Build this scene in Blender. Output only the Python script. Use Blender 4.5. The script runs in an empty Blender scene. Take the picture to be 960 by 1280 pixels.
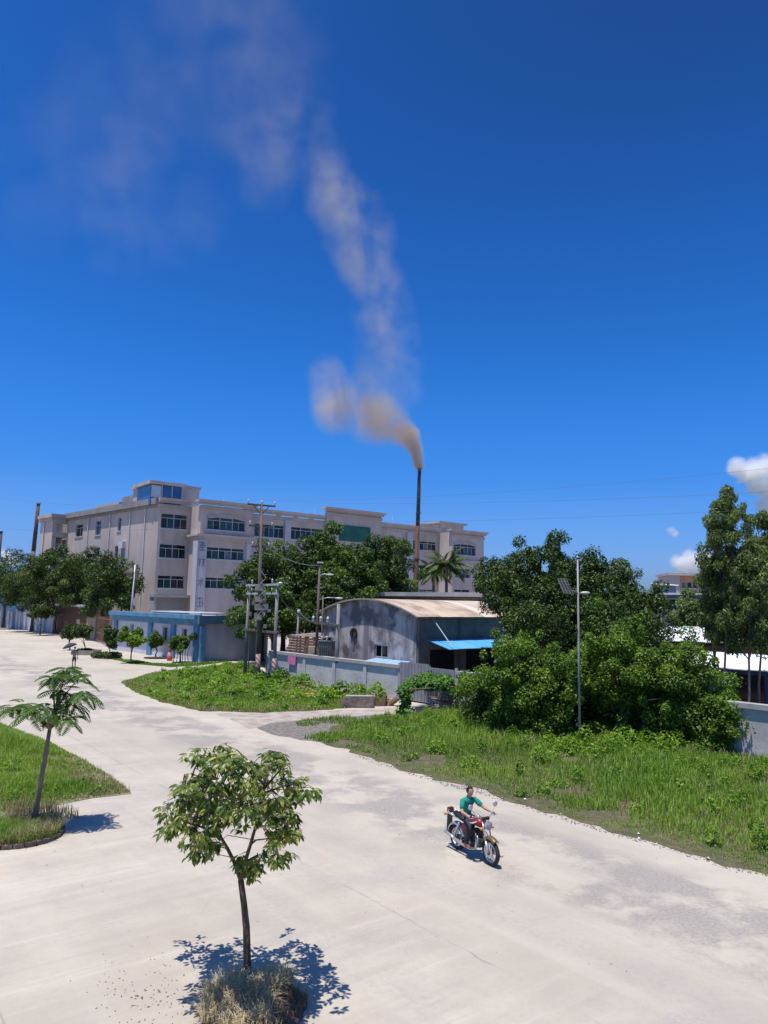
import bpy, bmesh, math, random
import numpy as np
from mathutils import Vector, Matrix, noise as mnoise

PI = math.pi
rnd = random.Random(7)
npr = np.random.default_rng(7)
sc = bpy.context.scene
COL = sc.collection

# ---------------------------------------------------------------- camera
CAM_H = 5.6
PITCH = math.atan(115 / 900)
ROLL = math.radians(1.0)
fwd = Vector((0, math.cos(PITCH), math.sin(PITCH)))
up0 = Vector((0, -math.sin(PITCH), math.cos(PITCH)))
rt0 = Vector((1, 0, 0))
rt = rt0 * math.cos(ROLL) + up0 * math.sin(ROLL)
up = up0 * math.cos(ROLL) - rt0 * math.sin(ROLL)
cam_d = bpy.data.cameras.new('camera')
cam = bpy.data.objects.new('camera', cam_d)
COL.objects.link(cam)
M = Matrix((rt, up, -fwd)).transposed().to_4x4()
M.translation = (0, 0, CAM_H)
cam.matrix_world = M
cam_d.sensor_fit = 'AUTO'
cam_d.sensor_width = 36
cam_d.lens = 36 * 900 / 1280
cam_d.clip_start = 0.1
cam_d.clip_end = 60000
sc.camera = cam

# ---------------------------------------------------------------- light
SUN_EL = math.radians(77)
SUN_H = Vector((-0.68, -0.73, 0)).normalized()
sun_vec = Vector((SUN_H.x * math.cos(SUN_EL), SUN_H.y * math.cos(SUN_EL), math.sin(SUN_EL)))
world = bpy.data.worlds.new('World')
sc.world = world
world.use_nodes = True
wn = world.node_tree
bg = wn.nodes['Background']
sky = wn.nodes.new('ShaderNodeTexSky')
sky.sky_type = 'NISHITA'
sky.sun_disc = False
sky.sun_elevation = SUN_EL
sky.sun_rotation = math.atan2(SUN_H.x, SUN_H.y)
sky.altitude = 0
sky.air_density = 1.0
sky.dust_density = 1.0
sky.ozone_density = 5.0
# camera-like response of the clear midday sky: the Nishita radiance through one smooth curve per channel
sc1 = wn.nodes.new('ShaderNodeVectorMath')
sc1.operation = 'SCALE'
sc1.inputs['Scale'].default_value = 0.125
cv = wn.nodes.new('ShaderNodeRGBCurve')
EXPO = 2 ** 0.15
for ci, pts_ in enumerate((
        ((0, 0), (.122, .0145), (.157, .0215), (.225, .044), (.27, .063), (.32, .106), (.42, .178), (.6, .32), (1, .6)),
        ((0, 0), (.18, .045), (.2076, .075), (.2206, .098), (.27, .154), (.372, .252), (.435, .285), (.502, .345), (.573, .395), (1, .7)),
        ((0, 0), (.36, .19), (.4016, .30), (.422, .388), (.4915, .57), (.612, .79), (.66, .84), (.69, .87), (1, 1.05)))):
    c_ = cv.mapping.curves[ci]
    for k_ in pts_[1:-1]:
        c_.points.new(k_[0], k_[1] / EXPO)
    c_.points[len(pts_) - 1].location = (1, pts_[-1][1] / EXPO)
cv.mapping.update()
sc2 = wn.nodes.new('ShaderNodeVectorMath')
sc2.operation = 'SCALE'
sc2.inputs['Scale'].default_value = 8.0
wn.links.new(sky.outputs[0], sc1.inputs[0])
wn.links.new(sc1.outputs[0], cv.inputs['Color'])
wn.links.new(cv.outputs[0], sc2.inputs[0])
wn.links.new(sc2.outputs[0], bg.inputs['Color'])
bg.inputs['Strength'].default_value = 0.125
sun_d = bpy.data.lights.new('sun', 'SUN')
sun_d.energy = 5.0
sun_d.angle = math.radians(0.53)
sun_d.color = (1.0, 0.955, 0.89)
sun = bpy.data.objects.new('sun', sun_d)
sun.rotation_euler = sun_vec.to_track_quat('Z', 'Y').to_euler()
sun.location = (-20, -20, 60)
COL.objects.link(sun)
sc.view_settings.view_transform = 'Standard'
sc.view_settings.look = 'None'
sc.view_settings.exposure = 0.15
sc.view_settings.gamma = 1.0
sc.render.engine = 'CYCLES'
cy = sc.cycles
cy.use_denoising = True
cy.max_bounces = 6
cy.diffuse_bounces = 3
cy.transmission_bounces = 4
cy.transparent_max_bounces = 8
cy.volume_bounces = 8
cy.volume_step_rate = 1.0
cy.sample_clamp_indirect = 6

# ---------------------------------------------------------------- materials
MATS = {}


def mat(name, c, rough=0.8, c2=None, scale=3.0, detail=4.0, stretch=(1, 1, 1), metal=0.0, bump=0.0, bscale=None, spec=0.35,
        lo=0.38, hi=0.62, emit=None, coord='Object'):
    if name in MATS:
        return MATS[name]
    m = bpy.data.materials.new(name)
    m.use_nodes = True
    n = m.node_tree
    p = n.nodes['Principled BSDF']
    p.inputs['Roughness'].default_value = rough
    p.inputs['Metallic'].default_value = metal
    p.inputs['Specular IOR Level'].default_value = spec
    p.inputs['Base Color'].default_value = (*c, 1)
    if c2 is not None or bump:
        tc = n.nodes.new('ShaderNodeTexCoord')
        mp = n.nodes.new('ShaderNodeMapping')
        mp.inputs['Scale'].default_value = stretch
        n.links.new(tc.outputs[coord], mp.inputs[0])
    if c2 is not None:
        t = n.nodes.new('ShaderNodeTexNoise')
        t.inputs['Scale'].default_value = scale
        t.inputs['Detail'].default_value = detail
        t.inputs['Roughness'].default_value = 0.62
        n.links.new(mp.outputs[0], t.inputs[0])
        r = n.nodes.new('ShaderNodeValToRGB')
        r.color_ramp.elements[0].position = lo
        r.color_ramp.elements[0].color = (*c, 1)
        r.color_ramp.elements[1].position = hi
        r.color_ramp.elements[1].color = (*c2, 1)
        n.links.new(t.outputs[0], r.inputs[0])
        n.links.new(r.outputs[0], p.inputs['Base Color'])
    if bump:
        t2 = n.nodes.new('ShaderNodeTexNoise')
        t2.inputs['Scale'].default_value = bscale or scale * 4
        t2.inputs['Detail'].default_value = 5
        n.links.new(mp.outputs[0], t2.inputs[0])
        b = n.nodes.new('ShaderNodeBump')
        b.inputs['Strength'].default_value = bump
        b.inputs['Distance'].default_value = 0.05
        n.links.new(t2.outputs[0], b.inputs['Height'])
        n.links.new(b.outputs[0], p.inputs['Normal'])
    MATS[name] = m
    return m


def leaf_mat(name, dark, mid, light, trans=0.3, rough=0.5):
    """colour from each leaf's own tint (0..1), a share of the light passing through the blade"""
    if name in MATS:
        return MATS[name]
    m = bpy.data.materials.new(name)
    m.use_nodes = True
    n = m.node_tree
    p = n.nodes['Principled BSDF']
    p.inputs['Roughness'].default_value = rough
    p.inputs['Specular IOR Level'].default_value = 0.35
    a = n.nodes.new('ShaderNodeAttribute')
    a.attribute_name = 'tint'
    r = n.nodes.new('ShaderNodeValToRGB')
    e = r.color_ramp.elements
    e[0].position = 0.0
    e[0].color = (*dark, 1)
    e[1].position = 1.0
    e[1].color = (*light, 1)
    k = e.new(0.5)
    k.color = (*mid, 1)
    n.links.new(a.outputs['Fac'], r.inputs[0])
    n.links.new(r.outputs[0], p.inputs['Base Color'])
    tr = n.nodes.new('ShaderNodeBsdfTranslucent')
    g = n.nodes.new('ShaderNodeMix')
    g.data_type = 'RGBA'
    g.blend_type = 'MULTIPLY'
    g.inputs[0].default_value = 1.0
    n.links.new(r.outputs[0], g.inputs[6])
    g.inputs[7].default_value = (1.5, 1.6, 0.6, 1)
    n.links.new(g.outputs[2], tr.inputs[0])
    mx = n.nodes.new('ShaderNodeMixShader')
    mx.inputs[0].default_value = trans
    n.links.new(p.outputs[0], mx.inputs[1])
    n.links.new(tr.outputs[0], mx.inputs[2])
    n.links.new(mx.outputs[0], n.nodes['Material Output'].inputs['Surface'])
    MATS[name] = m
    return m


# ---------------------------------------------------------------- scene helpers
def setp(o, label=None, cat=None, group=None, kind=None):
    if label:
        o['label'] = label
    if cat:
        o['category'] = cat
    if group:
        o['group'] = group
    if kind:
        o['kind'] = kind
    return o


def thing(name, label, cat, loc=(0, 0, 0), rotz=0.0, group=None, scale=1.0):
    o = bpy.data.objects.new(name, None)
    o.empty_display_size = 0.2
    COL.objects.link(o)
    o.location = loc
    o.rotation_euler = (0, 0, rotz)
    o.scale = (scale,) * 3
    return setp(o, label, cat, group)


def G(px, py, z=0.0):
    """point of the ground seen in the photograph at (px, py)"""
    d = fwd + rt * ((px - 480) / 900) + up * ((640 - py) / 900)
    k = (z - CAM_H) / d.z
    return (d.x * k, d.y * k, z)


def A(px, py, Y):
    """point seen in the photograph at (px, py), Y metres out"""
    d = fwd + rt * ((px - 480) / 900) + up * ((640 - py) / 900)
    k = Y / d.y
    return (d.x * k, Y, CAM_H + d.z * k)


def A0(px, py, Y):
    p = A(px, py, Y)
    return (p[0], Y, 0.0)


def link(name, me, parent=None, loc=None, rotz=None):
    o = bpy.data.objects.new(name, me)
    COL.objects.link(o)
    if parent is not None:
        o.parent = parent
    if loc is not None:
        o.location = loc
    if rotz is not None:
        o.rotation_euler = (0, 0, rotz)
    return o


def V(*a):
    return Vector(a)


class MB:
    """collects shapes; build() links them as ONE mesh object"""

    def __init__(s, f=None):
        s.v = []
        s.f = []
        s.m = []
        s.fr = f          # optional frame function (u, w, z) -> (x, y, z)

    def add(s, vs, fs, mi=0):
        b = len(s.v)
        s.v += [tuple(s.fr(*p)) if s.fr else tuple(p) for p in vs]
        s.f += [tuple(b + i for i in q) for q in fs]
        s.m += [mi] * len(fs)
        return s

    def box(s, a, b, mi=0):
        x0, x1 = sorted((a[0], b[0]))
        y0, y1 = sorted((a[1], b[1]))
        z0, z1 = sorted((a[2], b[2]))
        return s.add([(x0, y0, z0), (x1, y0, z0), (x1, y1, z0), (x0, y1, z0), (x0, y0, z1), (x1, y0, z1), (x1, y1, z1), (x0, y1, z1)],
                     [(3, 2, 1, 0), (4, 5, 6, 7), (0, 1, 5, 4), (1, 2, 6, 5), (2, 3, 7, 6), (3, 0, 4, 7)], mi)

    def bar(s, p, q, w, h, mi=0, upv=(0, 0, 1)):
        p, q = Vector(p), Vector(q)
        d = (q - p).normalized()
        u = Vector(upv)
        if abs(d.dot(u)) > 0.95:
            u = Vector((0, 1, 0))
        r = d.cross(u).normalized() * w / 2
        t = r.cross(d).normalized() * h / 2
        vs = [c + a * r + b * t for c in (p, q) for a, b in ((-1, -1), (1, -1), (1, 1), (-1, 1))]
        return s.add(vs, [(0, 1, 2, 3), (7, 6, 5, 4), (0, 4, 5, 1), (1, 5, 6, 2), (2, 6, 7, 3), (3, 7, 4, 0)], mi)

    def tube(s, pts, rad, n=8, mi=0, cap=True):
        pts = [Vector(p) for p in pts]
        if not isinstance(rad, (list, tuple)):
            rad = [rad] * len(pts)
        vs, fs = [], []
        d0 = (pts[1] - pts[0]).normalized()
        ref = Vector((0, 0, 1)) if abs(d0.z) < 0.9 else Vector((1, 0, 0))
        for i, p in enumerate(pts):
            d = (pts[min(i + 1, len(pts) - 1)] - pts[max(i - 1, 0)]).normalized()
            a = d.cross(ref)
            if a.length < 1e-4:
                a = d.cross(Vector((0, 1, 0.01)))
            a.normalize()
            b = d.cross(a).normalized()
            ref = a.cross(d)
            rr = rad[i]
            rx, ry = rr if isinstance(rr, tuple) else (rr, rr)
            for k in range(n):
                t = 2 * PI * k / n
                vs.append(p + a * math.cos(t) * rx + b * math.sin(t) * ry)
        for i in range(len(pts) - 1):
            for k in range(n):
                k2 = (k + 1) % n
                fs.append((i * n + k, i * n + k2, (i + 1) * n + k2, (i + 1) * n + k))
        if cap:
            fs.append(tuple(range(n - 1, -1, -1)))
            fs.append(tuple((len(pts) - 1) * n + k for k in range(n)))
        return s.add(vs, fs, mi)

    def lathe(s, prof, n=16, mi=0, o=(0, 0, 0), axis='z'):
        vs, fs = [], []
        for r, z in prof:
            for k in range(n):
                t = 2 * PI * k / n
                q = (r * math.cos(t), r * math.sin(t), z)
                if axis == 'y':
                    q = (q[0], q[2], q[1])
                elif axis == 'x':
                    q = (q[2], q[0], q[1])
                vs.append((q[0] + o[0], q[1] + o[1], q[2] + o[2]))
        for i in range(len(prof) - 1):
            for k in range(n):
                k2 = (k + 1) % n
                fs.append((i * n + k, i * n + k2, (i + 1) * n + k2, (i + 1) * n + k))
        return s.add(vs, fs, mi)

    def ball(s, c, r, n=10, mi=0):
        rx, ry, rz = r if isinstance(r, tuple) else (r, r, r)
        vs, fs = [], []
        m = max(4, n * 2 // 3)
        for i in range(m + 1):
            t = PI * i / m
            for k in range(n):
                p = 2 * PI * k / n
                vs.append((c[0] + rx * math.sin(t) * math.cos(p), c[1] + ry * math.sin(t) * math.sin(p), c[2] + rz * math.cos(t)))
        for i in range(m):
            for k in range(n):
                k2 = (k + 1) % n
                fs.append((i * n + k, (i + 1) * n + k, (i + 1) * n + k2, i * n + k2))
        return s.add(vs, fs, mi)

    def torus(s, c, R, r, n=24, m=8, axis='y', mi=0, sq=1.0):
        vs, fs = [], []
        for i in range(n):
            a = 2 * PI * i / n
            for k in range(m):
                b = 2 * PI * k / m
                q = ((R + r * math.cos(b)) * math.cos(a), r * sq * math.sin(b), (R + r * math.cos(b)) * math.sin(a))
                vs.append((c[0] + q[0], c[1] + q[1], c[2] + q[2]))
        for i in range(n):
            for k in range(m):
                fs.append((i * m + k, i * m + (k + 1) % m, ((i + 1) % n) * m + (k + 1) % m, ((i + 1) % n) * m + k))
        return s.add(vs, fs, mi)

    def prism(s, poly, z0, z1, mi=0):
        n = len(poly)
        vs = [(p[0], p[1], z0) for p in poly] + [(p[0], p[1], z1) for p in poly]
        fs = [tuple(range(n - 1, -1, -1)), tuple(range(n, 2 * n))] + [(i, (i + 1) % n, n + (i + 1) % n, n + i) for i in range(n)]
        return s.add(vs, fs, mi)

    def build(s, name, mats, parent=None, smooth=False, loc=None, rotz=None, bevel=0.0, fix=True):
        me = bpy.data.meshes.new(name)
        me.from_pydata(s.v, [], s.f)
        for m in (mats if isinstance(mats, (list, tuple)) else [mats]):
            me.materials.append(m)
        if len(s.m):
            me.polygons.foreach_set('material_index', s.m)
        if fix or bevel:
            bm = bmesh.new()
            bm.from_mesh(me)
            if fix:
                bmesh.ops.recalc_face_normals(bm, faces=bm.faces)
            if bevel:
                bmesh.ops.bevel(bm, geom=[e for e in bm.edges if e.calc_face_angle(0) > 0.6], offset=bevel, segments=2, affect='EDGES', clamp_overlap=True)
            bm.to_mesh(me)
            bm.free()
        if smooth:
            me.polygons.foreach_set('use_smooth', [True] * len(me.polygons))
        me.update()
        return link(name, me, parent, loc, rotz)


def frame(ox, oy, deg):
    """vertical-plane frame: u along deg, w outward (to the right of u), z up"""
    a = math.radians(deg)
    dx, dy = math.cos(a), math.sin(a)
    return lambda u, w, z: (ox + dx * u + dy * w, oy + dy * u - dx * w, z)


# ---------------------------------------------------------------- leaves, blades
def tri_mesh(name, verts, tris, material, tint=None, parent=None, smooth=False, loc=None):
    me = bpy.data.meshes.new(name)
    nv, nt = len(verts), len(tris)
    me.vertices.add(nv)
    me.vertices.foreach_set('co', np.ascontiguousarray(verts, dtype=np.float32).ravel())
    me.loops.add(nt * 3)
    me.loops.foreach_set('vertex_index', np.ascontiguousarray(tris, dtype=np.int32).ravel())
    me.polygons.add(nt)
    me.polygons.foreach_set('loop_start', np.arange(0, nt * 3, 3, dtype=np.int32))
    me.update(calc_edges=True)
    if tint is not None:
        at = me.attributes.new('tint', 'FLOAT', 'POINT')
        at.data.foreach_set('value', np.ascontiguousarray(tint, dtype=np.float32))
    me.materials.append(material)
    if smooth:
        me.polygons.foreach_set('use_smooth', [True] * nt)
    return link(name, me, parent, loc)


def unit(a):
    return a / np.maximum(np.linalg.norm(a, axis=-1, keepdims=True), 1e-9)


def leaf_geo(c, axis, nrm, L, W, fold=0.18):
    """folded diamond leaves: returns verts (4n), tris (2n)"""
    n = len(c)
    axis = unit(axis)
    side = unit(np.cross(nrm, axis))
    nn = np.cross(axis, side)
    L = np.asarray(L).reshape(-1, 1)
    W = np.asarray(W).reshape(-1, 1)
    v = np.empty((n, 4, 3))
    v[:, 0] = c - axis * L * 0.5
    v[:, 1] = c - side * W * 0.5 + nn * W * fold - axis * L * 0.05
    v[:, 2] = c + axis * L * 0.5 - nn * L * 0.08
    v[:, 3] = c + side * W * 0.5 + nn * W * fold - axis * L * 0.05
    b = np.arange(n)[:, None] * 4
    t = np.concatenate([b + np.array([[0, 1, 2]]), b + np.array([[0, 2, 3]])], 0)
    return v.reshape(-1, 3), t


def clump_leaves(clumps, n, size, aspect=0.55, up=0.5, droop=0.2, shell=0.55):
    """clumps: array (k,7): centre, radii, weight -> leaf geometry and tint"""
    cl = np.asarray(clumps, dtype=float)
    w = cl[:, 6] * (cl[:, 3] * cl[:, 4] + cl[:, 3] * cl[:, 5]) ** 1.0
    idx = npr.choice(len(cl), n, p=w / w.sum())
    d = unit(npr.normal(size=(n, 3)))
    rr = shell + (1 - shell) * npr.random((n, 1)) ** 0.6
    rr *= 1 + 0.12 * npr.normal(size=(n, 1))
    c = cl[idx, :3] + d * rr * cl[idx, 3:6]
    nrm = unit(d * 0.8 + np.array([0, 0, up]) + npr.normal(size=(n, 3)) * 0.55)
    ax = np.cross(nrm, npr.normal(size=(n, 3))) + d * 0.4 - np.array([0, 0, droop])
    L = size * npr.uniform(0.65, 1.35, n)
    ct = npr.normal(size=len(cl)) * 0.12
    tint = np.clip(0.42 + ct[idx] + npr.normal(size=n) * 0.17, 0, 1)
    v, t = leaf_geo(c, ax, nrm, L, L * aspect)
    return v, t, np.repeat(tint, 4)


def crown_clumps(cz, rx, rz, k, cr, seed, ry=None, low=-0.85, core=True, lump=0.16, under=1.0):
    r = np.random.default_rng(seed)
    ry = ry or rx
    out = []
    for _ in range(k):
        while True:
            d = unit(r.normal(size=3))
            if d[2] > low:
                break
        f = r.uniform(0.55, 1.0) * (1 + lump * r.normal())
        if d[2] < -0.1:
            d[:2] *= under
        c = cr * r.uniform(0.6, 1.35)
        out.append((d[0] * rx * f, d[1] * ry * f, cz + d[2] * rz * f, c, c, c * r.uniform(0.7, 0.95), 1))
    if core:
        for _ in range(max(3, k // 5)):
            d = unit(r.normal(size=3)) * 0.35
            out.append((d[0] * rx, d[1] * ry, cz + d[2] * rz, cr * 1.2, cr * 1.2, cr * 1.1, 0.7))
    return out


BARK = mat('bark', (0.10, 0.075, 0.055), 0.95, (0.20, 0.16, 0.125), 6, stretch=(1, 1, 0.25), bump=0.6)


def tree(name, label, cat, loc, clumps, nleaf, size, lm, trunk_r=0.18, trunk_top=None, group=None, limbs=7, lean=(0, 0), bark=None,
         aspect=0.55, up=0.5, droop=0.2, seed=1, shell=0.55, forks=None):
    t = thing(name, label, cat, loc, 0, group)
    r = random.Random(seed)
    v, tr, ti = clump_leaves(clumps, nleaf, size, aspect, up, droop, shell)
    tri_mesh('crown', v, tr, lm, ti, t)
    cl = np.asarray(clumps)
    zt = trunk_top if trunk_top is not None else float(np.median(cl[:, 2]))
    b = MB()
    pts = [(lean[0] * k / 5 + r.uniform(-.06, .06) * (0 < k < 5), lean[1] * k / 5 + r.uniform(-.06, .06) * (0 < k < 5), zt * k / 5 - (0.1 if k == 0 else 0)) for k in range(6)]
    b.tube(pts, [trunk_r * (1.25 if k == 0 else 1 - 0.11 * k) for k in range(6)], 8)
    pick = r.sample(range(len(cl)), min(limbs, len(cl)))
    for i in pick:
        q = Vector(cl[i, :3])
        s = Vector(pts[r.choice((2, 3, 4))])
        mid = s.lerp(q, 0.5) + Vector((r.uniform(-.1, .1), r.uniform(-.1, .1), 0.12 * (q - s).length))
        b.tube([s, mid, q], [trunk_r * .5, trunk_r * .33, trunk_r * .1], 6)
    b.build('trunk', bark or BARK, t, smooth=True)
    return t


def in_poly(px, py, poly):
    inside = np.zeros(len(px), bool)
    n = len(poly)
    j = n - 1
    for i in range(n):
        xi, yi = poly[i][:2]
        xj, yj = poly[j][:2]
        c = ((yi > py) != (yj > py)) & (px < (xj - xi) * (py - yi) / (yj - yi + 1e-12) + xi)
        inside ^= c
        j = i
    return inside


def scatter(poly, n, near_bias=True):
    P = np.array([p[:2] for p in poly])
    lo, hi = P.min(0), P.max(0)
    out = []
    tot = 0
    while tot < n:
        q = lo + npr.random((n * 2, 2)) * (hi - lo)
        k = in_poly(q[:, 0], q[:, 1], poly)
        if near_bias:
            dmin = max(lo[1], 4)
            k &= npr.random(len(q)) < (dmin / np.maximum(q[:, 1], dmin)) ** 1.1
        out.append(q[k])
        tot += int(k.sum())
    return np.concatenate(out)[:n]


def vnoise(x, y, s, seed=0):
    """cheap smooth value noise"""
    x = x * s + seed * 17.3
    y = y * s + seed * 9.1
    xi, yi = np.floor(x).astype(int), np.floor(y).astype(int)
    fx, fy = x - xi, y - yi
    fx, fy = fx * fx * (3 - 2 * fx), fy * fy * (3 - 2 * fy)

    def h(a, b):
        k = (a * 374761393 + b * 668265263 + seed * 974711) & 0x7fffffff
        k = ((k ^ (k >> 13)) * 1274126177) & 0x7fffffff
        return ((k ^ (k >> 16)) & 0xffff) / 65535.0
    return (h(xi, yi) * (1 - fx) + h(xi + 1, yi) * fx) * (1 - fy) + (h(xi, yi + 1) * (1 - fx) + h(xi + 1, yi + 1) * fx) * fy


def edge_dist(q, poly):
    d = np.full(len(q), 1e9)
    n = len(poly)
    for i in range(n):
        a, b = np.array(poly[i][:2]), np.array(poly[(i + 1) % n][:2])
        ab = b - a
        t = np.clip(((q - a) @ ab) / (ab @ ab + 1e-9), 0, 1)
        d = np.minimum(d, np.linalg.norm(q - (a + t[:, None] * ab), axis=1))
    return d


def grass(name, label, poly, n, hmin, hmax, w, lm, tintc=0.5, seed=3, patch=0.0, bend=0.5, edge_low=0.8, tall=None, tvar=0.16, z0=0.0):
    q = scatter(poly, n)
    ns = vnoise(q[:, 0], q[:, 1], 0.55, seed) * 0.65 + vnoise(q[:, 0], q[:, 1], 2.1, seed + 1) * 0.35
    if patch > 0:
        keep = vnoise(q[:, 0], q[:, 1], 0.8, seed + 5) > patch
        q, ns = q[keep], ns[keep]
    n = len(q)
    ed = np.clip(edge_dist(q, poly) / 1.6, 0.0, 1)
    h = (hmin + (hmax - hmin) * ns ** 1.3) * (1 - edge_low + edge_low * ed) * npr.uniform(0.55, 1.3, n)
    if tall is not None:
        h *= tall(q)
    a = npr.uniform(0, 2 * PI, n)
    dx = np.stack([np.cos(a), np.sin(a), np.zeros(n)], 1)
    sd = np.stack([-np.sin(a), np.cos(a), np.zeros(n)], 1)
    base = np.concatenate([q, np.full((n, 1), z0)], 1)
    ww = (w * npr.uniform(0.6, 1.4, n))[:, None]
    hh = h[:, None]
    bd = (bend * npr.uniform(0.1, 1.2, n))[:, None]
    zz = np.array([[0, 0, 1.0]])
    v = np.empty((n, 5, 3))
    v[:, 0] = base - sd * ww / 2
    v[:, 1] = base + sd * ww / 2
    m = base + dx * hh * bd * 0.3 + zz * hh * 0.6
    v[:, 2] = m - sd * ww * 0.4
    v[:, 3] = m + sd * ww * 0.4
    v[:, 4] = base + dx * hh * bd + zz * hh * (1 - 0.35 * bd)
    b = np.arange(n)[:, None] * 5
    t = np.concatenate([b + np.array([[0, 1, 3]]), b + np.array([[0, 3, 2]]), b + np.array([[2, 3, 4]])], 0)
    tint = np.clip(tintc + (vnoise(q[:, 0], q[:, 1], 0.35, seed + 9) - .5) * 0.5 + npr.normal(size=n) * tvar, 0, 1)
    o = tri_mesh(name, v.reshape(-1, 3), t, lm, np.repeat(tint, 5))
    return setp(o, label, None, None, 'stuff')


def weeds(name, label, spots, lm, leaf, per, tintc=0.45, aspect=0.6):
    """spots: (x, y, r, h): low broad-leaved plants"""
    vs, ts, tt = [], [], []
    base = 0
    for (x, y, r, h) in spots:
        n = max(6, int(per * r * (r + h) * 4))
        d = unit(npr.normal(size=(n, 3)))
        d[:, 2] = np.abs(d[:, 2])
        rr = npr.uniform(0.3, 1, (n, 1)) ** 0.5
        c = np.array([x, y, 0.03]) + d * rr * np.array([r, r, h])
        nr = unit(d * .6 + np.array([0, 0, .8]) + npr.normal(size=(n, 3)) * .4)
        ax = np.cross(nr, npr.normal(size=(n, 3))) + d * .6
        L = leaf * npr.uniform(.6, 1.4, n)
        v, t = leaf_geo(c, ax, nr, L, L * aspect)
        vs.append(v)
        ts.append(t + base)
        base += len(v)
        tt.append(np.repeat(np.clip(tintc + npr.normal() * .12 + npr.normal(size=n) * .15, 0, 1), 4))
    o = tri_mesh(name, np.concatenate(vs), np.concatenate(ts), lm, np.concatenate(tt))
    return setp(o, label, None, None, 'stuff')


def sheet(name, label, poly, z, material, jit=0.0, seed=0, step=0.5):
    """flat sheet with a slightly ragged outline"""
    r = random.Random(seed)
    pts = []
    n = len(poly)
    for i in range(n):
        a, b = Vector(poly[i][:2]), Vector(poly[(i + 1) % n][:2])
        k = max(1, min(80, int((b - a).length / step))) if jit else 1
        for j in range(k):
            p = a.lerp(b, j / k)
            pts.append((p.x + r.gauss(0, jit), p.y + r.gauss(0, jit), z))
    bm = bmesh.new()
    f = bm.faces.new([bm.verts.new(p) for p in pts])
    if f.normal.z < 0:
        f.normal_flip()
    bm.normal_update()
    if f.normal.z < 0:
        f.normal_flip()
    bmesh.ops.triangulate(bm, faces=bm.faces[:])
    me = bpy.data.meshes.new(name)
    bm.to_mesh(me)
    bm.free()
    me.materials.append(material)
    o = link(name, me)
    return setp(o, label, None, None, 'structure')


def skin(name, vs, es, material, parent, sub=1, root=0):
    """vs: (x,y,z,rx,ry) joints; es: bones -> one continuous skinned surface"""
    me = bpy.data.meshes.new(name)
    me.from_pydata([v[:3] for v in vs], es, [])
    o = link(name, me, parent)
    m = o.modifiers.new('skin', 'SKIN')
    m.use_smooth_shade = True
    m.branch_smoothing = 0.6
    for i, v in enumerate(vs):
        sv = me.skin_vertices[0].data[i]
        sv.radius = (v[3], v[4] if len(v) > 4 else v[3])
        sv.use_root = (i == root)
    s = o.modifiers.new('sub', 'SUBSURF')
    s.levels = sub
    s.render_levels = sub
    me.materials.append(material)
    dg = bpy.context.evaluated_depsgraph_get()
    me2 = bpy.data.meshes.new_from_object(o.evaluated_get(dg))
    o.modifiers.clear()
    o.data = me2
    me2.name = name
    if not len(me2.materials):
        me2.materials.append(material)
    me2.polygons.foreach_set('use_smooth', [True] * len(me2.polygons))
    return o


def add_to(o, mb, extra_mats=()):
    """append a collected shape to an existing mesh object (one body)"""
    me2 = bpy.data.meshes.new('tmp')
    me2.from_pydata(mb.v, [], mb.f)
    me2.polygons.foreach_set('material_index', [i for i in mb.m])
    me2.polygons.foreach_set('use_smooth', [True] * len(me2.polygons))
    bm = bmesh.new()
    bm.from_mesh(o.data)
    bm.from_mesh(me2)
    bmesh.ops.recalc_face_normals(bm, faces=bm.faces)
    bm.to_mesh(o.data)
    bm.free()
    bpy.data.meshes.remove(me2)
    for m in extra_mats:
        o.data.materials.append(m)


def copy_tree(o, loc, rotz=0.0, label=None, scale=1.0):
    def cp(a, par):
        c = a.copy()
        COL.objects.link(c)
        if par is not None:
            c.parent = par
        for ch in list(a.children):
            cp(ch, c)
        return c
    r = cp(o, None)
    r.location = loc
    r.rotation_euler = (0, 0, rotz)
    r.scale = (scale,) * 3
    if label:
        r['label'] = label
    return r

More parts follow.
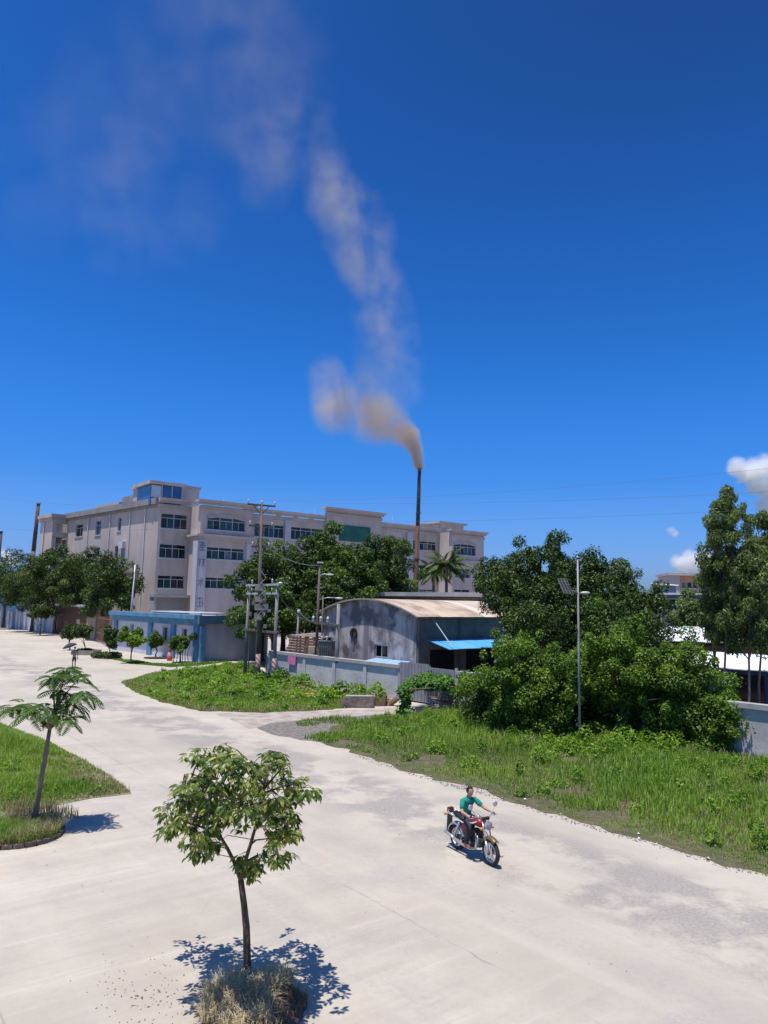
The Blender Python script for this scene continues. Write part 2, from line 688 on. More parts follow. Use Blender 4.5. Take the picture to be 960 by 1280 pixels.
# ================================================================ GROUND
def concrete_mat():
    m = bpy.data.materials.new('concrete_pavement')
    m.use_nodes = True
    n = m.node_tree
    L = n.links.new
    p = n.nodes['Principled BSDF']
    p.inputs['Roughness'].default_value = 0.9
    p.inputs['Specular IOR Level'].default_value = 0.2
    tc = n.nodes.new('ShaderNodeTexCoord')

    def nz(scale, detail, rough=0.6, src=None):
        t = n.nodes.new('ShaderNodeTexNoise')
        t.inputs['Scale'].default_value = scale
        t.inputs['Detail'].default_value = detail
        t.inputs['Roughness'].default_value = rough
        L(src or tc.outputs['Object'], t.inputs[0])
        return t.outputs[0]

    def mr(a, lo, hi, to0=0.0, to1=1.0):
        r = n.nodes.new('ShaderNodeMapRange')
        r.inputs[1].default_value = lo
        r.inputs[2].default_value = hi
        r.inputs[3].default_value = to0
        r.inputs[4].default_value = to1
        L(a, r.inputs[0])
        return r.outputs[0]

    def mul(a, b, op='MULTIPLY'):
        r = n.nodes.new('ShaderNodeMath')
        r.operation = op
        for i, x in enumerate((a, b)):
            if isinstance(x, float):
                r.inputs[i].default_value = x
            else:
                L(x, r.inputs[i])
        return r.outputs[0]

    def mixc(f, a, b):
        r = n.nodes.new('ShaderNodeMix')
        r.data_type = 'RGBA'
        if isinstance(f, float):
            r.inputs[0].default_value = f
        else:
            L(f, r.inputs[0])
        for i, x in ((6, a), (7, b)):
            if isinstance(x, tuple):
                r.inputs[i].default_value = (*x, 1)
            else:
                L(x, r.inputs[i])
        return r.outputs[2]

    def dot(vx, vy, off):
        r = n.nodes.new('ShaderNodeVectorMath')
        r.operation = 'DOT_PRODUCT'
        L(tc.outputs['Object'], r.inputs[0])
        r.inputs[1].default_value = (vx, vy, 0)
        return mul(r.outputs['Value'], off, 'ADD')
    # across the road from its kerbless edge (t) and along it (s)
    t = dot(-0.785, -0.62, 0.785 * 4.9 + 0.62 * 20.33)
    s = dot(0.62, -0.785, 0.0)
    big = nz(0.16, 4)
    mid = nz(0.9, 5)
    fine = nz(9, 6, 0.7)
    grit = nz(42, 3, 0.8)
    base = mixc(mr(big, 0.35, 0.65), (0.385, 0.338, 0.270), (0.49, 0.438, 0.350))
    base = mixc(mul(mr(mid, 0.42, 0.66), 0.50), base, (0.37, 0.32, 0.265))
    base = mixc(mul(mr(fine, 0.48, 0.72), 0.38), base, (0.34, 0.30, 0.265))
    # tracks polished and dusted along the road
    mp = n.nodes.new('ShaderNodeCombineXYZ')
    L(mul(s, 0.05), mp.inputs[0])
    L(mul(t, 0.9), mp.inputs[1])
    streak = nz(1.6, 4, 0.6, mp.outputs[0])
    base = mixc(mul(mr(streak, 0.5, 0.70), 0.22), base, (0.56, 0.51, 0.42))
    # broom and tyre marks sweeping over the forecourt at the left
    mp2 = n.nodes.new('ShaderNodeCombineXYZ')
    L(mul(dot(0.80, 0.60, 0.0), 0.10), mp2.inputs[0])
    L(mul(dot(-0.60, 0.80, 0.0), 1.5), mp2.inputs[1])
    sweep = nz(1.5, 5, 0.65, mp2.outputs[0])
    left = mr(t, 6.0, 9.0)
    base = mixc(mul(mul(mr(sweep, 0.50, 0.68), left), 0.55), base, (0.35, 0.315, 0.275))
    base = mixc(mul(mul(mr(sweep, 0.44, 0.32), left), 0.40), base, (0.56, 0.52, 0.45))
    # darker wheel tracks
    for off, wd in ((2.9, 0.45), (5.9, 0.5), (9.3, 0.5)):
        q = n.nodes.new('ShaderNodeMath')
        q.operation = 'ABSOLUTE'
        L(mul(mul(t, -off, 'ADD'), mr(nz(0.35, 3), 0.3, 0.7, -0.5, 0.5), 'ADD'), q.inputs[0])
        base = mixc(mul(mul(mr(q.outputs[0], wd, 0.05), mr(fine, 0.35, 0.65)), 0.42), base, (0.33, 0.30, 0.275))
    # worn strips with the stones showing
    band = mul(mr(t, 1.0, 1.7), mr(t, 5.2, 4.0), 'MULTIPLY')
    grit2 = nz(16, 4, 0.75)
    spk = mul(mul(mr(grit, 0.46, 0.54), 0.55), mul(mr(grit2, 0.47, 0.56), 0.45), 'ADD')
    patch = mul(mul(band, mr(nz(0.45, 5, 0.65), 0.44, 0.54)), mul(mul(spk, 0.75), 0.25, 'ADD'))
    base = mixc(mul(patch, 0.95), base, (0.22, 0.205, 0.195))
    band2 = mul(mr(t, 4.6, 6.5), mr(t, 11, 9), 'MULTIPLY')
    patch2 = mul(mul(band2, mr(nz(0.3, 4, 0.7), 0.50, 0.62)), mul(spk, 0.15, 'ADD'))
    base = mixc(mul(patch2, 0.62), base, (0.30, 0.28, 0.27))
    # rusty/earthy stains
    base = mixc(mul(mr(nz(0.55, 3), 0.62, 0.75), 0.35), base, (0.52, 0.40, 0.31))
    # pour joints, thin and broken
    for off, wdt in ((7.5, 0.030), (13.9, 0.020)):
        j = mul(mul(t, -off, 'ADD'), mr(nz(2.2, 2), 0.3, 0.7, -0.035, 0.035), 'ADD')
        ab = n.nodes.new('ShaderNodeMath')
        ab.operation = 'ABSOLUTE'
        L(j, ab.inputs[0])
        line = mul(mr(ab.outputs[0], wdt, wdt * 0.3), mr(nz(0.7, 3), 0.42, 0.6))
        base = mixc(mul(line, 0.55), base, (0.20, 0.18, 0.17))
    w = n.nodes.new('ShaderNodeMath')
    w.operation = 'PINGPONG'
    L(s, w.inputs[0])
    w.inputs[1].default_value = 2.6
    line = mul(mr(w.outputs[0], 0.018, 0.005), mr(nz(0.5, 3), 0.5, 0.62))
    base = mixc(mul(line, 0.20), base, (0.22, 0.20, 0.19))
    # hairline cracks
    vo = n.nodes.new('ShaderNodeTexVoronoi')
    vo.feature = 'DISTANCE_TO_EDGE'
    vo.inputs['Scale'].default_value = 0.33
    L(tc.outputs['Object'], vo.inputs[0])
    crack = mul(mr(vo.outputs[0], 0.006, 0.001), mr(nz(0.4, 3), 0.52, 0.6))
    base = mixc(mul(crack, 0.12), base, (0.22, 0.2, 0.19))
    L(base, p.inputs['Base Color'])
    b = n.nodes.new('ShaderNodeBump')
    b.inputs['Strength'].default_value = 0.35
    b.inputs['Distance'].default_value = 0.02
    L(mul(grit, mul(fine, 0.5), 'ADD'), b.inputs['Height'])
    L(b.outputs[0], p.inputs['Normal'])
    return m


EARTH = mat('bare_earth', (0.16, 0.13, 0.10), 0.95, (0.27, 0.23, 0.185), 1.4, bump=0.5)
GRAVEL = mat('dark_gravel', (0.12, 0.105, 0.09), 0.95, (0.25, 0.22, 0.19), 5.0, detail=8, bump=0.8, bscale=30)
DIRT = mat('dirt_track', (0.28, 0.23, 0.185), 0.95, (0.42, 0.365, 0.315), 1.6, detail=8, bump=0.4, bscale=22)
TURF = mat('turf_soil', (0.065, 0.070, 0.03), 0.95, (0.13, 0.11, 0.06), 2.2, detail=8, bump=0.5)
DRYTURF = mat('dry_turf', (0.17, 0.14, 0.08), 0.95, (0.27, 0.23, 0.15), 3.2, detail=8, bump=0.5)

gm = MB()
gm.add([(-30000, -20000, -0.02), (30000, -20000, -0.02), (30000, 40000, -0.02), (-30000, 40000, -0.02)], [(0, 1, 2, 3)])
setp(gm.build('ground', mat('far_ground', (0.10, 0.12, 0.05), 0.95, (0.18, 0.16, 0.10), 0.02)), 'open ground of earth and scrub reaching to the horizon', kind='structure')
WALL_A, WALL_B = (-7.33, 53.39), (24.3, 17.3)
sheet('pavement', 'pale concrete yard and road crossing the whole picture',
      [(26, -12), (26, 15), WALL_A, (-13, 73), (-16.6, 67.3), (-30.1, 82.2), (-40.9, 102.4), (-52.1, 116.8), (-72.2, 138), (-140, 206), (-160, 120), (-90, -12)], 0.0, concrete_mat())
sheet('yard', 'bare earth yard behind the grey boundary wall', [(26, 15.4), (60, 15), (70, 80), (0, 90), (-13, 74), (-7.2, 53.7)], -0.008, EARTH, 0)

sheet('factory_yard', 'pale concrete yard round the factory behind the shop', [(-13, 74.2), (-30.1, 82.3), (-40.9, 102.5), (-52.1, 117), (-90, 170), (60, 170), (75, 60), (-7, 54)], -0.014, mat('yard_concrete', (.36, .325, .29), .9, (.43, .39, .35), .4))
VERGE = [(14.5, 8.2), G(960,1097), G(820,1055), G(700,1020), G(600,988), G(500,960), G(440,940), G(395,926), G(415,908), G(455,900), G(500,894), G(575,886), (14.2, 29.0), (24.2, 17.0)]
sheet('verge', 'soil strip under the long grass beside the road', VERGE, 0.010, TURF, 0.13, 1)
GRAV = [G(315,909), G(350,920), G(395,926), G(470,945), G(520,925), G(520,897), G(480,893), G(400,898), G(350,903)]
sheet('gravel_patch', 'dark gravel patch beside the road junction', GRAV, 0.006, GRAVEL, 0.09, 2)
TRACK = [G(268,892), G(315,911), G(350,904), G(400,899), G(480,894), G(500,895), G(575,887), G(575,874), G(500,884), G(430,888), G(330,890)]
sheet('dirt_track', 'pale dirt track leading off the road to the grey gate', TRACK, 0.003, DIRT, 0.06, 3)
ISLAND = [G(151,853), G(165,863), G(200,877), G(250,889), G(330,891), G(412,887), G(488,881), (0.6, 43.6), (-7.5, 53.0), (-10.6, 63.0), G(300,829), G(250,835), G(190,841)]
sheet('grass_island', 'soil under the grass island round the power poles', ISLAND, 0.009, TURF, 0.10, 4)
STRIP = [G(140,824), G(165,830), G(215,834), G(250,832), G(300,825), (-14.2, 73.0), G(250,829), G(225,830), G(190,829), G(165,825)]
sheet('grass_strip', 'thin strip of grass in front of the blue and white shop', STRIP, 0.0085, TURF, 0.08, 5)
TRI = [G(165,991), G(140,972), G(100,948), G(55,926), G(0,905), G(-60,890), G(-120,1020), G(0,1022), G(60,1008), G(110,999)]
sheet('grass_corner', 'soil under the triangular grass corner at the left', TRI, 0.0095, DRYTURF, 0.06, 6)

GRASS = leaf_mat('grass_blade', (0.060, 0.120, 0.013), (0.150, 0.270, 0.026), (0.37, 0.42, 0.10), 0.35, 0.6)
WEED = leaf_mat('weed_leaf', (0.050, 0.110, 0.012), (0.140, 0.255, 0.022), (0.32, 0.42, 0.05), 0.35, 0.5)
STRAW = leaf_mat('straw_blade', (0.14, 0.10, 0.05), (0.30, 0.235, 0.135), (0.50, 0.42, 0.28), 0.2, 0.7)
YELLOW = leaf_mat('yellow_leaf', (0.22, 0.19, 0.03), (0.42, 0.36, 0.10), (0.55, 0.46, 0.22), 0.3, 0.6)


def verge_tall(q):
    # taller and ranker towards the bushes and towards the right
    t = (q - np.array([4.9, 20.33])) @ np.array([0.785, 0.62])
    return np.clip(0.45 + t * 0.22, 0.4, 1.75)


grass('verge_grass', 'rank green grass along the right side of the road', VERGE, 135000, 0.08, 0.42, 0.020, GRASS, 0.50, 3, 0.19, 0.6, 0.75, verge_tall)
grass('verge_straw', 'dry straw stalks mixed into the roadside grass', VERGE, 30000, 0.08, 0.36, 0.015, STRAW, 0.45, 5, 0.36, 0.6, 0.8, verge_tall)
grass('island_grass', 'green grass on the island round the power poles', ISLAND, 62000, 0.10, 0.42, 0.04, GRASS, 0.55, 11, 0.08, 0.6, 0.7)
grass('island_straw', 'dry grass along the edge of the island', ISLAND, 20000, 0.10, 0.42, 0.025, STRAW, 0.45, 13, 0.42, 0.6, 0.3)
grass('strip_grass', 'short grass in front of the shop', STRIP, 5000, 0.10, 0.35, 0.06, GRASS, 0.45, 15, 0.1, 0.6, 0.5)
grass('corner_grass', 'green grass in the triangular corner at the left', TRI, 60000, 0.12, 0.5, 0.018, GRASS, 0.52, 17, 0.2, 0.6, 0.8, lambda q: np.clip(0.35 + (q[:, 1] - 18.5) * 0.16 - (q[:, 0] + 14) * 0.05, 0.25, 1.6))
grass('corner_straw', 'dry grass fringe of the triangular corner', TRI, 14000, 0.08, 0.32, 0.014, STRAW, 0.5, 19, 0.35, 0.7, 0.2)
grass('gravel_tufts', 'scattered tufts in the dark gravel', GRAV, 8000, 0.08, 0.3, 0.03, GRASS, 0.4, 21, 0.55, 0.6, 0.1)


def spots(poly, n, r, h, seed, far=None):
    q = scatter(poly, n)
    ed = edge_dist(q, poly)
    out = []
    for (x, y), e in zip(q, ed):
        if e < 0.35 or (far and not far(x, y)):
            continue
        k = min(1.0, 0.45 + e * 0.3)
        out.append((x, y, rnd.uniform(*r) * k, rnd.uniform(*h) * k))
    return out


vt = lambda x, y: rnd.random() < ((x - 4.9) * 0.785 + (y - 20.33) * 0.62) * 0.14
weeds('verge_weeds', 'leafy weeds growing through the roadside grass', spots(VERGE, 620, (0.15, 0.42), (0.2, 0.75), 1, vt), WEED, 0.10, 150)
weeds('island_weeds', 'leafy weeds on the island round the power poles', spots(ISLAND, 240, (0.15, 0.65), (0.15, 0.8), 2), WEED, 0.17, 60)
weeds('corner_weeds', 'leafy weeds in the triangular grass corner', spots(TRI, 90, (0.12, 0.3), (0.15, 0.45), 3), WEED, 0.08, 180)
weeds('yellowed_weeds', 'yellowed creeping leaves beside the transformer stand', [(*G(px, py)[:2], rnd.uniform(.25, .5), rnd.uniform(.15, .4)) for px, py in
      ((378,862),(386,866),(395,868),(392,874),(402,872),(384,872),(408,870),(376,868))], YELLOW, 0.22, 60)
weeds('pole_weeds', 'tall leafy weeds at the foot of the boundary wall', [(*G(px, py)[:2], rnd.uniform(.5, .8), rnd.uniform(.6, 1.1)) for px, py in
      ((352,852),(362,856),(372,858),(380,860),(366,850),(412,874),(425,872),(445,868),(470,872),(300,838),(318,846),(330,850),(345,858))], WEED, 0.20, 60)
weeds('bush_foot_weeds', 'weeds along the foot of the big bushes', [(*G(px, py)[:2], rnd.uniform(.3, .7), rnd.uniform(.5, 1.0)) for px, py in
      [(600 + k * 13 + rnd.uniform(-6, 6), 905 + min(k, 9) * 4 + rnd.uniform(-6, 8)) for k in range(26)]], WEED, 0.12, 120)

# paper and plastic scraps along the road edge
lm_ = MB()
EDGE = [G(440,942), G(500,963), G(560,981), G(600,991), G(700,1023), G(820,1057), G(940,1092)]
for k in range(16):
    i = rnd.randrange(6)
    a, b = Vector(EDGE[i]), Vector(EDGE[i + 1])
    p = a.lerp(b, rnd.random()) + Vector((0.785, 0.62, 0)) * abs(rnd.gauss(0.12, 0.35)) + Vector((0, 0, 0.03))
    s = rnd.uniform(0.015, 0.065)
    t = rnd.uniform(0, 6)
    c, d = math.cos(t) * s, math.sin(t) * s
    lm_.add([(p.x - c, p.y - d, p.z), (p.x + d, p.y - c, p.z + s * .4), (p.x + c, p.y + d, p.z + .01), (p.x - d * .8, p.y + c, p.z + s * .8)], [(0, 1, 2), (0, 2, 3)], 0 if rnd.random() < .75 else 1)
setp(lm_.build('litter', [mat('white_scrap', (0.6, 0.59, 0.57), 0.7), mat('grey_scrap', (0.3, 0.3, 0.33), 0.6)], fix=False), 'scraps of white paper and plastic along the grass edge', None, None, 'stuff')
# loose stones along the broken road edge
lm_ = MB()
for k in range(700):
    i = rnd.randrange(6)
    a, b = Vector(EDGE[i]), Vector(EDGE[i + 1])
    p = a.lerp(b, rnd.random()) + Vector((0.785, 0.62, 0)) * rnd.gauss(0.02, 0.10)
    s = rnd.uniform(0.010, 0.032)
    lm_.add([(p.x + s * math.cos(u) * rnd.uniform(.7, 1.2), p.y + s * math.sin(u) * rnd.uniform(.7, 1.2), 0.004) for u in (0, 1.6, 3.1, 4.7)] + [(p.x, p.y, s * 0.9)], [(0, 1, 4), (1, 2, 4), (2, 3, 4), (3, 0, 4)])
setp(lm_.build('edge_stones', mat('edge_stone', (0.13, 0.11, 0.09), 0.9, (0.24, 0.21, 0.18), 9), fix=False), 'loose stones along the broken edge of the road', None, None, 'stuff')
lm_ = MB()
for k in range(520):
    p = Vector((rnd.uniform(-9, 7), rnd.uniform(8, 26), 0.004))
    if (p.x - 4.9) * 0.785 + (p.y - 20.33) * 0.62 > -0.3 or (k % 3 and k > 160):
        continue
    if k % 3 == 0:
        g_ = G(rnd.gauss(190, 40), rnd.gauss(1245, 28))
        p = Vector((g_[0], g_[1], .004))
    s = rnd.uniform(0.004, 0.010)
    a = rnd.uniform(0, 6)
    l = s * rnd.uniform(1, 3.5)
    c, d = math.cos(a), math.sin(a)
    lm_.add([(p.x - c * l, p.y - d * l, .004), (p.x + d * s, p.y - c * s, .006), (p.x + c * l, p.y + d * l, .004), (p.x - d * s, p.y + c * s, .012)], [(0, 1, 2), (0, 2, 3)])
setp(lm_.build('fallen_leaves', mat('dead_leaf', (0.12, 0.085, 0.055), 0.9, (0.2, 0.15, 0.10), 5), fix=False), 'dead leaves and crumbs scattered over the concrete', None, None, 'stuff')

# ================================================================ FACTORY BUILDING
TILE = mat('facade_tile', (0.43, 0.355, 0.305), 0.75, (0.54, 0.460, 0.405), 0.5, detail=10, stretch=(1, 1, .35), bump=0.15, bscale=12)
TILE_W = mat('facade_white', (0.55, 0.53, 0.54), 0.7, (0.44, 0.43, 0.45), 0.8, detail=8, stretch=(1, 1, 0.25))
CORN = mat('cornice_stone', (0.40, 0.34, 0.31), 0.8, (0.48, 0.415, 0.385), 0.6, stretch=(1, 1, .4))
ALU = mat('window_aluminium', (0.50, 0.52, 0.53), 0.45, metal=0.2)
GLASS = mat('window_glass', (0.012, 0.026, 0.030), 0.08, (0.02, 0.055, 0.058), 0.6, spec=0.6)
GLASS_D = mat('window_glass_dark', (0.008, 0.010, 0.013), 0.12, spec=0.5)
CURTAIN = mat('curtain_glass', (.10, .115, .12), .25, (.17, .18, .175), 2, spec=.5)
BLUEGLASS = mat('blue_glass', (0.02, 0.08, 0.22), 0.15, (0.03, 0.12, 0.30), 0.5, spec=0.6)
GREEN = mat('green_board', (0.012, 0.10, 0.075), 0.5, (0.02, 0.14, 0.10), 1.0)
GREY = mat('grey_roof', (0.30, 0.31, 0.33), 0.8, (0.40, 0.41, 0.42), 0.7)
WPIPE = mat('white_pipe', (0.62, 0.62, 0.62), 0.5)
BX, BY = -27.72, 88.0
fac = thing('factory_building', 'four storey beige tiled factory with rows of dark windows and a corner tower', 'building', (BX * 1.2, BY * 1.2, -1.12), 0, None, 1.2)
LEFT_ANG = 136
fF = frame(0, 0, 38)                                       # front face
_l = frame(0, 0, LEFT_ANG + 180)
fL = lambda u, w, z: _l(-u, w, z)                          # left face, u runs away from the corner


def facade(fr, u0, u1, z0, z1, w, opens, name='wall', m=TILE, reveal=0.22, extra=None):
    """wall face with real openings (each cell of the cut grid is a face, openings get reveals)"""
    b = MB(fr)
    us = sorted({u0, u1, *[x for o in opens for x in o[:2]]})
    zs = sorted({z0, z1, *[x for o in opens for x in o[2:4]]})
    for i in range(len(us) - 1):
        for j in range(len(zs) - 1):
            cu, cz = (us[i] + us[i + 1]) / 2, (zs[j] + zs[j + 1]) / 2
            if any(o[0] < cu < o[1] and o[2] < cz < o[3] for o in opens):
                continue
            b.add([(us[i], w, zs[j]), (us[i + 1], w, zs[j]), (us[i + 1], w, zs[j + 1]), (us[i], w, zs[j + 1])], [(0, 1, 2, 3)])
    for (a, c, d, e) in [o[:4] for o in opens]:
        q = w - reveal - 0.1
        for P in (((a, w, d), (c, w, d), (c, q, d), (a, q, d)), ((a, w, e), (c, w, e), (c, q, e), (a, q, e)), ((a, w, d), (a, w, e), (a, q, e), (a, q, d)), ((c, w, d), (c, w, e), (c, q, e), (c, q, d))):
            b.add(P, [(0, 1, 2, 3)])
    if extra:
        extra(b)
    return b.build(name, m, fac, fix=False)


def window(fr, a, c, d, e, w, npane, transom=0.28, mat_g=None, arch=False, parent=None, reveal=0.22):
    """aluminium frame > separate glass panes, set back in its opening"""
    par = parent or fac
    q = w - reveal
    th = 0.07
    b = MB(fr)
    b.box((a, q - .05, d), (a + th, q + .05, e))
    b.box((c - th, q - .05, d), (c, q + .05, e))
    b.box((a + th, q - .05, d), (c - th, q + .05, d + th))
    b.box((a + th, q - .05, e - th), (c - th, q + .05, e))
    zt = e - (e - d) * transom if transom else None
    if zt:
        b.box((a + th, q - .04, zt - .035), (c - th, q + .04, zt + .035))
    step = (c - a) / npane
    for k in range(1, npane):
        t2 = 0.022 if k % 2 else 0.042
        if zt:
            b.box((a + k * step - t2, q - .035, d + th), (a + k * step + t2, q + .035, zt - .05))
            if k % 2 == 0:
                b.box((a + k * step - t2, q - .035, zt + .05), (a + k * step + t2, q + .035, e - th))
        else:
            b.box((a + k * step - t2, q - .035, d + th), (a + k * step + t2, q + .035, e - th))
    o = b.build('window', ALU, par)
    if parent is None:
        s = MB(fr)
        s.box((a - .12, w - .04, d - .14), (c + .12, w + .10, d - .003))
        s.build('sill', ALU, o)
    for k in range(npane):
        x0, x1 = a + k * step + .03, a + (k + 1) * step - .03
        off = 0.02 if k % 2 else -0.02
        for (z0, z1) in (((d + .05, zt), (zt, e - .05)) if zt else ((d + .05, e - .05),)):
            if z0 == zt and k % 2:
                continue
            xx1 = min(x1 + step, c - .05) if z0 == zt else x1
            g = MB(fr)
            g.add([(x0, q + off, z0), (xx1, q + off, z0), (xx1, q + off, z1), (x0, q + off, z1)], [(0, 1, 2, 3)])
            mg = mat_g or rnd.choice((GLASS, GLASS, GLASS, GLASS_D, GLASS_D, GLASS_D, CURTAIN))
            if mat_g is GLASS and rnd.random() < .3:
                mg = GLASS_D
            if z0 == zt:
                mg = GLASS_D if mat_g is None else mat_g
            g.build('pane', mg, o, fix=False)
    return o


ROWS = [(14.42, 16.30), (10.76, 12.50), (7.05, 8.65)]
TOP = 17.35
# section beside the corner
opA = [(0.35, 3.75, a, b) for a, b in ROWS]
facade(fF, 0, 4.6, 0, TOP, 0, opA)
for i, o in enumerate(opA):
    window(fF, *o, 0, 4, 0.30, GLASS if i == 0 else None)
# left bay standing forward
PW = 3.3
opB = [(4.95, 10.15, 14.40, 16.02), (4.95, 10.15, 10.75, 12.25), (4.95, 10.15, 7.15, 8.52)]
facade(fF, 4.06, 11.0, 0, TOP, PW, opB, extra=lambda b: (b.add([(4.06, 0, 0), (4.06, PW, 0), (4.06, PW, TOP), (4.06, 0, TOP)], [(0, 1, 2, 3)]),
                                                         b.add([(11.0, 0, 0), (11.0, PW, 0), (11.0, PW, TOP), (11.0, 0, TOP)], [(0, 1, 2, 3)])))
for i, o in enumerate(opB):
    window(fF, *o, PW, 6, 0.28, GLASS if i == 0 else None)
# long middle range with pilasters
opC = [(13.2, 17.75, a - .1, b - .2) for a, b in ROWS] + [(18.75, 24.0, a - .1, b - .2) for a, b in ROWS]
opD = [(25.4, 33.3, a - .1, b - .2) for a, b in ROWS[1:]]
opE = [(35.2, 39.75, a - .2, b - .6) for a, b in ROWS] + [(40.9, 46.0, a - .2, b - .6) for a, b in ROWS]
facade(fF, 11.0, 24.4, 0, TOP, 0, opC)
facade(fF, 24.4, 34.3, 0, 18.9, 0.5, opD, extra=lambda b: [b.add([(u, 0, 0), (u, .5, 0), (u, .5, 18.9), (u, 0, 18.9)], [(0, 1, 2, 3)]) for u in (24.4, 34.3)])
facade(fF, 34.3, 46.4, 0, TOP, 0, opE)
for o in opC + opE:
    window(fF, *o, 0, 6, 0.26)
for o in opD:
    window(fF, *o, 0.5, 8, 0.26)
# right bay
opF = [(46.75, 51.75, 13.6, 15.4), (47.2, 50.4, 9.95, 11.45), (46.9, 50.4, 6.4, 8.15)]
facade(fF, 46.39, 53.6, 0, 17.2, PW, opF, extra=lambda b: [b.add([(u, -12, 0), (u, PW, 0), (u, PW, 17.2), (u, -12, 17.2)], [(0, 1, 2, 3)]) if u > 50 else b.add([(u, 0, 0), (u, PW, 0), (u, PW, 17.2), (u, 0, 17.2)], [(0, 1, 2, 3)]) for u in (46.39, 53.6)])
for o, k in zip(opF, (6, 4, 4)):
    window(fF, *o, PW, k, 0.28)
# arched heads over the bay windows
for (a, c, e, w) in ((4.95, 10.15, 16.02, PW), (46.75, 51.75, 15.4, PW)):
    b = MB(fF)
    k = 14
    up_ = [(a + (c - a) * i / k, e + 0.10 + 0.32 * math.sin(PI * i / k)) for i in range(k + 1)]
    lo_ = [(a + (c - a) * i / k, e - 0.30 + 0.30 * math.sin(PI * i / k)) for i in range(k + 1)]
    vs = [(u, w + .07, z) for u, z in lo_] + [(u, w + .07, z) for u, z in up_] + [(u, w, z) for u, z in up_] + [(u, w - .2, z) for u, z in lo_]
    n = k + 1
    fs = []
    for i in range(k):
        fs += [(i, i + 1, n + i + 1, n + i), (n + i, n + i + 1, 2 * n + i + 1, 2 * n + i), (i + 1, i, 3 * n + i, 3 * n + i + 1)]
    b.add(vs, fs)
    b.build('window_arch', CORN, fac)


def cornice(fr, u0, u1, w, z, steps=((0.55, 0.30, 0.0), (0.32, 0.28, -0.30), (0.14, 0.45, -0.75)), m=CORN, back=0.6, ends=(0.0, 0.0)):
    b = MB(fr)
    for (pr, h, dz) in steps:
        b.box((u0 - pr * ends[0], w - (back if dz == 0 else 0.02), z + dz - h + .002), (u1 + pr * ends[1], w + pr, z + dz))
    return b.build('cornice', m, fac)


cornice(fF, -0.1, 4.05, 0, 18.15, ends=(0, 0))
cornice(fF, 4.06, 11.0, PW, 18.0, ends=(1, 1))
cornice(fF, 11.01, 24.38, 0, 18.05)
cornice(fF, 24.4, 34.3, 0.5, 19.3, ends=(1, 1))
cornice(fF, 34.32, 46.38, 0, 17.95)
cornice(fF, 46.39, 53.6, PW, 17.6, ends=(1, 1))
# middle moulding of the two bays
for (u0, u1, z) in ((4.06, 11.0, 13.75), (46.39, 53.6, 12.75)):
    b = MB(fF)
    b.box((u0 - .5, .02, z - .25), (u1 + .5, PW + .5, z))
    b.box((u0 - .25, .02, z - .7), (u1 + .25, PW + .25, z - .252))
    b.build('moulding', CORN, fac)
# white pilasters
for (u0, u1, w, z0, z1, m) in ((10.35, 11.0, PW, 0, 13.0, TILE_W), (11.02, 12.3, 0, 0, 17.0, TILE_W),
                               (17.78, 18.72, 0, 0, 16.9, TILE_W), (39.78, 40.86, 0, 0, 16.9, TILE_W), (53.0, 53.6, PW, 0, 12.0, TILE_W)):
    b = MB(fF)
    b.box((u0, w + .003, z0), (u1, w + .25, z1))
    b.build('pilaster', m, fac)
b = MB(fF)
b.box((3.75, PW + .003, 0), (4.92, PW + .28, 13.02))
b.box((3.70, 2.2, 0), (4.055, PW + .28, 13.02))
pil = b.build('pilaster', TILE_W, fac)
# characters painted down the pilaster
INK = mat('faded_ink', (0.13, 0.12, 0.155), 0.8, (0.33, 0.32, 0.36), 2.2)
STROKES = {
    'a': [(0, .9, 1, .75), (.5, 1, .5, 0), (.1, .55, .9, .5), (.2, .3, .8, .3), (.1, 0, .9, 0), (.3, .7, .1, .2), (.7, .7, .9, .2)],
    'ji': [(0, .72, .42, .72), (.22, 1, .22, .05), (.22, .05, .1, .12), (0, .32, .42, .48), (.48, .78, 1, .78), (.74, 1, .74, .55), (.52, .55, .95, .55), (.93, .55, .5, 0), (.58, .42, 1, 0)],
    'shu': [(0, .68, 1, .68), (.5, 1, .5, 0), (.48, .66, .05, .1), (.52, .66, .97, .1), (.68, .95, .8, .82)],
    'd': [(.1, .95, .9, .95), (.1, .95, .1, 0), (.9, .95, .9, 0), (.1, .5, .9, .5), (.5, .95, .5, 0), (.1, .05, .9, .05)],
}
for key, z in (('a', 11.75), ('ji', 9.75), ('shu', 7.3), ('d', 4.9)):
    b = MB(fF)
    s = 0.95
    for (x0, y0, x1, y1) in STROKES[key]:
        dx, dy = x1 - x0, y1 - y0
        l = math.hypot(dx, dy)
        nx, ny = -dy / l * .065, dx / l * .065
        ux = 3.88
        P = [(x0 + nx, y0 + ny), (x1 + nx, y1 + ny), (x1 - nx, y1 - ny), (x0 - nx, y0 - ny)]
        b.add([(ux + x * s * .95, PW + .285, z + y * s * 1.15) for x, y in P], [(0, 1, 2, 3)])
        b.v[-4:] = b.v[-4:]
    b.build('lettering', INK, pil, fix=False)
# green board in the centre
b = MB(fF)
b.box((26.6, .502, 14.6), (32.2, .62, 16.9))
b.build('sign_board', GREEN, fac)
# canopies low on the front
b = MB(fF)
b.box((-0.6, .02, 5.95), (4.0, 1.6, 6.25))
b.box((-0.5, .02, 4.2), (-0.2, 1.4, 5.94))
b.build('canopy', GREY, fac)
b = MB(fF)
for z in np.arange(3.0, 5.8, .22):
    b.box((0.2, .004, z), (3.7, .06, z + .19))
b.build('roller_shutter', mat('shutter_grey', (0.34, 0.33, 0.34), .6), fac)
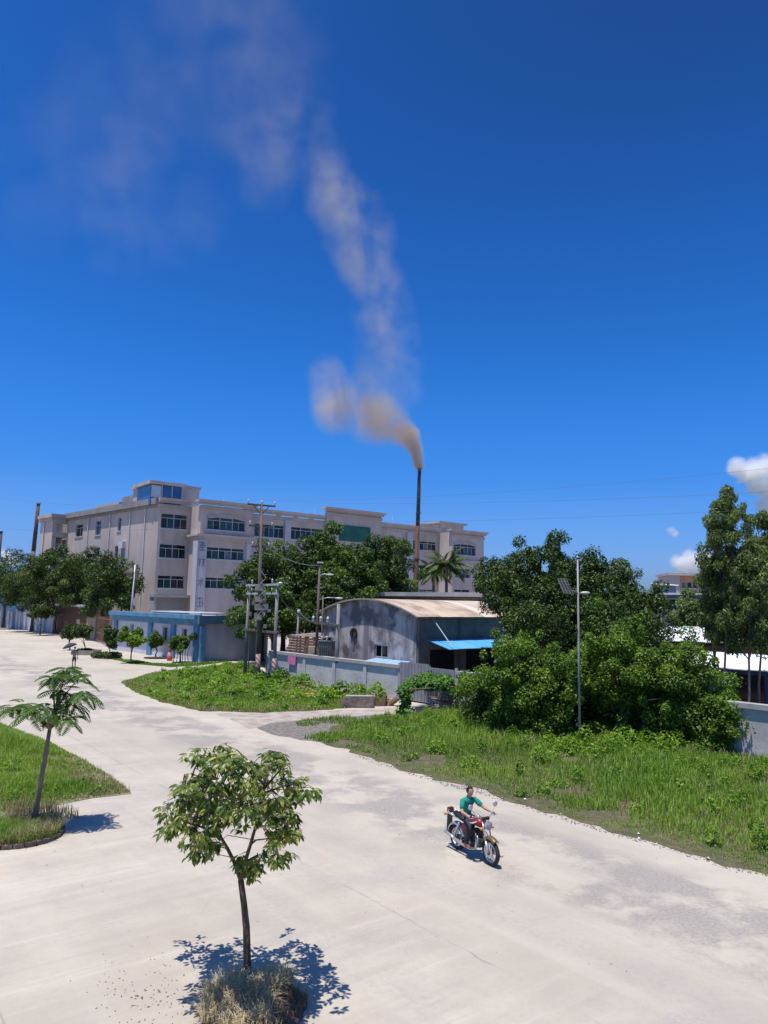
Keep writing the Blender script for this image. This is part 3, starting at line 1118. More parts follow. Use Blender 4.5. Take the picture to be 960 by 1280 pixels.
# left face
opL = [(9.75, 10.75, 14.62, 16.36), (15.7, 17.35, 14.4, 16.38), (21.5, 23.9, 14.5, 16.3), (10.1, 11.1, 10.98, 12.65), (15.8, 17.5, 10.9, 12.64), (10.1, 11.1, 7.2, 8.9), (15.8, 17.5, 7.2, 8.9)]
facade(fL, 0, 27.0, 0, TOP, 0, opL)
for o in opL:
    window(fL, *o, 0, 2, 0.3)
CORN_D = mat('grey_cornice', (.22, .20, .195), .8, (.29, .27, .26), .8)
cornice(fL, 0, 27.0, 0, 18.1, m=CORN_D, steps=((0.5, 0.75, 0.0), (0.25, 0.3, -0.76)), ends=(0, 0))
for u in (3.2, 7.2, 12.9, 19.6):
    b = MB(fL)
    b.tube([(u, .12, 5), (u, .12, 17.3)], .07, 6)
    b.build('drain_pipe', WPIPE, fac)
# stair tower at the far left end, with open landings towards the camera
tw = 2.1
b = MB(fL)
zt = 16.9
b.add([(27.0, -.02, 0), (31.6, -.02, 0), (31.6, -.02, zt), (27.0, -.02, zt)], [(0, 1, 2, 3)])
b.add([(27.0, tw, 0), (31.6, tw, 0), (31.6, tw, zt), (27.0, tw, zt)], [(0, 1, 2, 3)])
b.add([(33.6, 0, 0), (31.6, tw, 0), (31.6, tw, zt), (33.6, 0, zt)], [(0, 1, 2, 3)])
for z0, z1 in ((0, 7.4), (8.6, 8.9), (11.1, 12.6), (14.6, 15.3), (16.5, zt)):
    b.add([(27.0, 0, z0), (27.0, tw, z0), (27.0, tw, z1), (27.0, 0, z1)], [(0, 1, 2, 3)])
b.box((27.05, tw - .6, 0), (27.6, tw - .05, zt))
b.add([(28.6, 0, 0), (28.6, tw, 0), (28.6, tw, zt), (28.6, 0, zt)], [(0, 1, 2, 3)])
b.build('stair_tower', TILE, fac, fix=False)
cornice(fL, 26.95, 31.65, tw, 17.9, steps=((0.5, 0.5, 0), (0.25, 0.5, -0.5)), ends=(0, 0))
b = MB(fL)
b.box((26.45, 0.05, 17.4), (26.94, tw + .5, 17.9))
b.box((26.7, 0.05, 16.9), (26.94, tw + .25, 17.398))
b.build('cornice', CORN, fac)
for z in (8.9, 12.6, 15.3):
    b = MB(fL)
    for k in range(5):
        b.box((26.98, .2 + k * .3, z), (27.02, .24 + k * .3, z + .9))
    b.box((26.97, .1, z + .9), (27.04, tw - .65, z + .98))
    b.build('railing', ALU, fac)
for z in (7.4, 11.1, 14.6):
    b = MB(fL)
    b.box((27.02, .05, z - .12), (28.5, tw - .05, z))
    b.build('floor_slab', GREY, fac)
b = MB(fL)
b.tube([(30.0, tw + .12, 4), (30.0, tw + .12, 16.8)], .09, 6)
b.build('drain_pipe', WPIPE, fac)
# roof slab, corner penthouse, roof boxes
b = MB()
R_ = lambda f, u, w: f(u, w, 0)[:2]
poly = [R_(fF, 0, -.3), R_(fF, 4.4, -.3), R_(fF, 46.4, -.3), R_(fF, 53.5, -.3), R_(fF, 53.5, -14), R_(fF, 12, -16), R_(fL, 31.4, -10), R_(fL, 31.4, -.3), R_(fL, 27, -.3)]
b.prism(poly, 17.0, 17.3)
for (u0, u1) in ((4.1, 10.95), (46.45, 53.55)):
    b.prism([R_(fF, u0, -.2), R_(fF, u1, -.2), R_(fF, u1, PW - .05), R_(fF, u0, PW - .05)], 16.9, 17.1)
b.build('roof', GREY, fac)
b = MB(fL)
b.box((1.6, -6.5, 17.3), (8.9, -1.0, 20.1))
b.build('penthouse', TILE, fac)
b = MB(fF)
b.prism([(-1.1, -6.6), (3.65, -6.6), (3.65, -.75), (-1.05, -.75)], 19.95, 20.35)
b.build('penthouse_roof', CORN, fac)
b = MB(fF)
b.box((-0.75, -6, 17.35), (3.25, -1.1, 19.9))
pg_ = b.build('penthouse', BLUEGLASS, fac)
b = MB(fF)
b.add([(-0.7, -1.08, 18.3), (.55, -1.08, 18.3), (.55, -1.08, 19.8), (-0.7, -1.08, 19.8)], [(0, 1, 2, 3)])
b.build('pane', mat('pale_glass', (0.45, 0.55, 0.65), 0.2), pg_, fix=False)
b = MB(fF)
for u in (.6, 1.9, 3.2):
    b.box((u, -1.07, 17.4), (u + .09, -1.0, 19.9))
b.build('mullion', ALU, pg_)
b = MB(fL)
b.prism([(1.5, -6.7), (9.2, -6.7), (9.2, -.75), (1.5, -.75)], 20.105, 20.42)
b.build('penthouse_roof', CORN, fac)
b = MB(fL)
b.box((9.9, -4, 17.3), (13.2, -1.6, 19.6))
b.build('roof_room', mat('roof_room', (.2, .2, .22), .7, (.3, .29, .28), 1), fac)
b = MB(fL)
b.box((13.3, -4, 17.3), (20.5, -1.2, 18.9))
b.build('roof_shed', mat('tan_sheet', (.42, .36, .28), .7, (.5, .42, .33), 1), fac)
b = MB(fF)
b.box((44.8, -9, 17.3), (52.2, -2.5, 18.5))
b.box((48.8, -8.5, 18.4), (54.3, -2.2, 19.2))
b.build('roof_room', TILE, fac)
b = MB(fF)
b.box((44.4, -9.4, 18.5), (49.0, -2.1, 18.78))
b.box((48.3, -9.0, 19.2), (54.8, -1.7, 19.5))
b.build('roof_room_slab', CORN, fac)
for u in (9.0, 10.6, 14.5, 16.0, 20.5, 23.3, 35.5, 37.8):
    b = MB(fF)
    b.tube([(u, -1.2, 17.3), (u + .05, -1.2, 19.2 + .4 * math.sin(u * 7))], .035, 5)
    b.build('roof_pipe', WPIPE, fac)
for u in (17.2, 20.0, 22.6):
    b = MB(fF)
    b.box((u, -2.0, 17.3), (u + .8, -1.4, 18.35))
    b.build('roof_tank', GREY, fac)
b = MB(fL)
b.box((8.2, .02, 12.2), (9.3, .45, 13.1))
b.build('air_conditioner', WPIPE, fac)

# ================================================================ SHOP with blue pilasters
SW = mat('shop_white', (0.52, 0.51, 0.56), 0.8, (0.60, 0.59, 0.63), 0.9, detail=8)
SB = mat('shop_blue', (0.055, 0.20, 0.33), 0.65, (0.12, 0.28, 0.41), 1.2, detail=8)
SG = mat('shop_grey', (0.33, 0.34, 0.38), 0.85, (0.40, 0.41, 0.45), 0.7, detail=8, stretch=(1, 1, .5))
shop = thing('shop_building', 'low white building with bright blue pilasters and cornice in front of the factory', 'building', (-16.62, 67.25, 0))
fS = frame(0, 0, -48)
fs_ = lambda u, w, z: fS(u - 20.1, w, z)
fSd = frame(0, 0, 42)
sp = fac
SO = [(4.0, 5.1, 1.5, 3.0), (12.1, 13.2, 1.55, 2.95), (16.2, 17.3, 1.55, 2.95)]
_f = fac
fac = shop
facade(fs_, 0, 20.1, 0, 3.8, 0, SO, m=SW)
for o in SO:
    window(fs_, *o, 0, 2, 0)
facade(fSd, 0, 7.2, 0, 3.8, 0, [(5.9, 7.0, 0, 3.2)], m=SG)
b = MB(fSd)
b.add([(5.9, -.3, 0), (7.0, -.3, 0), (7.0, -.3, 3.2), (5.9, -.3, 3.2)], [(0, 1, 2, 3)])
b.build('door', GLASS_D, shop, fix=False)
for u in (0.0, 9.0, 14.2, 18.9):
    b = MB(fs_)
    b.box((u, .003, 0), (u + .85, .22, 3.3))
    b.build('pilaster', SB, shop)
b = MB(fSd)
b.box((-.1, .003, 0), (.35, .2, 3.3))
b.build('pilaster', SB, shop)
for (z0, z1, pr) in ((3.3, 3.62, .35), (3.625, 3.9, .55), (3.905, 4.3, .8)):
    b = MB(fs_)
    b.box((-.1, .004, z0), (20.1, pr, z1))
    b.build('cornice', SB, shop)
b = MB(fSd)
b.box((-.5, .004, 3.5), (7.5, .45, 4.25))
b.build('cornice', mat('shop_slate', (0.06, 0.12, 0.18), .7, (.09, .16, .22), 1), shop)
b = MB(fSd)
b.prism([(-.3, -.1), (7.2, -.1), (7.2, -14), (-.3, -14)], 3.82, 4.05)
b.build('roof', GREY, shop)
fac = _f
wr = thing('lean_to_roof', 'white sheet roof sloping up behind the blue cornice', 'roof', (-20.5, 74.0, 0))
b = MB(frame(0, 0, -48))
for k in range(9):
    b.box((-8 + k * 1.2, -.3 - 3, 4.35), (-8 + k * 1.2 + 1.17, 2.6 - 3, 4.42 + .02 * (k % 2)))
b.build('roof_sheet', mat('white_sheet', (0.72, 0.72, 0.72), .6), wr)
b = MB(frame(0, 0, -48))
for k in range(4):
    b.box((-7.9 + k * 3.4, -2.9, 0), (-7.8 + k * 3.4, -2.8, 4.35))
b.build('post', ALU, wr)
awn = thing('striped_parasol', 'faded red and white awning peak behind the flat grey shop side', 'awning', (-11.3, 71.8, 0))
b = MB()
vs = [(0, 0, 5.15)] + [(1.9 * math.cos(k * PI / 4), 1.9 * math.sin(k * PI / 4), 4.45) for k in range(8)]
for k in range(8):
    b.add([vs[0], vs[1 + k], vs[1 + (k + 1) % 8]], [(0, 1, 2)], k % 2)
b.build('canopy', [mat('faded_red', (0.5, 0.10, 0.07), .7), mat('cream_cloth', (0.7, 0.68, 0.64), .7)], awn, fix=False)
b = MB()
b.tube([(0, 0, 0), (0, 0, 5.1)], .05, 6)
b.build('post', ALU, awn)

# ================================================================ BOUNDARY WALL
CW = mat('wall_render', (0.42, 0.40, 0.38), 0.85, (0.55, 0.525, 0.50), 1.1, detail=8, bump=0.25)
CWS = mat('wall_coping', (0.30, 0.29, 0.29), 0.9, (0.42, 0.40, 0.385), 1.6, detail=8)
BLOCKD = mat('wall_dark', (0.20, 0.20, 0.215), 0.85, (0.27, 0.265, 0.28), 1.2, detail=8)
WANG = -48.8
fW = frame(0, 0, WANG)
wall = thing('boundary_wall', 'long grey rendered boundary wall behind the grass, shaded under its coping', 'wall', (WALL_A[0], WALL_A[1], 0))
secs = [(-1.5, 3.0), (3.02, 6.4), (6.42, 9.6), (9.62, 12.9), (17.4, 20.6), (20.62, 24.0), (24.02, 27.4), (27.42, 30.8), (30.82, 34.2), (34.22, 37.6), (37.62, 41.0), (41.02, 46.5)]
for i, (a, c) in enumerate(secs):
    b = MB(fW)
    b.box((a, -.18, -.05), (c, 0, 1.82))
    for k in range(1, 9):
        pass
    b.build('wall_panel', CW, wall)
    b = MB(fW)
    b.box((a - .005, -.30, 1.823), (c + .005, .11, 2.02))
    b.build('coping', CWS, wall)
b = MB(fW)
for a, c in secs:
    b.box((a - .16, .002, 0), (a + .16, .07, 1.815))
b.build('buttress', CW, wall)
gate = thing('sheet_metal_gate', 'dull grey sheet metal gate panels set in the boundary wall behind the vine arbor', 'gate', (*[WALL_A[i] + (math.cos(math.radians(WANG)), math.sin(math.radians(WANG)))[i] * 15.2 for i in (0, 1)], 0))
for (a, c, h) in ((-2.25, .15, 2.22), (.18, 2.15, 2.06)):
    b = MB(fW)
    b.box((a, .06, .08), (c, .11, h))
    for k in range(8):
        u = a + .12 + k * (c - a - .2) / 8
        b.box((u, .111, .1), (u + .05, .135, h - .04))
    b.build('gate_leaf', BLOCKD, gate)
for u in (-2.4, .165, 2.2):
    b = MB(fW)
    b.box((u - .07 * (u != .165) - .012, -.05, 0), (u + .07 * (u != .165) + .012, .05, 2.15))
    b.build('post', CWS, gate)

# ================================================================ ARCHED SHED
def gable_mat():
    m = mat('shed_gable', (0.21, 0.19, 0.19), 0.85, (0.46, 0.42, 0.405), 1.5, detail=10, stretch=(1, 1, 0.16), bump=0.2, lo=.40, hi=.60)
    n = m.node_tree
    p = n.nodes['Principled BSDF']
    tc = n.nodes.new('ShaderNodeTexCoord')
    t = n.nodes.new('ShaderNodeTexNoise')
    t.inputs['Scale'].default_value = 0.9
    t.inputs['Detail'].default_value = 8
    n.links.new(tc.outputs['Object'], t.inputs[0])
    r = n.nodes.new('ShaderNodeMapRange')
    r.inputs[1].default_value = 0.5
    r.inputs[2].default_value = 0.62
    n.links.new(t.outputs[0], r.inputs[0])
    x = n.nodes.new('ShaderNodeMix')
    x.data_type = 'RGBA'
    n.links.new(r.outputs[0], x.inputs[0])
    old = p.inputs['Base Color'].links[0].from_socket
    n.links.new(old, x.inputs[6])
    x.inputs[7].default_value = (0.13, 0.12, 0.13, 1)
    n.links.new(x.outputs[2], p.inputs['Base Color'])
    return m


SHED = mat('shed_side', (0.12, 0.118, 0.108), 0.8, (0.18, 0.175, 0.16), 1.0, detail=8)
RUST = mat('rusted_sheet', (0.54, 0.43, 0.31), 0.6, (0.36, 0.25, 0.17), 0.7, detail=9, stretch=(.5, .5, 1), lo=.47, hi=.72)
RUST2 = mat('rusted_sheet_dark', (0.50, 0.40, 0.30), 0.6, (0.30, 0.20, 0.14), 1.3, detail=9, stretch=(.5, .5, 1), lo=.42, hi=.66)
RUST3 = mat('rusted_sheet_pale', (0.62, 0.54, 0.44), 0.55, (0.50, 0.40, 0.30), 0.9, detail=9, stretch=(.5, .5, 1), lo=.45, hi=.7)
SKYBLUE = mat('blue_sheet', (0.075, 0.33, 0.60), 0.55, (0.12, 0.39, 0.66), 0.8)
ox, oy = -4.25, 53.02
fG = frame(0, 0, -48.8)       # gable plane, outward towards the road
shed = thing('arched_shed', 'old shed with a weathered grey gable under a rusty arched sheet roof', 'shed', (ox, oy, 0))
W_, EZ, RZ, DEP = 9.75, 4.95, 0.92, 17.0


def arch(u):
    return EZ + RZ * (1 - ((u - W_ / 2) / (W_ / 2)) ** 2)


b = MB(fG)
k = 28
gw = (5.75, 7.05, 2.10, 2.95)   # small window opening
us = sorted({*[W_ * i / k for i in range(k + 1)], gw[0], gw[1]})
for i in range(len(us) - 1):
    a, c = us[i], us[i + 1]
    zz = [(0, arch(a), arch(c))]
    if gw[0] - 1e-6 <= a and c <= gw[1] + 1e-6:
        b.add([(a, 0, 0), (c, 0, 0), (c, 0, gw[2]), (a, 0, gw[2])], [(0, 1, 2, 3)])
        b.add([(a, 0, gw[3]), (c, 0, gw[3]), (c, 0, arch(c)), (a, 0, arch(a))], [(0, 1, 2, 3)])
    else:
        b.add([(a, 0, 0), (c, 0, 0), (c, 0, arch(c)), (a, 0, arch(a))], [(0, 1, 2, 3)])
b.build('gable_wall', gable_mat(), shed, fix=False)
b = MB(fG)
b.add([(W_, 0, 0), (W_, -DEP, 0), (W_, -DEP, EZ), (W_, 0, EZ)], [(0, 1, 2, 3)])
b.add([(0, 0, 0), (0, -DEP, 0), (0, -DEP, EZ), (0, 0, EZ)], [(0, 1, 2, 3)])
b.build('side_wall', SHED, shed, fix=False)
for (d0, d1, z0, z1) in ((1.2, 3.4, 0, 2.75), (4.6, 8.6, 0, 2.8)):
    b = MB(fG)
    b.box((W_ + .003, -d0, z0), (W_ + .03, -d1, z1))
    b.build('doorway', mat('dark_opening', (0.008, 0.008, 0.01), .9), shed)
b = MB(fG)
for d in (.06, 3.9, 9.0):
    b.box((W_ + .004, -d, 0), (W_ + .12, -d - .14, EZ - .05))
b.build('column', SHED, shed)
b = MB(fG)
a, c, d, e = gw
for q in (((a, 0, d), (c, 0, d), (c, -.3, d), (a, -.3, d)), ((a, 0, e), (c, 0, e), (c, -.3, e), (a, -.3, e)), ((a, 0, d), (a, 0, e), (a, -.3, e), (a, -.3, d)), ((c, 0, d), (c, 0, e), (c, -.3, e), (c, -.3, d)), ((a, -.3, d), (c, -.3, d), (c, -.3, e), (a, -.3, e))):
    b.add(q, [(0, 1, 2, 3)], 0)
sw = b.build('window', GLASS_D, shed, fix=False)
b = MB(fG)
for u in (a + .02, (a + c) / 2 - .03, c - .08):
    b.box((u, -.12, d), (u + .035, -.06, e))
b.box((a, -.125, e - .08), (c, -.055, e - .003))
b.box((a, -.125, d + .003), (c, -.055, d + .06))
b.build('frame', ALU, sw)
b = MB(fG)
b.lathe([(0.0, .06), (.30, .06), (.36, .10), (.36, .0)], 14, o=(3.55, 0, 3.55), axis='y')
b.build('vent_fan', GLASS_D, shed)
b = MB(fG)
b.box((3.45, .004, 2.5), (3.62, .05, 3.1))
b.build('stain_pipe', SHED, shed)
# curved roof sheets, each its own piece
nS = 17
for i in range(nS):
    d0, d1 = .36 - i * (DEP + .8) / nS, .36 - (i + 1) * (DEP + .8) / nS - .05
    b = MB(fG)
    kk = 16
    lift = .012 * (i % 2)
    vs = []
    for j in range(kk + 1):
        u = -.45 + (W_ + .9) * j / kk
        z = arch(u) + .07 + lift + rnd.uniform(-.004, .004)
        vs += [(u, d0, z), (u, d1, z), (u, d0, z - .045), (u, d1, z - .045)]
    fs = []
    for j in range(kk):
        p, q = j * 4, j * 4 + 4
        fs += [(p, q, q + 1, p + 1), (p + 2, p + 3, q + 3, q + 2), (p, p + 2, q + 2, q), (p + 1, q + 1, q + 3, p + 3)]
    b.add(vs, fs)
    b.build('roof_sheet', rnd.choice((RUST, RUST, RUST2, RUST3)), shed)
b = MB(fG)
vs = []
for j in range(21):
    u = -.45 + (W_ + .9) * j / 20
    vs += [(u, .37, arch(u) + .095), (u, .37, arch(u) + .0), (u, .40, arch(u) + .095), (u, .40, arch(u) + .0)]
fs = []
for j in range(20):
    p, q = j * 4, j * 4 + 4
    fs += [(p, q, q + 1, p + 1), (p + 2, p + 3, q + 3, q + 2), (p, p + 2, q + 2, q), (p + 1, q + 1, q + 3, p + 3)]
b.add(vs, fs)
b.build('verge_trim', mat('trim_grey', (.30, .28, .25), .7), shed)
aw = thing('sheet_awning', 'bright blue sheet awning hung on rods from the shaded side of the arched shed', 'awning', (ox, oy, 0))
for k in range(9):
    d0, d1 = -.9 - k * .98, -.9 - (k + 1) * .98 + .02
    b = MB(fG)
    lf = .01 * (k % 2)
    b.add([(W_ + .05, d0, 3.40 + lf), (W_ + .05, d1, 3.40 + lf), (W_ + 2.0, d1, 2.92 + lf), (W_ + 2.0, d0, 2.92 + lf),
           (W_ + .05, d0, 3.36 + lf), (W_ + .05, d1, 3.36 + lf), (W_ + 2.0, d1, 2.88 + lf), (W_ + 2.0, d0, 2.88 + lf)],
          [(0, 1, 2, 3), (7, 6, 5, 4), (0, 4, 5, 1), (1, 5, 6, 2), (2, 6, 7, 3), (3, 7, 4, 0)])
    b.build('sheet', SKYBLUE, aw)
for d in (1.3, 7.6):
    b = MB(fG)
    b.tube([(W_ + .06, -d, 4.8), (W_ + 1.9, -d, 2.99)], .035, 6)
    b.build('rod', ALU, aw)
aw2 = thing('window_awning', 'small pale blue sheet lying over the boundary wall under the shed window', 'awning', (ox, oy, 0))
for k in range(4):
    b = MB(fG)
    a, c = 5.9 + k * .85, 5.9 + (k + 1) * .85 - .02
    b.add([(a, .02, 2.05), (c, .02, 2.05), (c, 1.3, 1.86 + .008 * (k % 2)), (a, 1.3, 1.86 + .008 * (k % 2)), (a, .02, 2.02), (c, .02, 2.02), (c, 1.3, 1.83), (a, 1.3, 1.83)],
          [(0, 1, 2, 3), (7, 6, 5, 4), (0, 4, 5, 1), (1, 5, 6, 2), (2, 6, 7, 3), (3, 7, 4, 0)])
    b.build('sheet', mat('pale_blue_sheet', (0.25, 0.42, 0.66), .5), aw2)
# flat roofed block behind the shed
fb = thing('flat_roofed_block', 'low dark building with a pale flat roof slab just behind the arched shed', 'building', (4.0, 66.0, 0))
b = MB(frame(0, 0, -40))
b.box((-6, -7, 0), (6, 0, 6.35))
b.build('wall', mat('block_wall', (.10, .10, .105), .9, (.16, .15, .15), 1), fb)
b = MB(frame(0, 0, -40))
b.box((-6.5, -7.5, 6.353), (6.5, .7, 6.72))
b.build('roof_slab', mat('pale_slab', (.42, .41, .40), .8, (.33, .32, .31), .7), fb)
# rusty board hut behind the wall, left of the shed
hut = thing('board_hut', 'rusty brown hut of stacked boards behind the boundary wall', 'hut', (WALL_A[0], WALL_A[1], 0))
PLANK = mat('rusty_board', (0.10, 0.055, 0.035), 0.9, (0.22, 0.13, 0.085), 2.2, stretch=(.4, .4, 3))
for k in range(7):
    b = MB(fW)
    z = 1.75 + k * .19
    b.box((-.9 + .12 * math.sin(k * 5), -1.1 - .05 * k, z), (3.3 + .25 * math.sin(k * 3), -1.0 - .05 * k, z + .165))
    b.build('board', PLANK, hut)
for u in (-.6, 1.2, 3.0):
    b = MB(fW)
    b.box((u, -2.1, 0), (u + .12, -2.0, 3.15))
    b.build('post', PLANK, hut)
for k in range(5):
    b = MB(fW)
    q = k * .9 - 1.1
    b.add([(q, -3.9, 3.32), (q + .88, -3.9, 3.32), (q + .88, -1.3, 3.16), (q, -1.3, 3.16), (q, -3.9, 3.28), (q + .88, -3.9, 3.28), (q + .88, -1.3, 3.12), (q, -1.3, 3.12)],
          [(0, 1, 2, 3), (7, 6, 5, 4), (0, 4, 5, 1), (1, 5, 6, 2), (2, 6, 7, 3), (3, 7, 4, 0)])
    b.build('roof_sheet', mat('dull_sheet', (.16, .13, .11), .7, (.26, .22, .19), 1.5), hut)
ps = thing('pink_sign', 'small bright pink board hung on the boundary wall below the board hut', 'sign', (WALL_A[0], WALL_A[1], 0))
b = MB(fW)
b.box((1.1, .09, 1.22), (2.1, .13, 1.80))
b.build('board', mat('pink_paint', (.62, .14, .36), .6, (.68, .25, .42), 3), ps)
b = MB(fW)
for u in (1.2, 2.0):
    b.box((u, .02, 1.3), (u + .04, .089, 1.75))
b.build('bracket', ALU, ps)

# ================================================================ RIGHT: blue shed, far blocks
WROOF = mat('white_roof', (0.80, 0.80, 0.80), 0.6, (0.68, 0.68, 0.70), 0.8, detail=6)
NAVY = mat('navy_sheet', (0.018, 0.060, 0.15), 0.6, (0.03, 0.09, 0.21), 1.2, stretch=(1, 1, .2))
b1 = thing('blue_shed', 'long dark blue sheet metal shed under a white roof beside the gum trees', 'shed', (20, 40, 0))
for k in range(11):
    b = MB(fW)
    a = -4.6 + k * 1.02
    b.box((a, -.06, 0), (a + 1.0, 0 - .02 * (k % 2), 2.42))
    b.build('wall_sheet', NAVY, b1)
for k in range(11):
    b = MB(fW)
    a = -5.0 + k * 1.05
    lf = .02 * (k % 2)
    b.add([(a, .75, 2.45 + lf), (a + 1.04, .75, 2.45 + lf), (a + 1.04, -4.4, 2.98 + lf), (a, -4.4, 2.98 + lf), (a, .75, 2.40 + lf), (a + 1.04, .75, 2.40 + lf), (a + 1.04, -4.4, 2.93 + lf), (a, -4.4, 2.93 + lf)],
          [(0, 1, 2, 3), (7, 6, 5, 4), (0, 4, 5, 1), (1, 5, 6, 2), (2, 6, 7, 3), (3, 7, 4, 0)])
    b.build('roof_sheet', WROOF, b1)
b = MB(fW)
b.box((-.9, .003, .1), (.8, .03, 2.1))
b.build('door', GLASS_D, b1)
b = MB(fW)
b.box((-4.6, -4.5, 0), (6.7, -4.42, 2.9))
b.build('back_wall', NAVY, b1)
b2 = thing('grey_shed', 'dark open shed under a second white roof behind the blue shed', 'shed', (25.5, 52.5, 0))
f2 = frame(0, 0, -40)
for k in range(13):
    b = MB(f2)
    a = -7 + k * 1.25
    lf = .02 * (k % 2)
    b.add([(a, .6, 3.25 + lf), (a + 1.24, .6, 3.25 + lf), (a + 1.24, -7, 4.15 + lf), (a, -7, 4.15 + lf), (a, .6, 3.2 + lf), (a + 1.24, .6, 3.2 + lf), (a + 1.24, -7, 4.1 + lf), (a, -7, 4.1 + lf)],
          [(0, 1, 2, 3), (7, 6, 5, 4), (0, 4, 5, 1), (1, 5, 6, 2), (2, 6, 7, 3), (3, 7, 4, 0)])
    b.build('roof_sheet', WROOF, b2)
b = MB(f2)
b.box((-6.9, -.3, 0), (8.9, -.1, 2.95))
b.box((-6.9, -6.9, 0), (8.9, -6.7, 3.95))
b.build('wall', mat('dark_brick', (.07, .055, .05), .9, (.13, .11, .10), 2), b2)
fr_ = thing('grey_workshop', 'pale grey workshop with an overhanging flat roof behind the two white roofs', 'building', (*A(815,790,74)[:2], 0))
f3 = frame(0, 0, -25)
PALE = mat('workshop_wall', (.40, .355, .335), .85, (.47, .42, .40), .5, detail=8)
b = MB(f3)
b.box((-9, -9, 0), (1.75, 0, 6.55))
b.build('wall', PALE, fr_)
b = MB(f3)
b.box((1.76, -8, 0), (3.2, -.8, 6.5))
b.build('glazed_bay', BLUEGLASS, fr_)
b = MB(f3)
b.box((3.22, -9, 0), (15, -.15, 6.5))
b.build('wall', PALE, fr_)
b = MB(f3)
b.box((-9.5, -9.5, 6.553), (15.5, 1.6, 7.15))
b.build('roof_slab', mat('workshop_roof', (.12, .115, .12), .8, (.17, .165, .165), 1), fr_)
b = MB(f3)
b.box((-9.5, 1.61, 7.0), (15.5, 1.68, 7.2))
b.build('gutter', WPIPE, fr_)
for u in (3.0, 7.5, 12):
    b = MB(f3)
    b.box((u, 1.2, 0), (u + .25, 1.45, 6.55))
    b.build('column', PALE, fr_)
rs = thing('rooftop_hut', 'small roof hut with a white sheet top on the grey workshop', 'hut', (*A(828,735,79)[:2], 7.15))
b = MB(f3)
b.box((-1.0, -1.5, .0), (1.3, 0, 1.0))
b.build('wall', mat('hut_wall', (.25, .3, .33), .8), rs)
b = MB(f3)
b.add([(-1.2, -1.8, 1.3), (1.6, -1.8, 1.1), (1.6, .3, 1.0), (-1.2, .3, 1.15), (-1.2, -1.8, 1.24), (1.6, -1.8, 1.04), (1.6, .3, .95), (-1.2, .3, 1.1)], [(0, 1, 2, 3), (7, 6, 5, 4), (0, 4, 5, 1), (1, 5, 6, 2), (2, 6, 7, 3), (3, 7, 4, 0)])
b.build('roof', WROOF, rs)
br = thing('orange_block', 'far tan block with an orange window grid showing left of the gum trees', 'building', (*A(838,745,115)[:2], 0))
fac, _f = br, fac
f4 = frame(0, 0, -8)
ops = [(1.75 + i * .85, 2.5 + i * .85, 7.6 + j * 1.3, 8.6 + j * 1.3) for i in range(4) for j in range(2)]
facade(f4, 0, 8, 0, 10.8, 0, ops, m=mat('tan_block', (.42, .21, .11), .85, (.50, .28, .16), .6))
for o in ops:
    window(f4, *o, 0, 1, 0)
b = MB(f4)
b.box((-.05, -8, 0), (1.5, .05, 10.85))
b.build('tower', PALE, br)
b = MB(f4)
b.box((-.4, -8, 10.9), (8.5, .5, 11.3))
b.build('roof', CORN, br)
fac = _f

# ================================================================ LEFT: fence, gateway
fen = thing('sheet_metal_fence', 'pale blue grey sheet metal fence along the far left side of the yard', 'fence', (-53.0, 118.4, 0))
d = Vector((-72.15 + 53.75, 137.84 - 119.28)).normalized()
fA = math.degrees(math.atan2(-d.y, -d.x))
fN = frame(0, 0, fA)
cols = [mat('fence_' + k, c, .7, tuple(x * .8 for x in c), 1.2, stretch=(1, 1, .3)) for k, c in (('pale', (.45, .48, .53)), ('blue', (.17, .23, .31)), ('white', (.56, .57, .60)), ('slate', (.24, .28, .33)))]
for k in range(30):
    b = MB(fN)
    u = -44 + k * 1.45
    h = 3.1 + rnd.uniform(-.12, .12) + (.25 if k > 20 else 0)
    b.box((u, -.05, 0), (u + 1.38, .02 - .05 * (k % 2), h))
    b.build('panel', cols[(k * 7 + k // 3) % 4] if k < 22 else cols[2 if k % 3 else 0], fen)
for k in range(11):
    b = MB(fN)
    u = -43.9 + k * 4.35
    b.box((u - .09, .03, 0), (u + .09, .2, 3.5))
    b.build('post', WPIPE, fen)
gw_ = thing('gatehouse', 'dark red brick gatehouse in the shade between the fence and the gate', 'building', (-52.1, 116.8, 0))
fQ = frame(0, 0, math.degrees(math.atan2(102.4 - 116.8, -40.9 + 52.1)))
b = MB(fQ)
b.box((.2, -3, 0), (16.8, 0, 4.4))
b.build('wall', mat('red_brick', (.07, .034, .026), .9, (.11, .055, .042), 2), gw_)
b = MB(fQ)
b.box((0, -3.2, 4.403), (17.1, .5, 4.75))
b.build('roof', GREY, gw_)
b = MB(fQ)
b.box((11.2, .003, 0), (13.0, .05, 2.6))
b.build('door', GLASS_D, gw_)
gp = thing('gate_pier', 'stone gate pier with a pale domed cap beside the rusty gate', 'pier', A0(115,800,101))
b = MB()
b.box((-.65, -.65, 0), (.65, .65, 4.6))
b.build('shaft', mat('pier_stone', (.33, .28, .22), .85, (.42, .36, .29), 1.2), gp)
b = MB()
b.box((-.85, -.85, 4.603), (.85, .85, 4.95))
b.lathe([(.65, 4.953), (.67, 5.15), (.4, 5.4), (0.02, 5.5)], 12)
b.build('cap', mat('pier_cap', (.6, .56, .5), .7), gp)
gt = thing('rusty_gate', 'rusty barred double gate between the stone pier and the shop', 'gate', A0(117,800,99.5))
fR = frame(0, 0, math.degrees(math.atan2(83.5 - 99.5, -31.2 + 39.8)))
RB = mat('rust_bar', (.16, .09, .05), .8, (.24, .15, .09), 3)
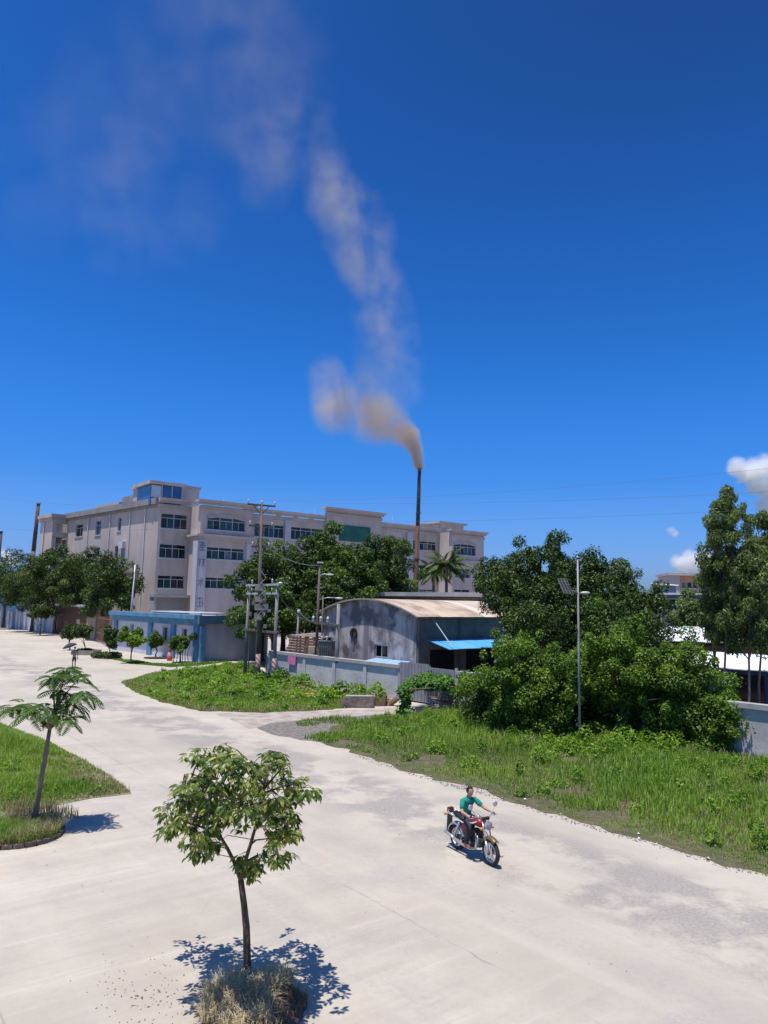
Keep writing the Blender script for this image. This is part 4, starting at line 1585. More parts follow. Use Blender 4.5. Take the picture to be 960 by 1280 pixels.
for (u0, u1) in ((1.2, 8.4), (8.5, 16.0)):
    b = MB(fR)
    b.box((u0, -.03, .15), (u0 + .08, .05, 3.3))
    b.box((u1 - .08, -.03, .15), (u1, .05, 3.3))
    for z in (.2, 1.2, 3.1):
        b.box((u0 + .08, -.02, z), (u1 - .08, .04, z + .1))
    g_ = b.build('gate_leaf', RB, gt)
    for k in range(11):
        b = MB(fR)
        u = u0 + .2 + k * (u1 - u0 - .4) / 10
        b.tube([(u, .0, .2), (u, .0, 3.45)], .035, 5)
        b.build('bar', RB, g_)
b = MB(fR)
b.box((1.2, -.5, .0), (16.0, -.42, 1.7))
b.build('back_panel', mat('gate_panel', (.19, .13, .09), .85, (.27, .2, .14), 1.2), gt)
bb = thing('blue_house', 'small blue walled building at the left edge behind the fence', 'building', (*A(-2,790,150)[:2], 0))
b = MB()
b.box((-8, 0, 0), (3.6, 8, 8.3))
b.build('wall', mat('blue_wall', (.10, .22, .38), .8, (.16, .28, .42), .6), bb)
b = MB()
b.box((-8.4, -.5, 8.303), (4.0, 8.4, 8.6))
b.build('roof', GREY, bb)
b = MB()
b.box((.3, -.04, 5.0), (1.7, -.003, 6.4))
b.build('window', GLASS, bb)

# ================================================================ CHIMNEYS
IRON = mat('sooty_iron', (0.06, 0.06, 0.065), 0.7, (0.12, 0.105, 0.10), 1.2, stretch=(1, 1, .3))
RIRON = mat('rusty_iron', (0.10, 0.052, 0.038), 0.8, (0.16, 0.09, 0.065), 1.0, stretch=(1, 1, .3))


def stack(name, label, base, h, r0, r1, lean=(0, 0), split=.5, m0=RIRON, m1=IRON):
    t = thing(name, label, 'chimney', base)
    P = lambda k: (lean[0] * k, lean[1] * k, h * k)
    b = MB()
    b.tube([P(0), P(split)], [r0, r0 + (r1 - r0) * split], 12)
    b.build('lower_shaft', m0, t, smooth=True)
    b = MB()
    b.tube([P(split + .0002), P(.985)], [r0 + (r1 - r0) * split, r1], 12)
    b.build('upper_shaft', m1, t, smooth=True)
    b = MB()
    b.lathe([(r1 * 1.2, -.01 * h), (r1 * 1.25, 0), (r1 * .85, 0), (r1 * .8, -.02 * h)], 12, o=P(1))
    b.build('rim', IRON, t, smooth=True)
    for k in (.25, .5, .75):
        b = MB()
        rr = r0 + (r1 - r0) * k
        b.lathe([(rr + .01, -.06), (rr + .06, -.06), (rr + .06, .06), (rr + .01, .06)], 12, o=P(k))
        b.build('flange', IRON, t)
    return t


ct = A(524.5,585,85)
cb = (ct[0] - .45, 85, 0)
stack('smoking_chimney', 'tall thin iron chimney with smoke pouring from its mouth', cb, ct[2], .36, .20, (.45, 0), .68)
c2 = A(47.5,629,150)
stack('rusty_chimney', 'dark rusty chimney standing left of the factory behind the trees', (c2[0] - .5, 150, 0), c2[2], .52, .36, (.6, 0), .6, IRON, mat('brown_iron', (.07, .042, .034), .8, (.11, .07, .055), 1))
c3 = A(1,664,155)
stack('short_chimney', 'dark short chimney at the very left edge of the picture', (c3[0] - .3, 155, 0), c3[2], .5, .4, (.3, 0), .6, IRON, IRON)

# ================================================================ POLES
CONC = mat('concrete_pole', (0.16, 0.15, 0.14), 0.85, (0.27, 0.255, 0.24), 2, stretch=(1, 1, .3))
DARKP = mat('dark_pole', (0.09, 0.075, 0.065), 0.85, (0.15, 0.125, 0.11), 2, stretch=(1, 1, .3))
GALV = mat('galvanised', (0.38, 0.40, 0.42), 0.5, (0.46, 0.48, 0.50), 2, metal=.3)
PORC = mat('porcelain', (0.50, 0.49, 0.47), 0.35)
RUBBER = mat('black_cable', (0.015, 0.015, 0.016), 0.6)
LINE = mat('weathered_cable', (0.12, 0.13, 0.15), 0.7)


def stripe_mat():
    m = bpy.data.materials.new('hazard_stripes')
    m.use_nodes = True
    n = m.node_tree
    p = n.nodes['Principled BSDF']
    p.inputs['Roughness'].default_value = .7
    tc = n.nodes.new('ShaderNodeTexCoord')
    w = n.nodes.new('ShaderNodeTexWave')
    w.wave_type = 'BANDS'
    w.bands_direction = 'DIAGONAL'
    w.inputs['Scale'].default_value = 1.9
    w.inputs['Distortion'].default_value = .4
    n.links.new(tc.outputs['Object'], w.inputs[0])
    r = n.nodes.new('ShaderNodeValToRGB')
    r.color_ramp.interpolation = 'CONSTANT'
    r.color_ramp.elements[0].color = (.22, .06, .045, 1)
    r.color_ramp.elements[1].position = .5
    r.color_ramp.elements[1].color = (.34, .27, .24, 1)
    n.links.new(w.outputs[0], r.inputs[0])
    n.links.new(r.outputs[0], p.inputs['Base Color'])
    return m


STRIPE = stripe_mat()


def insulator(par, p, s=1.0):
    b = MB()
    b.lathe([(.02 * s, 0), (.03 * s, .04 * s), (.05 * s, .06 * s), (.05 * s, .09 * s), (.03 * s, .11 * s), (.055 * s, .14 * s), (.05 * s, .18 * s), (.03 * s, .24 * s), (.0, .25 * s)], 8, o=p)
    b.build('insulator', PORC, par, smooth=True)


pole_b = Vector(G(322,851))
pt = Vector(A(327,629,52.3))
up_ = thing('utility_pole', 'tallest concrete power pole rising through the transformer frame, striped red and white at its foot', 'utility pole', pole_b)
top = pt - pole_b
b = MB()
b.tube([(0, 0, -.2), top * .5, top], [.165, .13, .09], 10)
b.build('shaft', mat('brown_pole', (.09, .072, .064), .85, (.15, .125, .11), 2, stretch=(1, 1, .3)), up_, smooth=True)
b = MB()
b.tube([(0, 0, 0.15), top * (1.9 / top.length)], [.172, .168], 12)
b.build('striped_band', STRIPE, up_, smooth=True)
pd = Vector((0.85, 0.52, 0))
ARM1 = []
for z, hw, nm in ((top.z - .15, 1.1, 2), (top.z - 1.7, 0.95, 2), (top.z - 3.2, .7, 2)):
    c = top * (z / top.z)
    b = MB()
    b.bar(c - pd * hw, c + pd * hw, .1, .12)
    b.bar(c - pd * hw * .6, c - Vector((0, 0, .7)), .05, .05)
    b.bar(c + pd * hw * .6, c - Vector((0, 0, .7)), .05, .05)
    b.build('crossarm', DARKP, up_)
    for k in ((-.95, 0.05, .95) if z > top.z - 1 else (-.9, .9)):
        q = c + pd * hw * k + Vector((0, 0, .06))
        insulator(up_, q, 1.2)
        ARM1.append(pole_b + q + Vector((0, 0, .3)))
b = MB()
for k, z in enumerate((4.3, 5.0, 5.6, 6.4)):
    c = top * (z / top.z)
    b.box((c.x - .3, c.y - .25, z), (c.x + .22 + .1 * (k % 2), c.y + .2, z + .42))
    b.tube([(c.x - .1, c.y - .2, z + .3), (c.x + .5, c.y - .4, z + .9), (c.x + .1, c.y - .2, z + 1.4)], .025, 5)
b.build('switch_gear', mat('switch_box', (.20, .17, .15), .8, (.32, .29, .26), 4), up_)

tf = thing('pole_portal', 'two post steel frame with crossbeams standing round the tall power pole', 'pole frame', Vector(G(306,846)))
o_ = Vector(G(306,846))
r_ = Vector(G(342,855)) - o_
zt = A(342,729,51.2)[2]
b = MB()
b.tube([(0, 0, 0), (.05, 0, zt)], [.14, .10], 10)
b.build('upright', CONC, tf, smooth=True)
b = MB()
b.tube([r_, r_ + V(.02, 0, zt)], [.14, .10], 10)
b.build('upright', CONC, tf, smooth=True)
b = MB()
b.tube([r_ + V(0, 0, .2), r_ + V(0, 0, 1.75)], [.148, .143], 12)
b.build('striped_band', STRIPE, tf, smooth=True)
rd = r_.normalized()
for z, e in ((zt - .1, .35), (6.2, .2), (3.5, .35)):
    b = MB()
    b.bar(V(0, -.16, z) - rd * e, r_ + V(0, -.16, z) + rd * e, .09, .14)
    b.bar(V(0, .16, z) - rd * e, r_ + V(0, .16, z) + rd * e, .09, .14)
    b.build('crossbeam', GALV if z > 4 else DARKP, tf)
for k in (.12, .38, .75):
    q = r_ * k
    b = MB()
    b.tube([q + V(0, -.1, 0), q + V(0, -.1, 3.45)], .05, 6)
    b.build('cable_conduit', DARKP, tf)
for k in (0.15, .5, .85):
    insulator(tf, r_ * k + V(0, -.16, zt), 1.3)
    insulator(tf, r_ * k + V(0, -.16, 6.28), 1.3)
    b = MB()
    b.tube([r_ * k + V(0, -.16, zt), r_ * k + V(.12, -.3, zt - 1), r_ * k + V(-.1, -.2, 6.6), r_ * k + V(.1, -.2, 5.2), r_ * k + V(0, -.16, 3.6)], .022, 5)
    b.build('drop_cable', RUBBER, tf)
b = MB()
for k in range(10):
    q = r_ * rnd.uniform(.1, .9)
    z = rnd.uniform(3.6, 6)
    b.box((q.x - .12, q.y - .3, z), (q.x + .12, q.y - .05, z + rnd.uniform(.2, .45)))
b.build('fuse_gear', mat('fuse_box', (.14, .13, .125), .8, (.26, .24, .23), 5), tf)
b = MB()
b.ball(r_ + V(.25, -.2, 6.9), (.16, .16, .12), 10)
b.build('lamp_head', PORC, tf, smooth=True)

tp = Vector(G(394,853))
ts = Vector(G(420,861))
st = thing('transformer_stand', 'pair of dark posts with a platform, crossarms and lamp arms in front of the shed', 'pole frame', tp)
rr = ts - tp
za = A(396,702,51)[2]
b = MB()
b.tube([(0, 0, 0), (0.08, 0, za)], [.13, .07], 8)
b.build('post', DARKP, st, smooth=True)
b = MB()
zb = A(421,755,48.8)[2]
b.tube([rr, rr + V(.03, 0, zb)], [.14, .11], 8)
b.build('post', CONC, st, smooth=True)
b = MB()
q = rr * .33
b.tube([q + V(-.06, -.25, 0), q + V(-.06, -.25, za * .72)], [.07, .05], 6)
b.build('stay_post', DARKP, st, smooth=True)
rd = rr.normalized()
for z, e in ((4.15, .5), (1.75, .35)):
    for s in (-.17, .17):
        b = MB()
        b.bar(V(0, s, z) - rd * e, rr + V(0, s, z) + rd * e * .4, .09, .12)
        b.build('crossbeam', DARKP, st)
for k in (-.18, .2, .55):
    insulator(st, rr * k + V(0, -.17, 4.2), 1.9)
for z, l in ((A(410,718,51)[2], .75), (A(415,748,51)[2], 1.45)):
    b = MB()
    b.tube([(0.06, 0, z - .1), (l * .5, -.1, z + .06), (l, -.15, z + .05)], .035, 6)
    a_ = b.build('lamp_arm', GALV, st, smooth=True)
    b = MB()
    b.ball((l + .1, -.16, z + .03), (.3, .11, .07), 10)
    b.build('lamp_head', PORC, a_, smooth=True)
b = MB()
b.box((-.1, -.12, za - .05), (.35, .1, za + .06))
b.build('lamp_head', PORC, st)
tk = thing('transformer', 'grey green finned oil transformer resting on the platform of the dark posts', 'transformer', tp + rr * .52 + V(0, 0, 1.81))
b = MB()
b.box((-.55, -.38, 0), (.55, .38, 1.15))
TG = mat('transformer_grey', (.10, .115, .115), .6, (.15, .165, .16), 2)
b.build('tank', TG, tk, bevel=.03)
b = MB()
b.box((-.6, -.42, 1.153), (.6, .42, 1.22))
b.build('lid', TG, tk)
for k in range(8):
    b = MB()
    b.box((-.48 + k * .135, -.52, .12), (-.44 + k * .135, -.383, 1.02))
    b.build('fin', TG, tk)
for k in (-.35, 0, .35):
    insulator(tk, (k, 0, 1.22), 1.3)
cab = thing('meter_cabinet', 'cream meter cabinet fixed to the left dark post beside the transformer', 'cabinet', tp + V(-.25, -.25, 1.55))
b = MB()
b.box((-.27, -.17, 0), (.2, .12, 1.0))
CRM = mat('cream_box', (.42, .36, .25), .7, (.5, .44, .32), 2)
b.build('body', CRM, cab, bevel=.015)
b = MB()
b.box((-.24, -.19, .04), (.17, -.172, .96))
d_ = b.build('door', CRM, cab)
b = MB()
b.box((.1, -.21, .4), (.13, -.191, .55))
b.build('handle', DARKP, d_)

# thin service pole behind
q = G(369,845)
sp_ = thing('service_pole', 'short thin grey pole with a lamp behind the board hut', 'utility pole', A(369,845,57))
sp_.location.z = 0
b = MB()
z = A(371,766,57)[2]
b.tube([(0, 0, 0), (.1, 0, z)], [.1, .06], 8)
b.build('shaft', CONC, sp_, smooth=True)
b = MB()
b.ball((.12, 0, z + .1), (.14, .14, .16), 8)
b.build('lamp_head', PORC, sp_, smooth=True)

# solar street lamp before the bushes
lp = Vector(G(725,936))
sl = thing('solar_street_lamp', 'white pole with a solar panel and lamp in front of the big green bushes', 'street lamp', lp)
z = A(722,697,lp.y)[2]
tx = A(722,697,lp.y)[0] - lp.x
b = MB()
b.tube([(0, 0, 0), (tx * .5, 0, z * .5), (tx, 0, z)], [.052, .044, .034], 12)
b.build('shaft', mat('white_pole', (.36, .36, .37), .6, (.22, .22, .235), 2, stretch=(1, 1, .2)), sl, smooth=True)
b = MB()
b.ball((tx, 0, z + .02), (.06, .06, .05), 8)
b.build('cap', GALV, sl, smooth=True)
zl = A(726,742,lp.y)[2]
b = MB()
b.tube([(tx, 0, zl), (tx - .45, -.1, zl + .18)], .03, 8)
b.tube([(tx, 0, zl), (tx + .12, -.02, zl + .02)], .03, 8)
b.build('bracket', mat('brown_bracket', (.2, .13, .08), .7), sl, smooth=True)
b = MB()
pq = [Vector(A(x, y, lp.y - .1 + dy)) - lp for x, y, dy in ((697,723,.25), (708,723,.35), (717,742,-.2), (705,741,-.35))]
nn = (pq[1] - pq[0]).cross(pq[3] - pq[0]).normalized() * .035
b.add(pq + [p + nn for p in pq], [(0, 1, 2, 3), (7, 6, 5, 4), (0, 4, 5, 1), (1, 5, 6, 2), (2, 6, 7, 3), (3, 7, 4, 0)])
sp2 = b.build('solar_panel', mat('panel_frame', (.17, .18, .165), .8), sl)
cells = mat('solar_cell', (.022, .026, .024), .6, spec=.2)
nd = (nn * -1).normalized() * .006
flip = nd if (Vector((0, 0, CAM_H)) - lp - pq[0]).dot(nd) > 0 else nn + nn.normalized() * .006
for i in range(3):
    for j in range(5):
        def pp(u, v):
            return (pq[0] * (1 - u) + pq[1] * u) * (1 - v) + (pq[3] * (1 - u) + pq[2] * u) * v + flip
        u0, u1, v0, v1 = (i + .08) / 3, (i + .92) / 3, (j + .08) / 5, (j + .92) / 5
        b = MB()
        b.add([pp(u0, v0), pp(u1, v0), pp(u1, v1), pp(u0, v1)], [(0, 1, 2, 3)])
        b.build('cell', cells, sp2, fix=False)
b = MB()
b.ball((tx + .28, -.05, zl + .03), (.2, .09, .065), 12)
b.build('lamp_head', PORC, sl, smooth=True)

# lamp posts in the yard at the left
for px, py, pty, Y, lab in ((160, 812, 706, 80, 'slim white lamp post with a dark head at the left corner of the shop'),):
    q = A(px, py, Y)
    t = thing('lamp_post', lab, 'street lamp', (q[0], Y, 0))
    z = A(169, pty, Y)[2]
    dx = A(169, pty, Y)[0] - q[0]
    b = MB()
    b.tube([(0, 0, 0), (dx, 0, z)], [.13, .08], 8)
    b.build('shaft', GALV, t, smooth=True)
    b = MB()
    b.ball((dx - .5, 0, z - .9), (.55, .3, .4), 10)
    b.build('lamp_head', DARKP, t, smooth=True)
    b = MB()
    b.bar((dx - .1, 0, z - .6), (dx - .5, 0, z - .75), .06, .06)
    b.box((dx + .1, -.2, z - 1.6), (dx + .4, .1, z - .6))
    b.build('bracket', DARKP, t)

# ================================================================ WIRES
def wire(label, p, q, sag, r=.0055, n=24, group=None):
    p, q = Vector(p), Vector(q)
    o = p.copy()
    b = MB()
    b.tube([p.lerp(q, k / n) - o - Vector((0, 0, sag * 4 * (k / n) * (1 - k / n))) for k in range(n + 1)], r, 5)
    w = b.build('power_line', LINE, loc=p)
    return setp(w, label, 'power line', group)


def ext(p, q, k):
    p, q = Vector(p), Vector(q)
    return p + (q - p) * k


W1 = ext(ARM1[1], A(960,560,28), 1.55)
W2 = ext(ARM1[2], A(960,596,30), 1.55)
W3 = ext(ARM1[4], A(960,624,32), 1.55)
wire('highest of the three long power lines crossing the sky to the right', ARM1[1], W1, .9)
wire('middle one of the three long power lines crossing the sky to the right', ARM1[2], W2, .7)
wire('lowest of the three long power lines crossing the sky to the right', ARM1[4], W3, .5)
wire('upper power line running left from the tall pole past the factory front', ARM1[0], ext(ARM1[0], A(0,612,60), 1.3), 1.0)
wire('lower power line running left from the tall pole past the factory front', ARM1[3], ext(ARM1[3], A(0,652,60), 1.3), .8)
wire('sagging cable from the tall pole to the dark transformer posts', pole_b + top * .78, tp + V(.05, 0, za - .2), .5, .025)
wire('second sagging cable between the tall pole frame and the dark posts', o_ + r_ + V(0, 0, 6.3), tp + V(0, -.17, 4.3), .6, .025)
wire('cable from the thin service pole to the dark transformer posts', sp_.location + V(.1, 0, z * 0 + 5), tp + V(0, .17, 4.3), .3, .022)

# ================================================================ TREES
LM_DARK = leaf_mat('dark_leaf', (0.015, 0.032, 0.006), (0.045, 0.085, 0.012), (0.140, 0.205, 0.026), 0.22)
LM_MID = leaf_mat('mid_leaf', (0.020, 0.046, 0.006), (0.066, 0.126, 0.012), (0.20, 0.29, 0.030), 0.26)
LM_BUSH = leaf_mat('bush_leaf', (0.030, 0.068, 0.007), (0.105, 0.195, 0.015), (0.31, 0.42, 0.045), 0.3)
LM_GUM = leaf_mat('gum_leaf', (0.050, 0.075, 0.022), (0.130, 0.180, 0.050), (0.30, 0.36, 0.12), 0.32)
LM_YOUNG = leaf_mat('sapling_leaf', (0.035, 0.080, 0.014), (0.080, 0.145, 0.024), (0.22, 0.28, 0.06), 0.28)
LM_FRONT = leaf_mat('glossy_leaf', (0.032, 0.066, 0.013), (0.105, 0.155, 0.027), (0.40, 0.39, 0.12), 0.28, 0.36)

# trees in the factory yard, left
GL = 'trees behind the metal fence'
for i, (px, py, Y, rx, rz, lab, n) in enumerate((
        (12, 686, 136, 6.9, 5.5, 'dark broad tree behind the metal fence at the far left edge', 9000),
        (46, 704, 122, 5.6, 4.2, 'lower dark tree between the left edge tree and the tall one below the stair tower', 7000),
        (76, 683, 117, 5.2, 5.4, 'tall dark tree behind the fence rising in front of the stair tower', 10000),
        (106, 688, 110, 5.0, 5.0, 'dense dark tree behind the brick gatehouse', 9500),
        (140, 699, 100, 4.0, 4.0, 'dark tree behind the rusty gate touching the lamp post', 9500),
        (30, 715, 131, 5.4, 3.2, 'low dark tree filling the gap behind the metal fence', 7000))):
    x, y, z = A(px, py, Y)
    cz = z - rz
    cl = crown_clumps(cz, rx, rz, 58, 1.0, 100 + i, low=-0.8)
    cl += [(0.4 * math.sin(i), 0, z - .9, .9, .9, 1.0, 1), (rx * .5 * math.cos(i * 2), 0, z - 1.6, 1, 1, 1, 1)]
    tree('yard_tree', lab, 'tree', (x, y, 0), cl, int(n * 1.5), 0.33, LM_DARK, 0.3, cz, GL, 6, seed=i)
# trees behind the shed
GC = 'trees between the shed and the factory'
for i, (px, py, Y, rx, rz, lab, n) in enumerate((
        (330, 688, 70, 3.2, 4.0, 'dark tree behind the tall power pole, leftmost of the grove before the factory', 11000),
        (358, 678, 75, 3.4, 4.6, 'dark tree of the grove just right of the tall power pole', 11000),
        (388, 672, 72, 3.3, 4.9, 'dark tree of the grove behind the dark transformer posts', 12000),
        (412, 664, 77, 2.2, 5.2, 'highest pointed tree of the grove just left of the green board', 12000),
        (474, 671, 73, 2.9, 4.8, 'dark tree of the grove above the rusty arched roof', 12000),
        (488, 681, 76, 3.0, 4.4, 'right hand dark tree of the grove beside the smoking chimney', 10000),
        (437, 688, 70, 3.4, 4.0, 'middle tree of the grove filling the dip under the green board', 11000),
        (345, 728, 66, 3.4, 2.8, 'low leafy tree of the grove behind the steel frame', 9000),
        (430, 725, 67, 4.6, 3.0, 'low wide tree of the grove behind the shed gable', 10000))):
    x, y, z = A(px, py, Y)
    cz = z - rz
    cl = crown_clumps(cz, rx, rz, 62, .72, 200 + i, low=-0.8)
    cl += [(0, 0, z - .8, .7, .7, 1.0, 1), (rx * .45 * math.sin(i * 3 + 1), 0, z - 1.1, .7, .7, .8, 1), (-rx * .5, 0, z - 1.8, .8, .8, .8, 1)]
    tree('grove_tree', lab, 'tree', (x, y, 0), cl, int(n * 1.5), 0.26, LM_MID if i in (1, 3, 5, 6, 7) else LM_DARK, 0.28, cz, GC, 6, seed=20 + i)
# broad dark tree and big bushes on the right
GB = 'trees and bushes before the boundary wall'
for i, (px, py, Y, rx, rz, lab, n, lm) in enumerate((
        (642, 690, 45, 2.4, 2.2, 'broad dark tree at the end of the rusty roof', 12000, LM_DARK),
        (687, 668, 43, 2.7, 3.8, 'highest dark tree behind the solar street lamp', 14000, LM_DARK),
        (742, 690, 44, 2.8, 3.4, 'dark tree just right of the solar street lamp', 13000, LM_DARK),
        (786, 714, 42, 2.1, 2.8, 'lower dark tree ending in a twig beside the grey workshop', 10000, LM_DARK),
        (680, 722, 40, 2.6, 2.6, 'dark leafy tree behind the big bushes left of the lamp', 10000, LM_DARK),
        (765, 745, 39, 2.6, 2.4, 'dark leafy tree behind the big bushes right of the lamp', 10000, LM_DARK),
        (712, 705, 46, 2.6, 3.0, 'dark tree at the back filling the space behind the solar panel', 10000, LM_DARK))):
    x, y, z = A(px, py, Y)
    cz = z - rz
    cl = crown_clumps(cz, rx, rz, 84, 0.50, 300 + i, low=-0.9)
    rq = random.Random(330 + i)
    for k in range(5):
        hx, hy, hh = rq.uniform(-.6, .6) * rx, rq.uniform(-.5, .5) * rx, rq.uniform(.2, .9) if k else 0
        hx, hy = (hx, hy) if k else (0, 0)
        cl += [(hx, hy, z - hh - .25, .18, .18, .30, 2), (hx, hy, z - hh - .7, .36, .36, .4, 1.2), (hx * .9, hy, z - hh - 1.2, .55, .55, .5, 1)]
    if i == 3:
        cl += [(1.35, 0, z - 1.2, .35, .3, .2, 1), (1.75, 0, z - .95, .3, .2, .2, .8)]
    tree('broad_tree', lab, 'tree', (x, y, 0), cl, int(n * 1.6), 0.165, lm, 0.22, cz, GB, 6, seed=40 + i)
for i, (px, pyt, Y, rx, ry, lab, n) in enumerate((
        (648, 790, 32.5, 2.0, 1.6, 'big green bush at the left of the lamp pole', 19000),
        (690, 812, 31.5, 1.5, 1.4, 'green bush standing right behind the lamp pole', 12000),
        (775, 772, 31.5, 2.3, 1.8, 'tallest bright green bush right of the lamp pole', 22000),
        (850, 812, 30.5, 2.1, 1.7, 'rounded bright green bush sloping down to the bare wall at the right', 19000),
        (888, 868, 29.6, 1.1, 1.0, 'low green bush leaning on the right end of the wall', 8000),
        (715, 838, 33.5, 2.2, 1.0, 'dark bush filling the gap behind the lamp pole and the two green bushes', 12000),
        (620, 850, 34, 1.3, .8, 'dark bush squeezed behind the leftmost big bush', 7000))):
    x, y, z = A(px, pyt, Y)
    rz = z * .52
    cz = z - rz
    cl = crown_clumps(cz, rx, rz, 84, 0.40, 400 + i, ry, low=-0.8, under=.72, lump=.2)
    rq = random.Random(430 + i)
    for k in range(16):
        a, e = rq.uniform(0, 2 * PI), rq.uniform(-.2, 1.2)
        f = rq.uniform(1.02, 1.2)
        cl.append((rx * f * math.cos(a) * math.cos(e), ry * f * math.sin(a) * math.cos(e), cz + rz * f * math.sin(e), .16, .16, .24, 2.5))
    cl += [(0.2, 0, z - .35, .4, .4, .4, 1)]
    tree('green_bush', lab, 'bush', (x, y, 0), cl, int(n * 1.7), 0.12, LM_BUSH if i < 5 else LM_DARK, 0.13, cz, 'big green bushes by the lamp', 9, seed=60 + i, up=.7)
# clipped low hedge left of the bushes
x, y, z = A(602, 836, 36)
cl = [(rnd.uniform(-.9, .9), rnd.uniform(-.4, .4), rnd.uniform(.6, z - .3), .4, .4, .35, 1) for k in range(22)]
tree('low_bush', 'low bright bush between the vine arbor and the big bushes', 'bush', (x, y, 0), cl, 4500, .16, LM_BUSH, .06, .8, None, 5, seed=90)
# gum trees
GG = 'slender gum trees at the right edge'
for i, (px, py, Y, rx, lab, n, tx) in enumerate((
        (908, 608, 35, 1.38, 'tallest gum tree with a pointed crown before the blue shed', 12000, (902, 877)),
        (955, 638, 36.5, 1.4, 'gum tree cut by the right edge of the picture', 10500, (948, 877)),
        (938, 672, 34.2, 1.15, 'middle gum tree between the tallest and the one at the edge', 8000, (932, 877)),
        (893, 690, 36.2, 0.7, 'short gum tree at the left flank of the tallest one', 5500, (891, 877)))):
    x, y, z = A(px, py, Y)
    bx = A(*tx, Y)[0]
    r = random.Random(500 + i)
    h0, h1 = 4.0 if i != 3 else 4.4, z
    cl = []
    for k in range(170):
        f = r.random() ** .85
        zz = h0 + (h1 - h0) * f
        prof = min(1.0, 0.62 + 0.9 * f) if f < .42 else max(.12, 1.0 * (1 - ((f - .42) / .58) ** 3.2))
        a = r.uniform(0, 2 * PI)
        q = rx * prof * math.sqrt(r.random()) * 1.05
        c = r.uniform(.20, .42) * (1.15 - .4 * f)
        cl.append((x - bx + q * math.cos(a), q * math.sin(a), zz - .2, c, c, c * 1.1, 1))
    tree('gum_tree', lab, 'tree', (bx, y, 0), cl, int(n * 2.0), 0.17, LM_GUM, 0.062, z - .8, GG, 16, lean=(x - bx, 0), aspect=.34, up=.1, droop=.9, seed=70 + i, shell=.25,
         bark=mat('gum_bark', (.16, .13, .11), .9, (.28, .24, .21), 4, stretch=(1, 1, .3)))
x, y, z = A(864, 738, 64)
tree('yard_sapling', 'small round olive green tree against the grey workshop', 'tree', (x, y, 0), crown_clumps(z - 1.9, 1.7, 1.9, 22, .6, 560), 6000, .26, LM_GUM, .12, z - 2, None, 5, seed=80)

# street saplings before the shop
GS = 'street saplings before the shop'
for i, (bp, Y, cpx, cpy, rpx, rpz, lab, lm, multi) in enumerate((
        ((108, 818), 74.4, 103, 789, 13, 11, 'small dark sapling in a low square planter near the walker', LM_DARK, 0),
        ((136, 823), 70, 138, 796, 8, 14, 'thin upright sapling rising from a low round hedge', LM_DARK, 0),
        ((164, 829), 65.2, 166, 795, 14, 15, 'largest street sapling with a dense dark crown before the shop', LM_BUSH, 0),
        ((195, 822), 71.9, 197, 800, 10, 9, 'light green sapling in a dark earth pit before the shop', LM_YOUNG, 1),
        ((226, 828), 66.9, 226, 804, 14, 11, 'light green many stemmed sapling beside the blue corner pilaster', LM_YOUNG, 2),
        ((87, 812), 80, 87, 791, 8, 8, 'small dark sapling seen just above the umbrella', LM_DARK, 0))):
    b0 = G(*bp) if i != 5 else A0(87, 812, 80)
    b0 = (b0[0], b0[1], 0)
    c = A(cpx, cpy, b0[1])
    s = b0[1] / 900
    rx, rz = rpx * s, rpz * s
    cl = [(c[0] - b0[0] + q[0], q[1], q[2], q[3], q[4], q[5], 1) for q in crown_clumps(c[2], rx, rz, 22, .34, 600 + i)]
    t = tree('street_sapling', lab, 'tree', b0, cl, 2600 + 60 * rpx, .21, lm, .07, c[2] - rz * .3, GS, 6, lean=(c[0] - b0[0], 0), seed=81 + i)
    if multi == 2:
        b = MB()
        for k in range(6):
            q = (k - 2.5) * .28
            b.tube([(q, .1 * math.sin(k), 0), (q * .8, 0, .8), (q * 1.1 + .05, 0, c[2])], [.035, .03, .02], 5)
        b.build('stem', BARK, t, smooth=True)
x, y, z = A(53, 757, 110)
tree('fence_tree', 'small layered dark tree standing in front of the pale fence panels', 'tree', (x, y, 0), crown_clumps(z - 1.0, 1.7, 1.0, 16, .5, 640), 3200, .3, LM_DARK, .1, z - 1.2, None, 5, seed=99)
# planters of the saplings
pl = thing('square_planter', 'low square planter with clipped plants round the first street sapling', 'planter', (G(108,818)[0], G(108,818)[1], 0))
b = MB()
for (a, c) in (((-1.1, -1.1), (1.1, -.95)), ((-1.1, .95), (1.1, 1.1)), ((-1.1, -.948), (-.95, .948)), ((.95, -.948), (1.1, .948))):
    b.box((*a, 0), (*c, .45))
b.build('kerb', mat('planter_kerb', (.22, .2, .16), .9, (.3, .27, .22), 3), pl)
v, t_, ti = clump_leaves([(rnd.uniform(-.8, .8), rnd.uniform(-.8, .8), .4, .3, .3, .22, 1) for k in range(14)], 1200, .16, .6)
tri_mesh('plants', v, t_, LM_DARK, ti, pl)
hd = thing('round_hedge', 'low round clipped hedge at the foot of the thin upright sapling', 'hedge', (G(134,823)[0], G(134,823)[1], 0))
v, t_, ti = clump_leaves([(1.25 * math.cos(k * .45) * rnd.uniform(.4, 1), 1.0 * math.sin(k * .45) * rnd.uniform(.4, 1), .32, .38, .38, .3, 1) for k in range(22)], 2000, .16, .6)
tri_mesh('foliage', v, t_, LM_DARK, ti, hd)
b = MB()
for k in range(7):
    b.tube([(math.cos(k * .9) * .7, math.sin(k * .9) * .7, 0), (math.cos(k * .9) * .8, math.sin(k * .9) * .7, .3)], .02, 4)
b.build('stem', BARK, hd)
pit = MB()
pit.prism([(1.25 * math.cos(k * PI / 8), .95 * math.sin(k * PI / 8)) for k in range(16)], 0, .10)
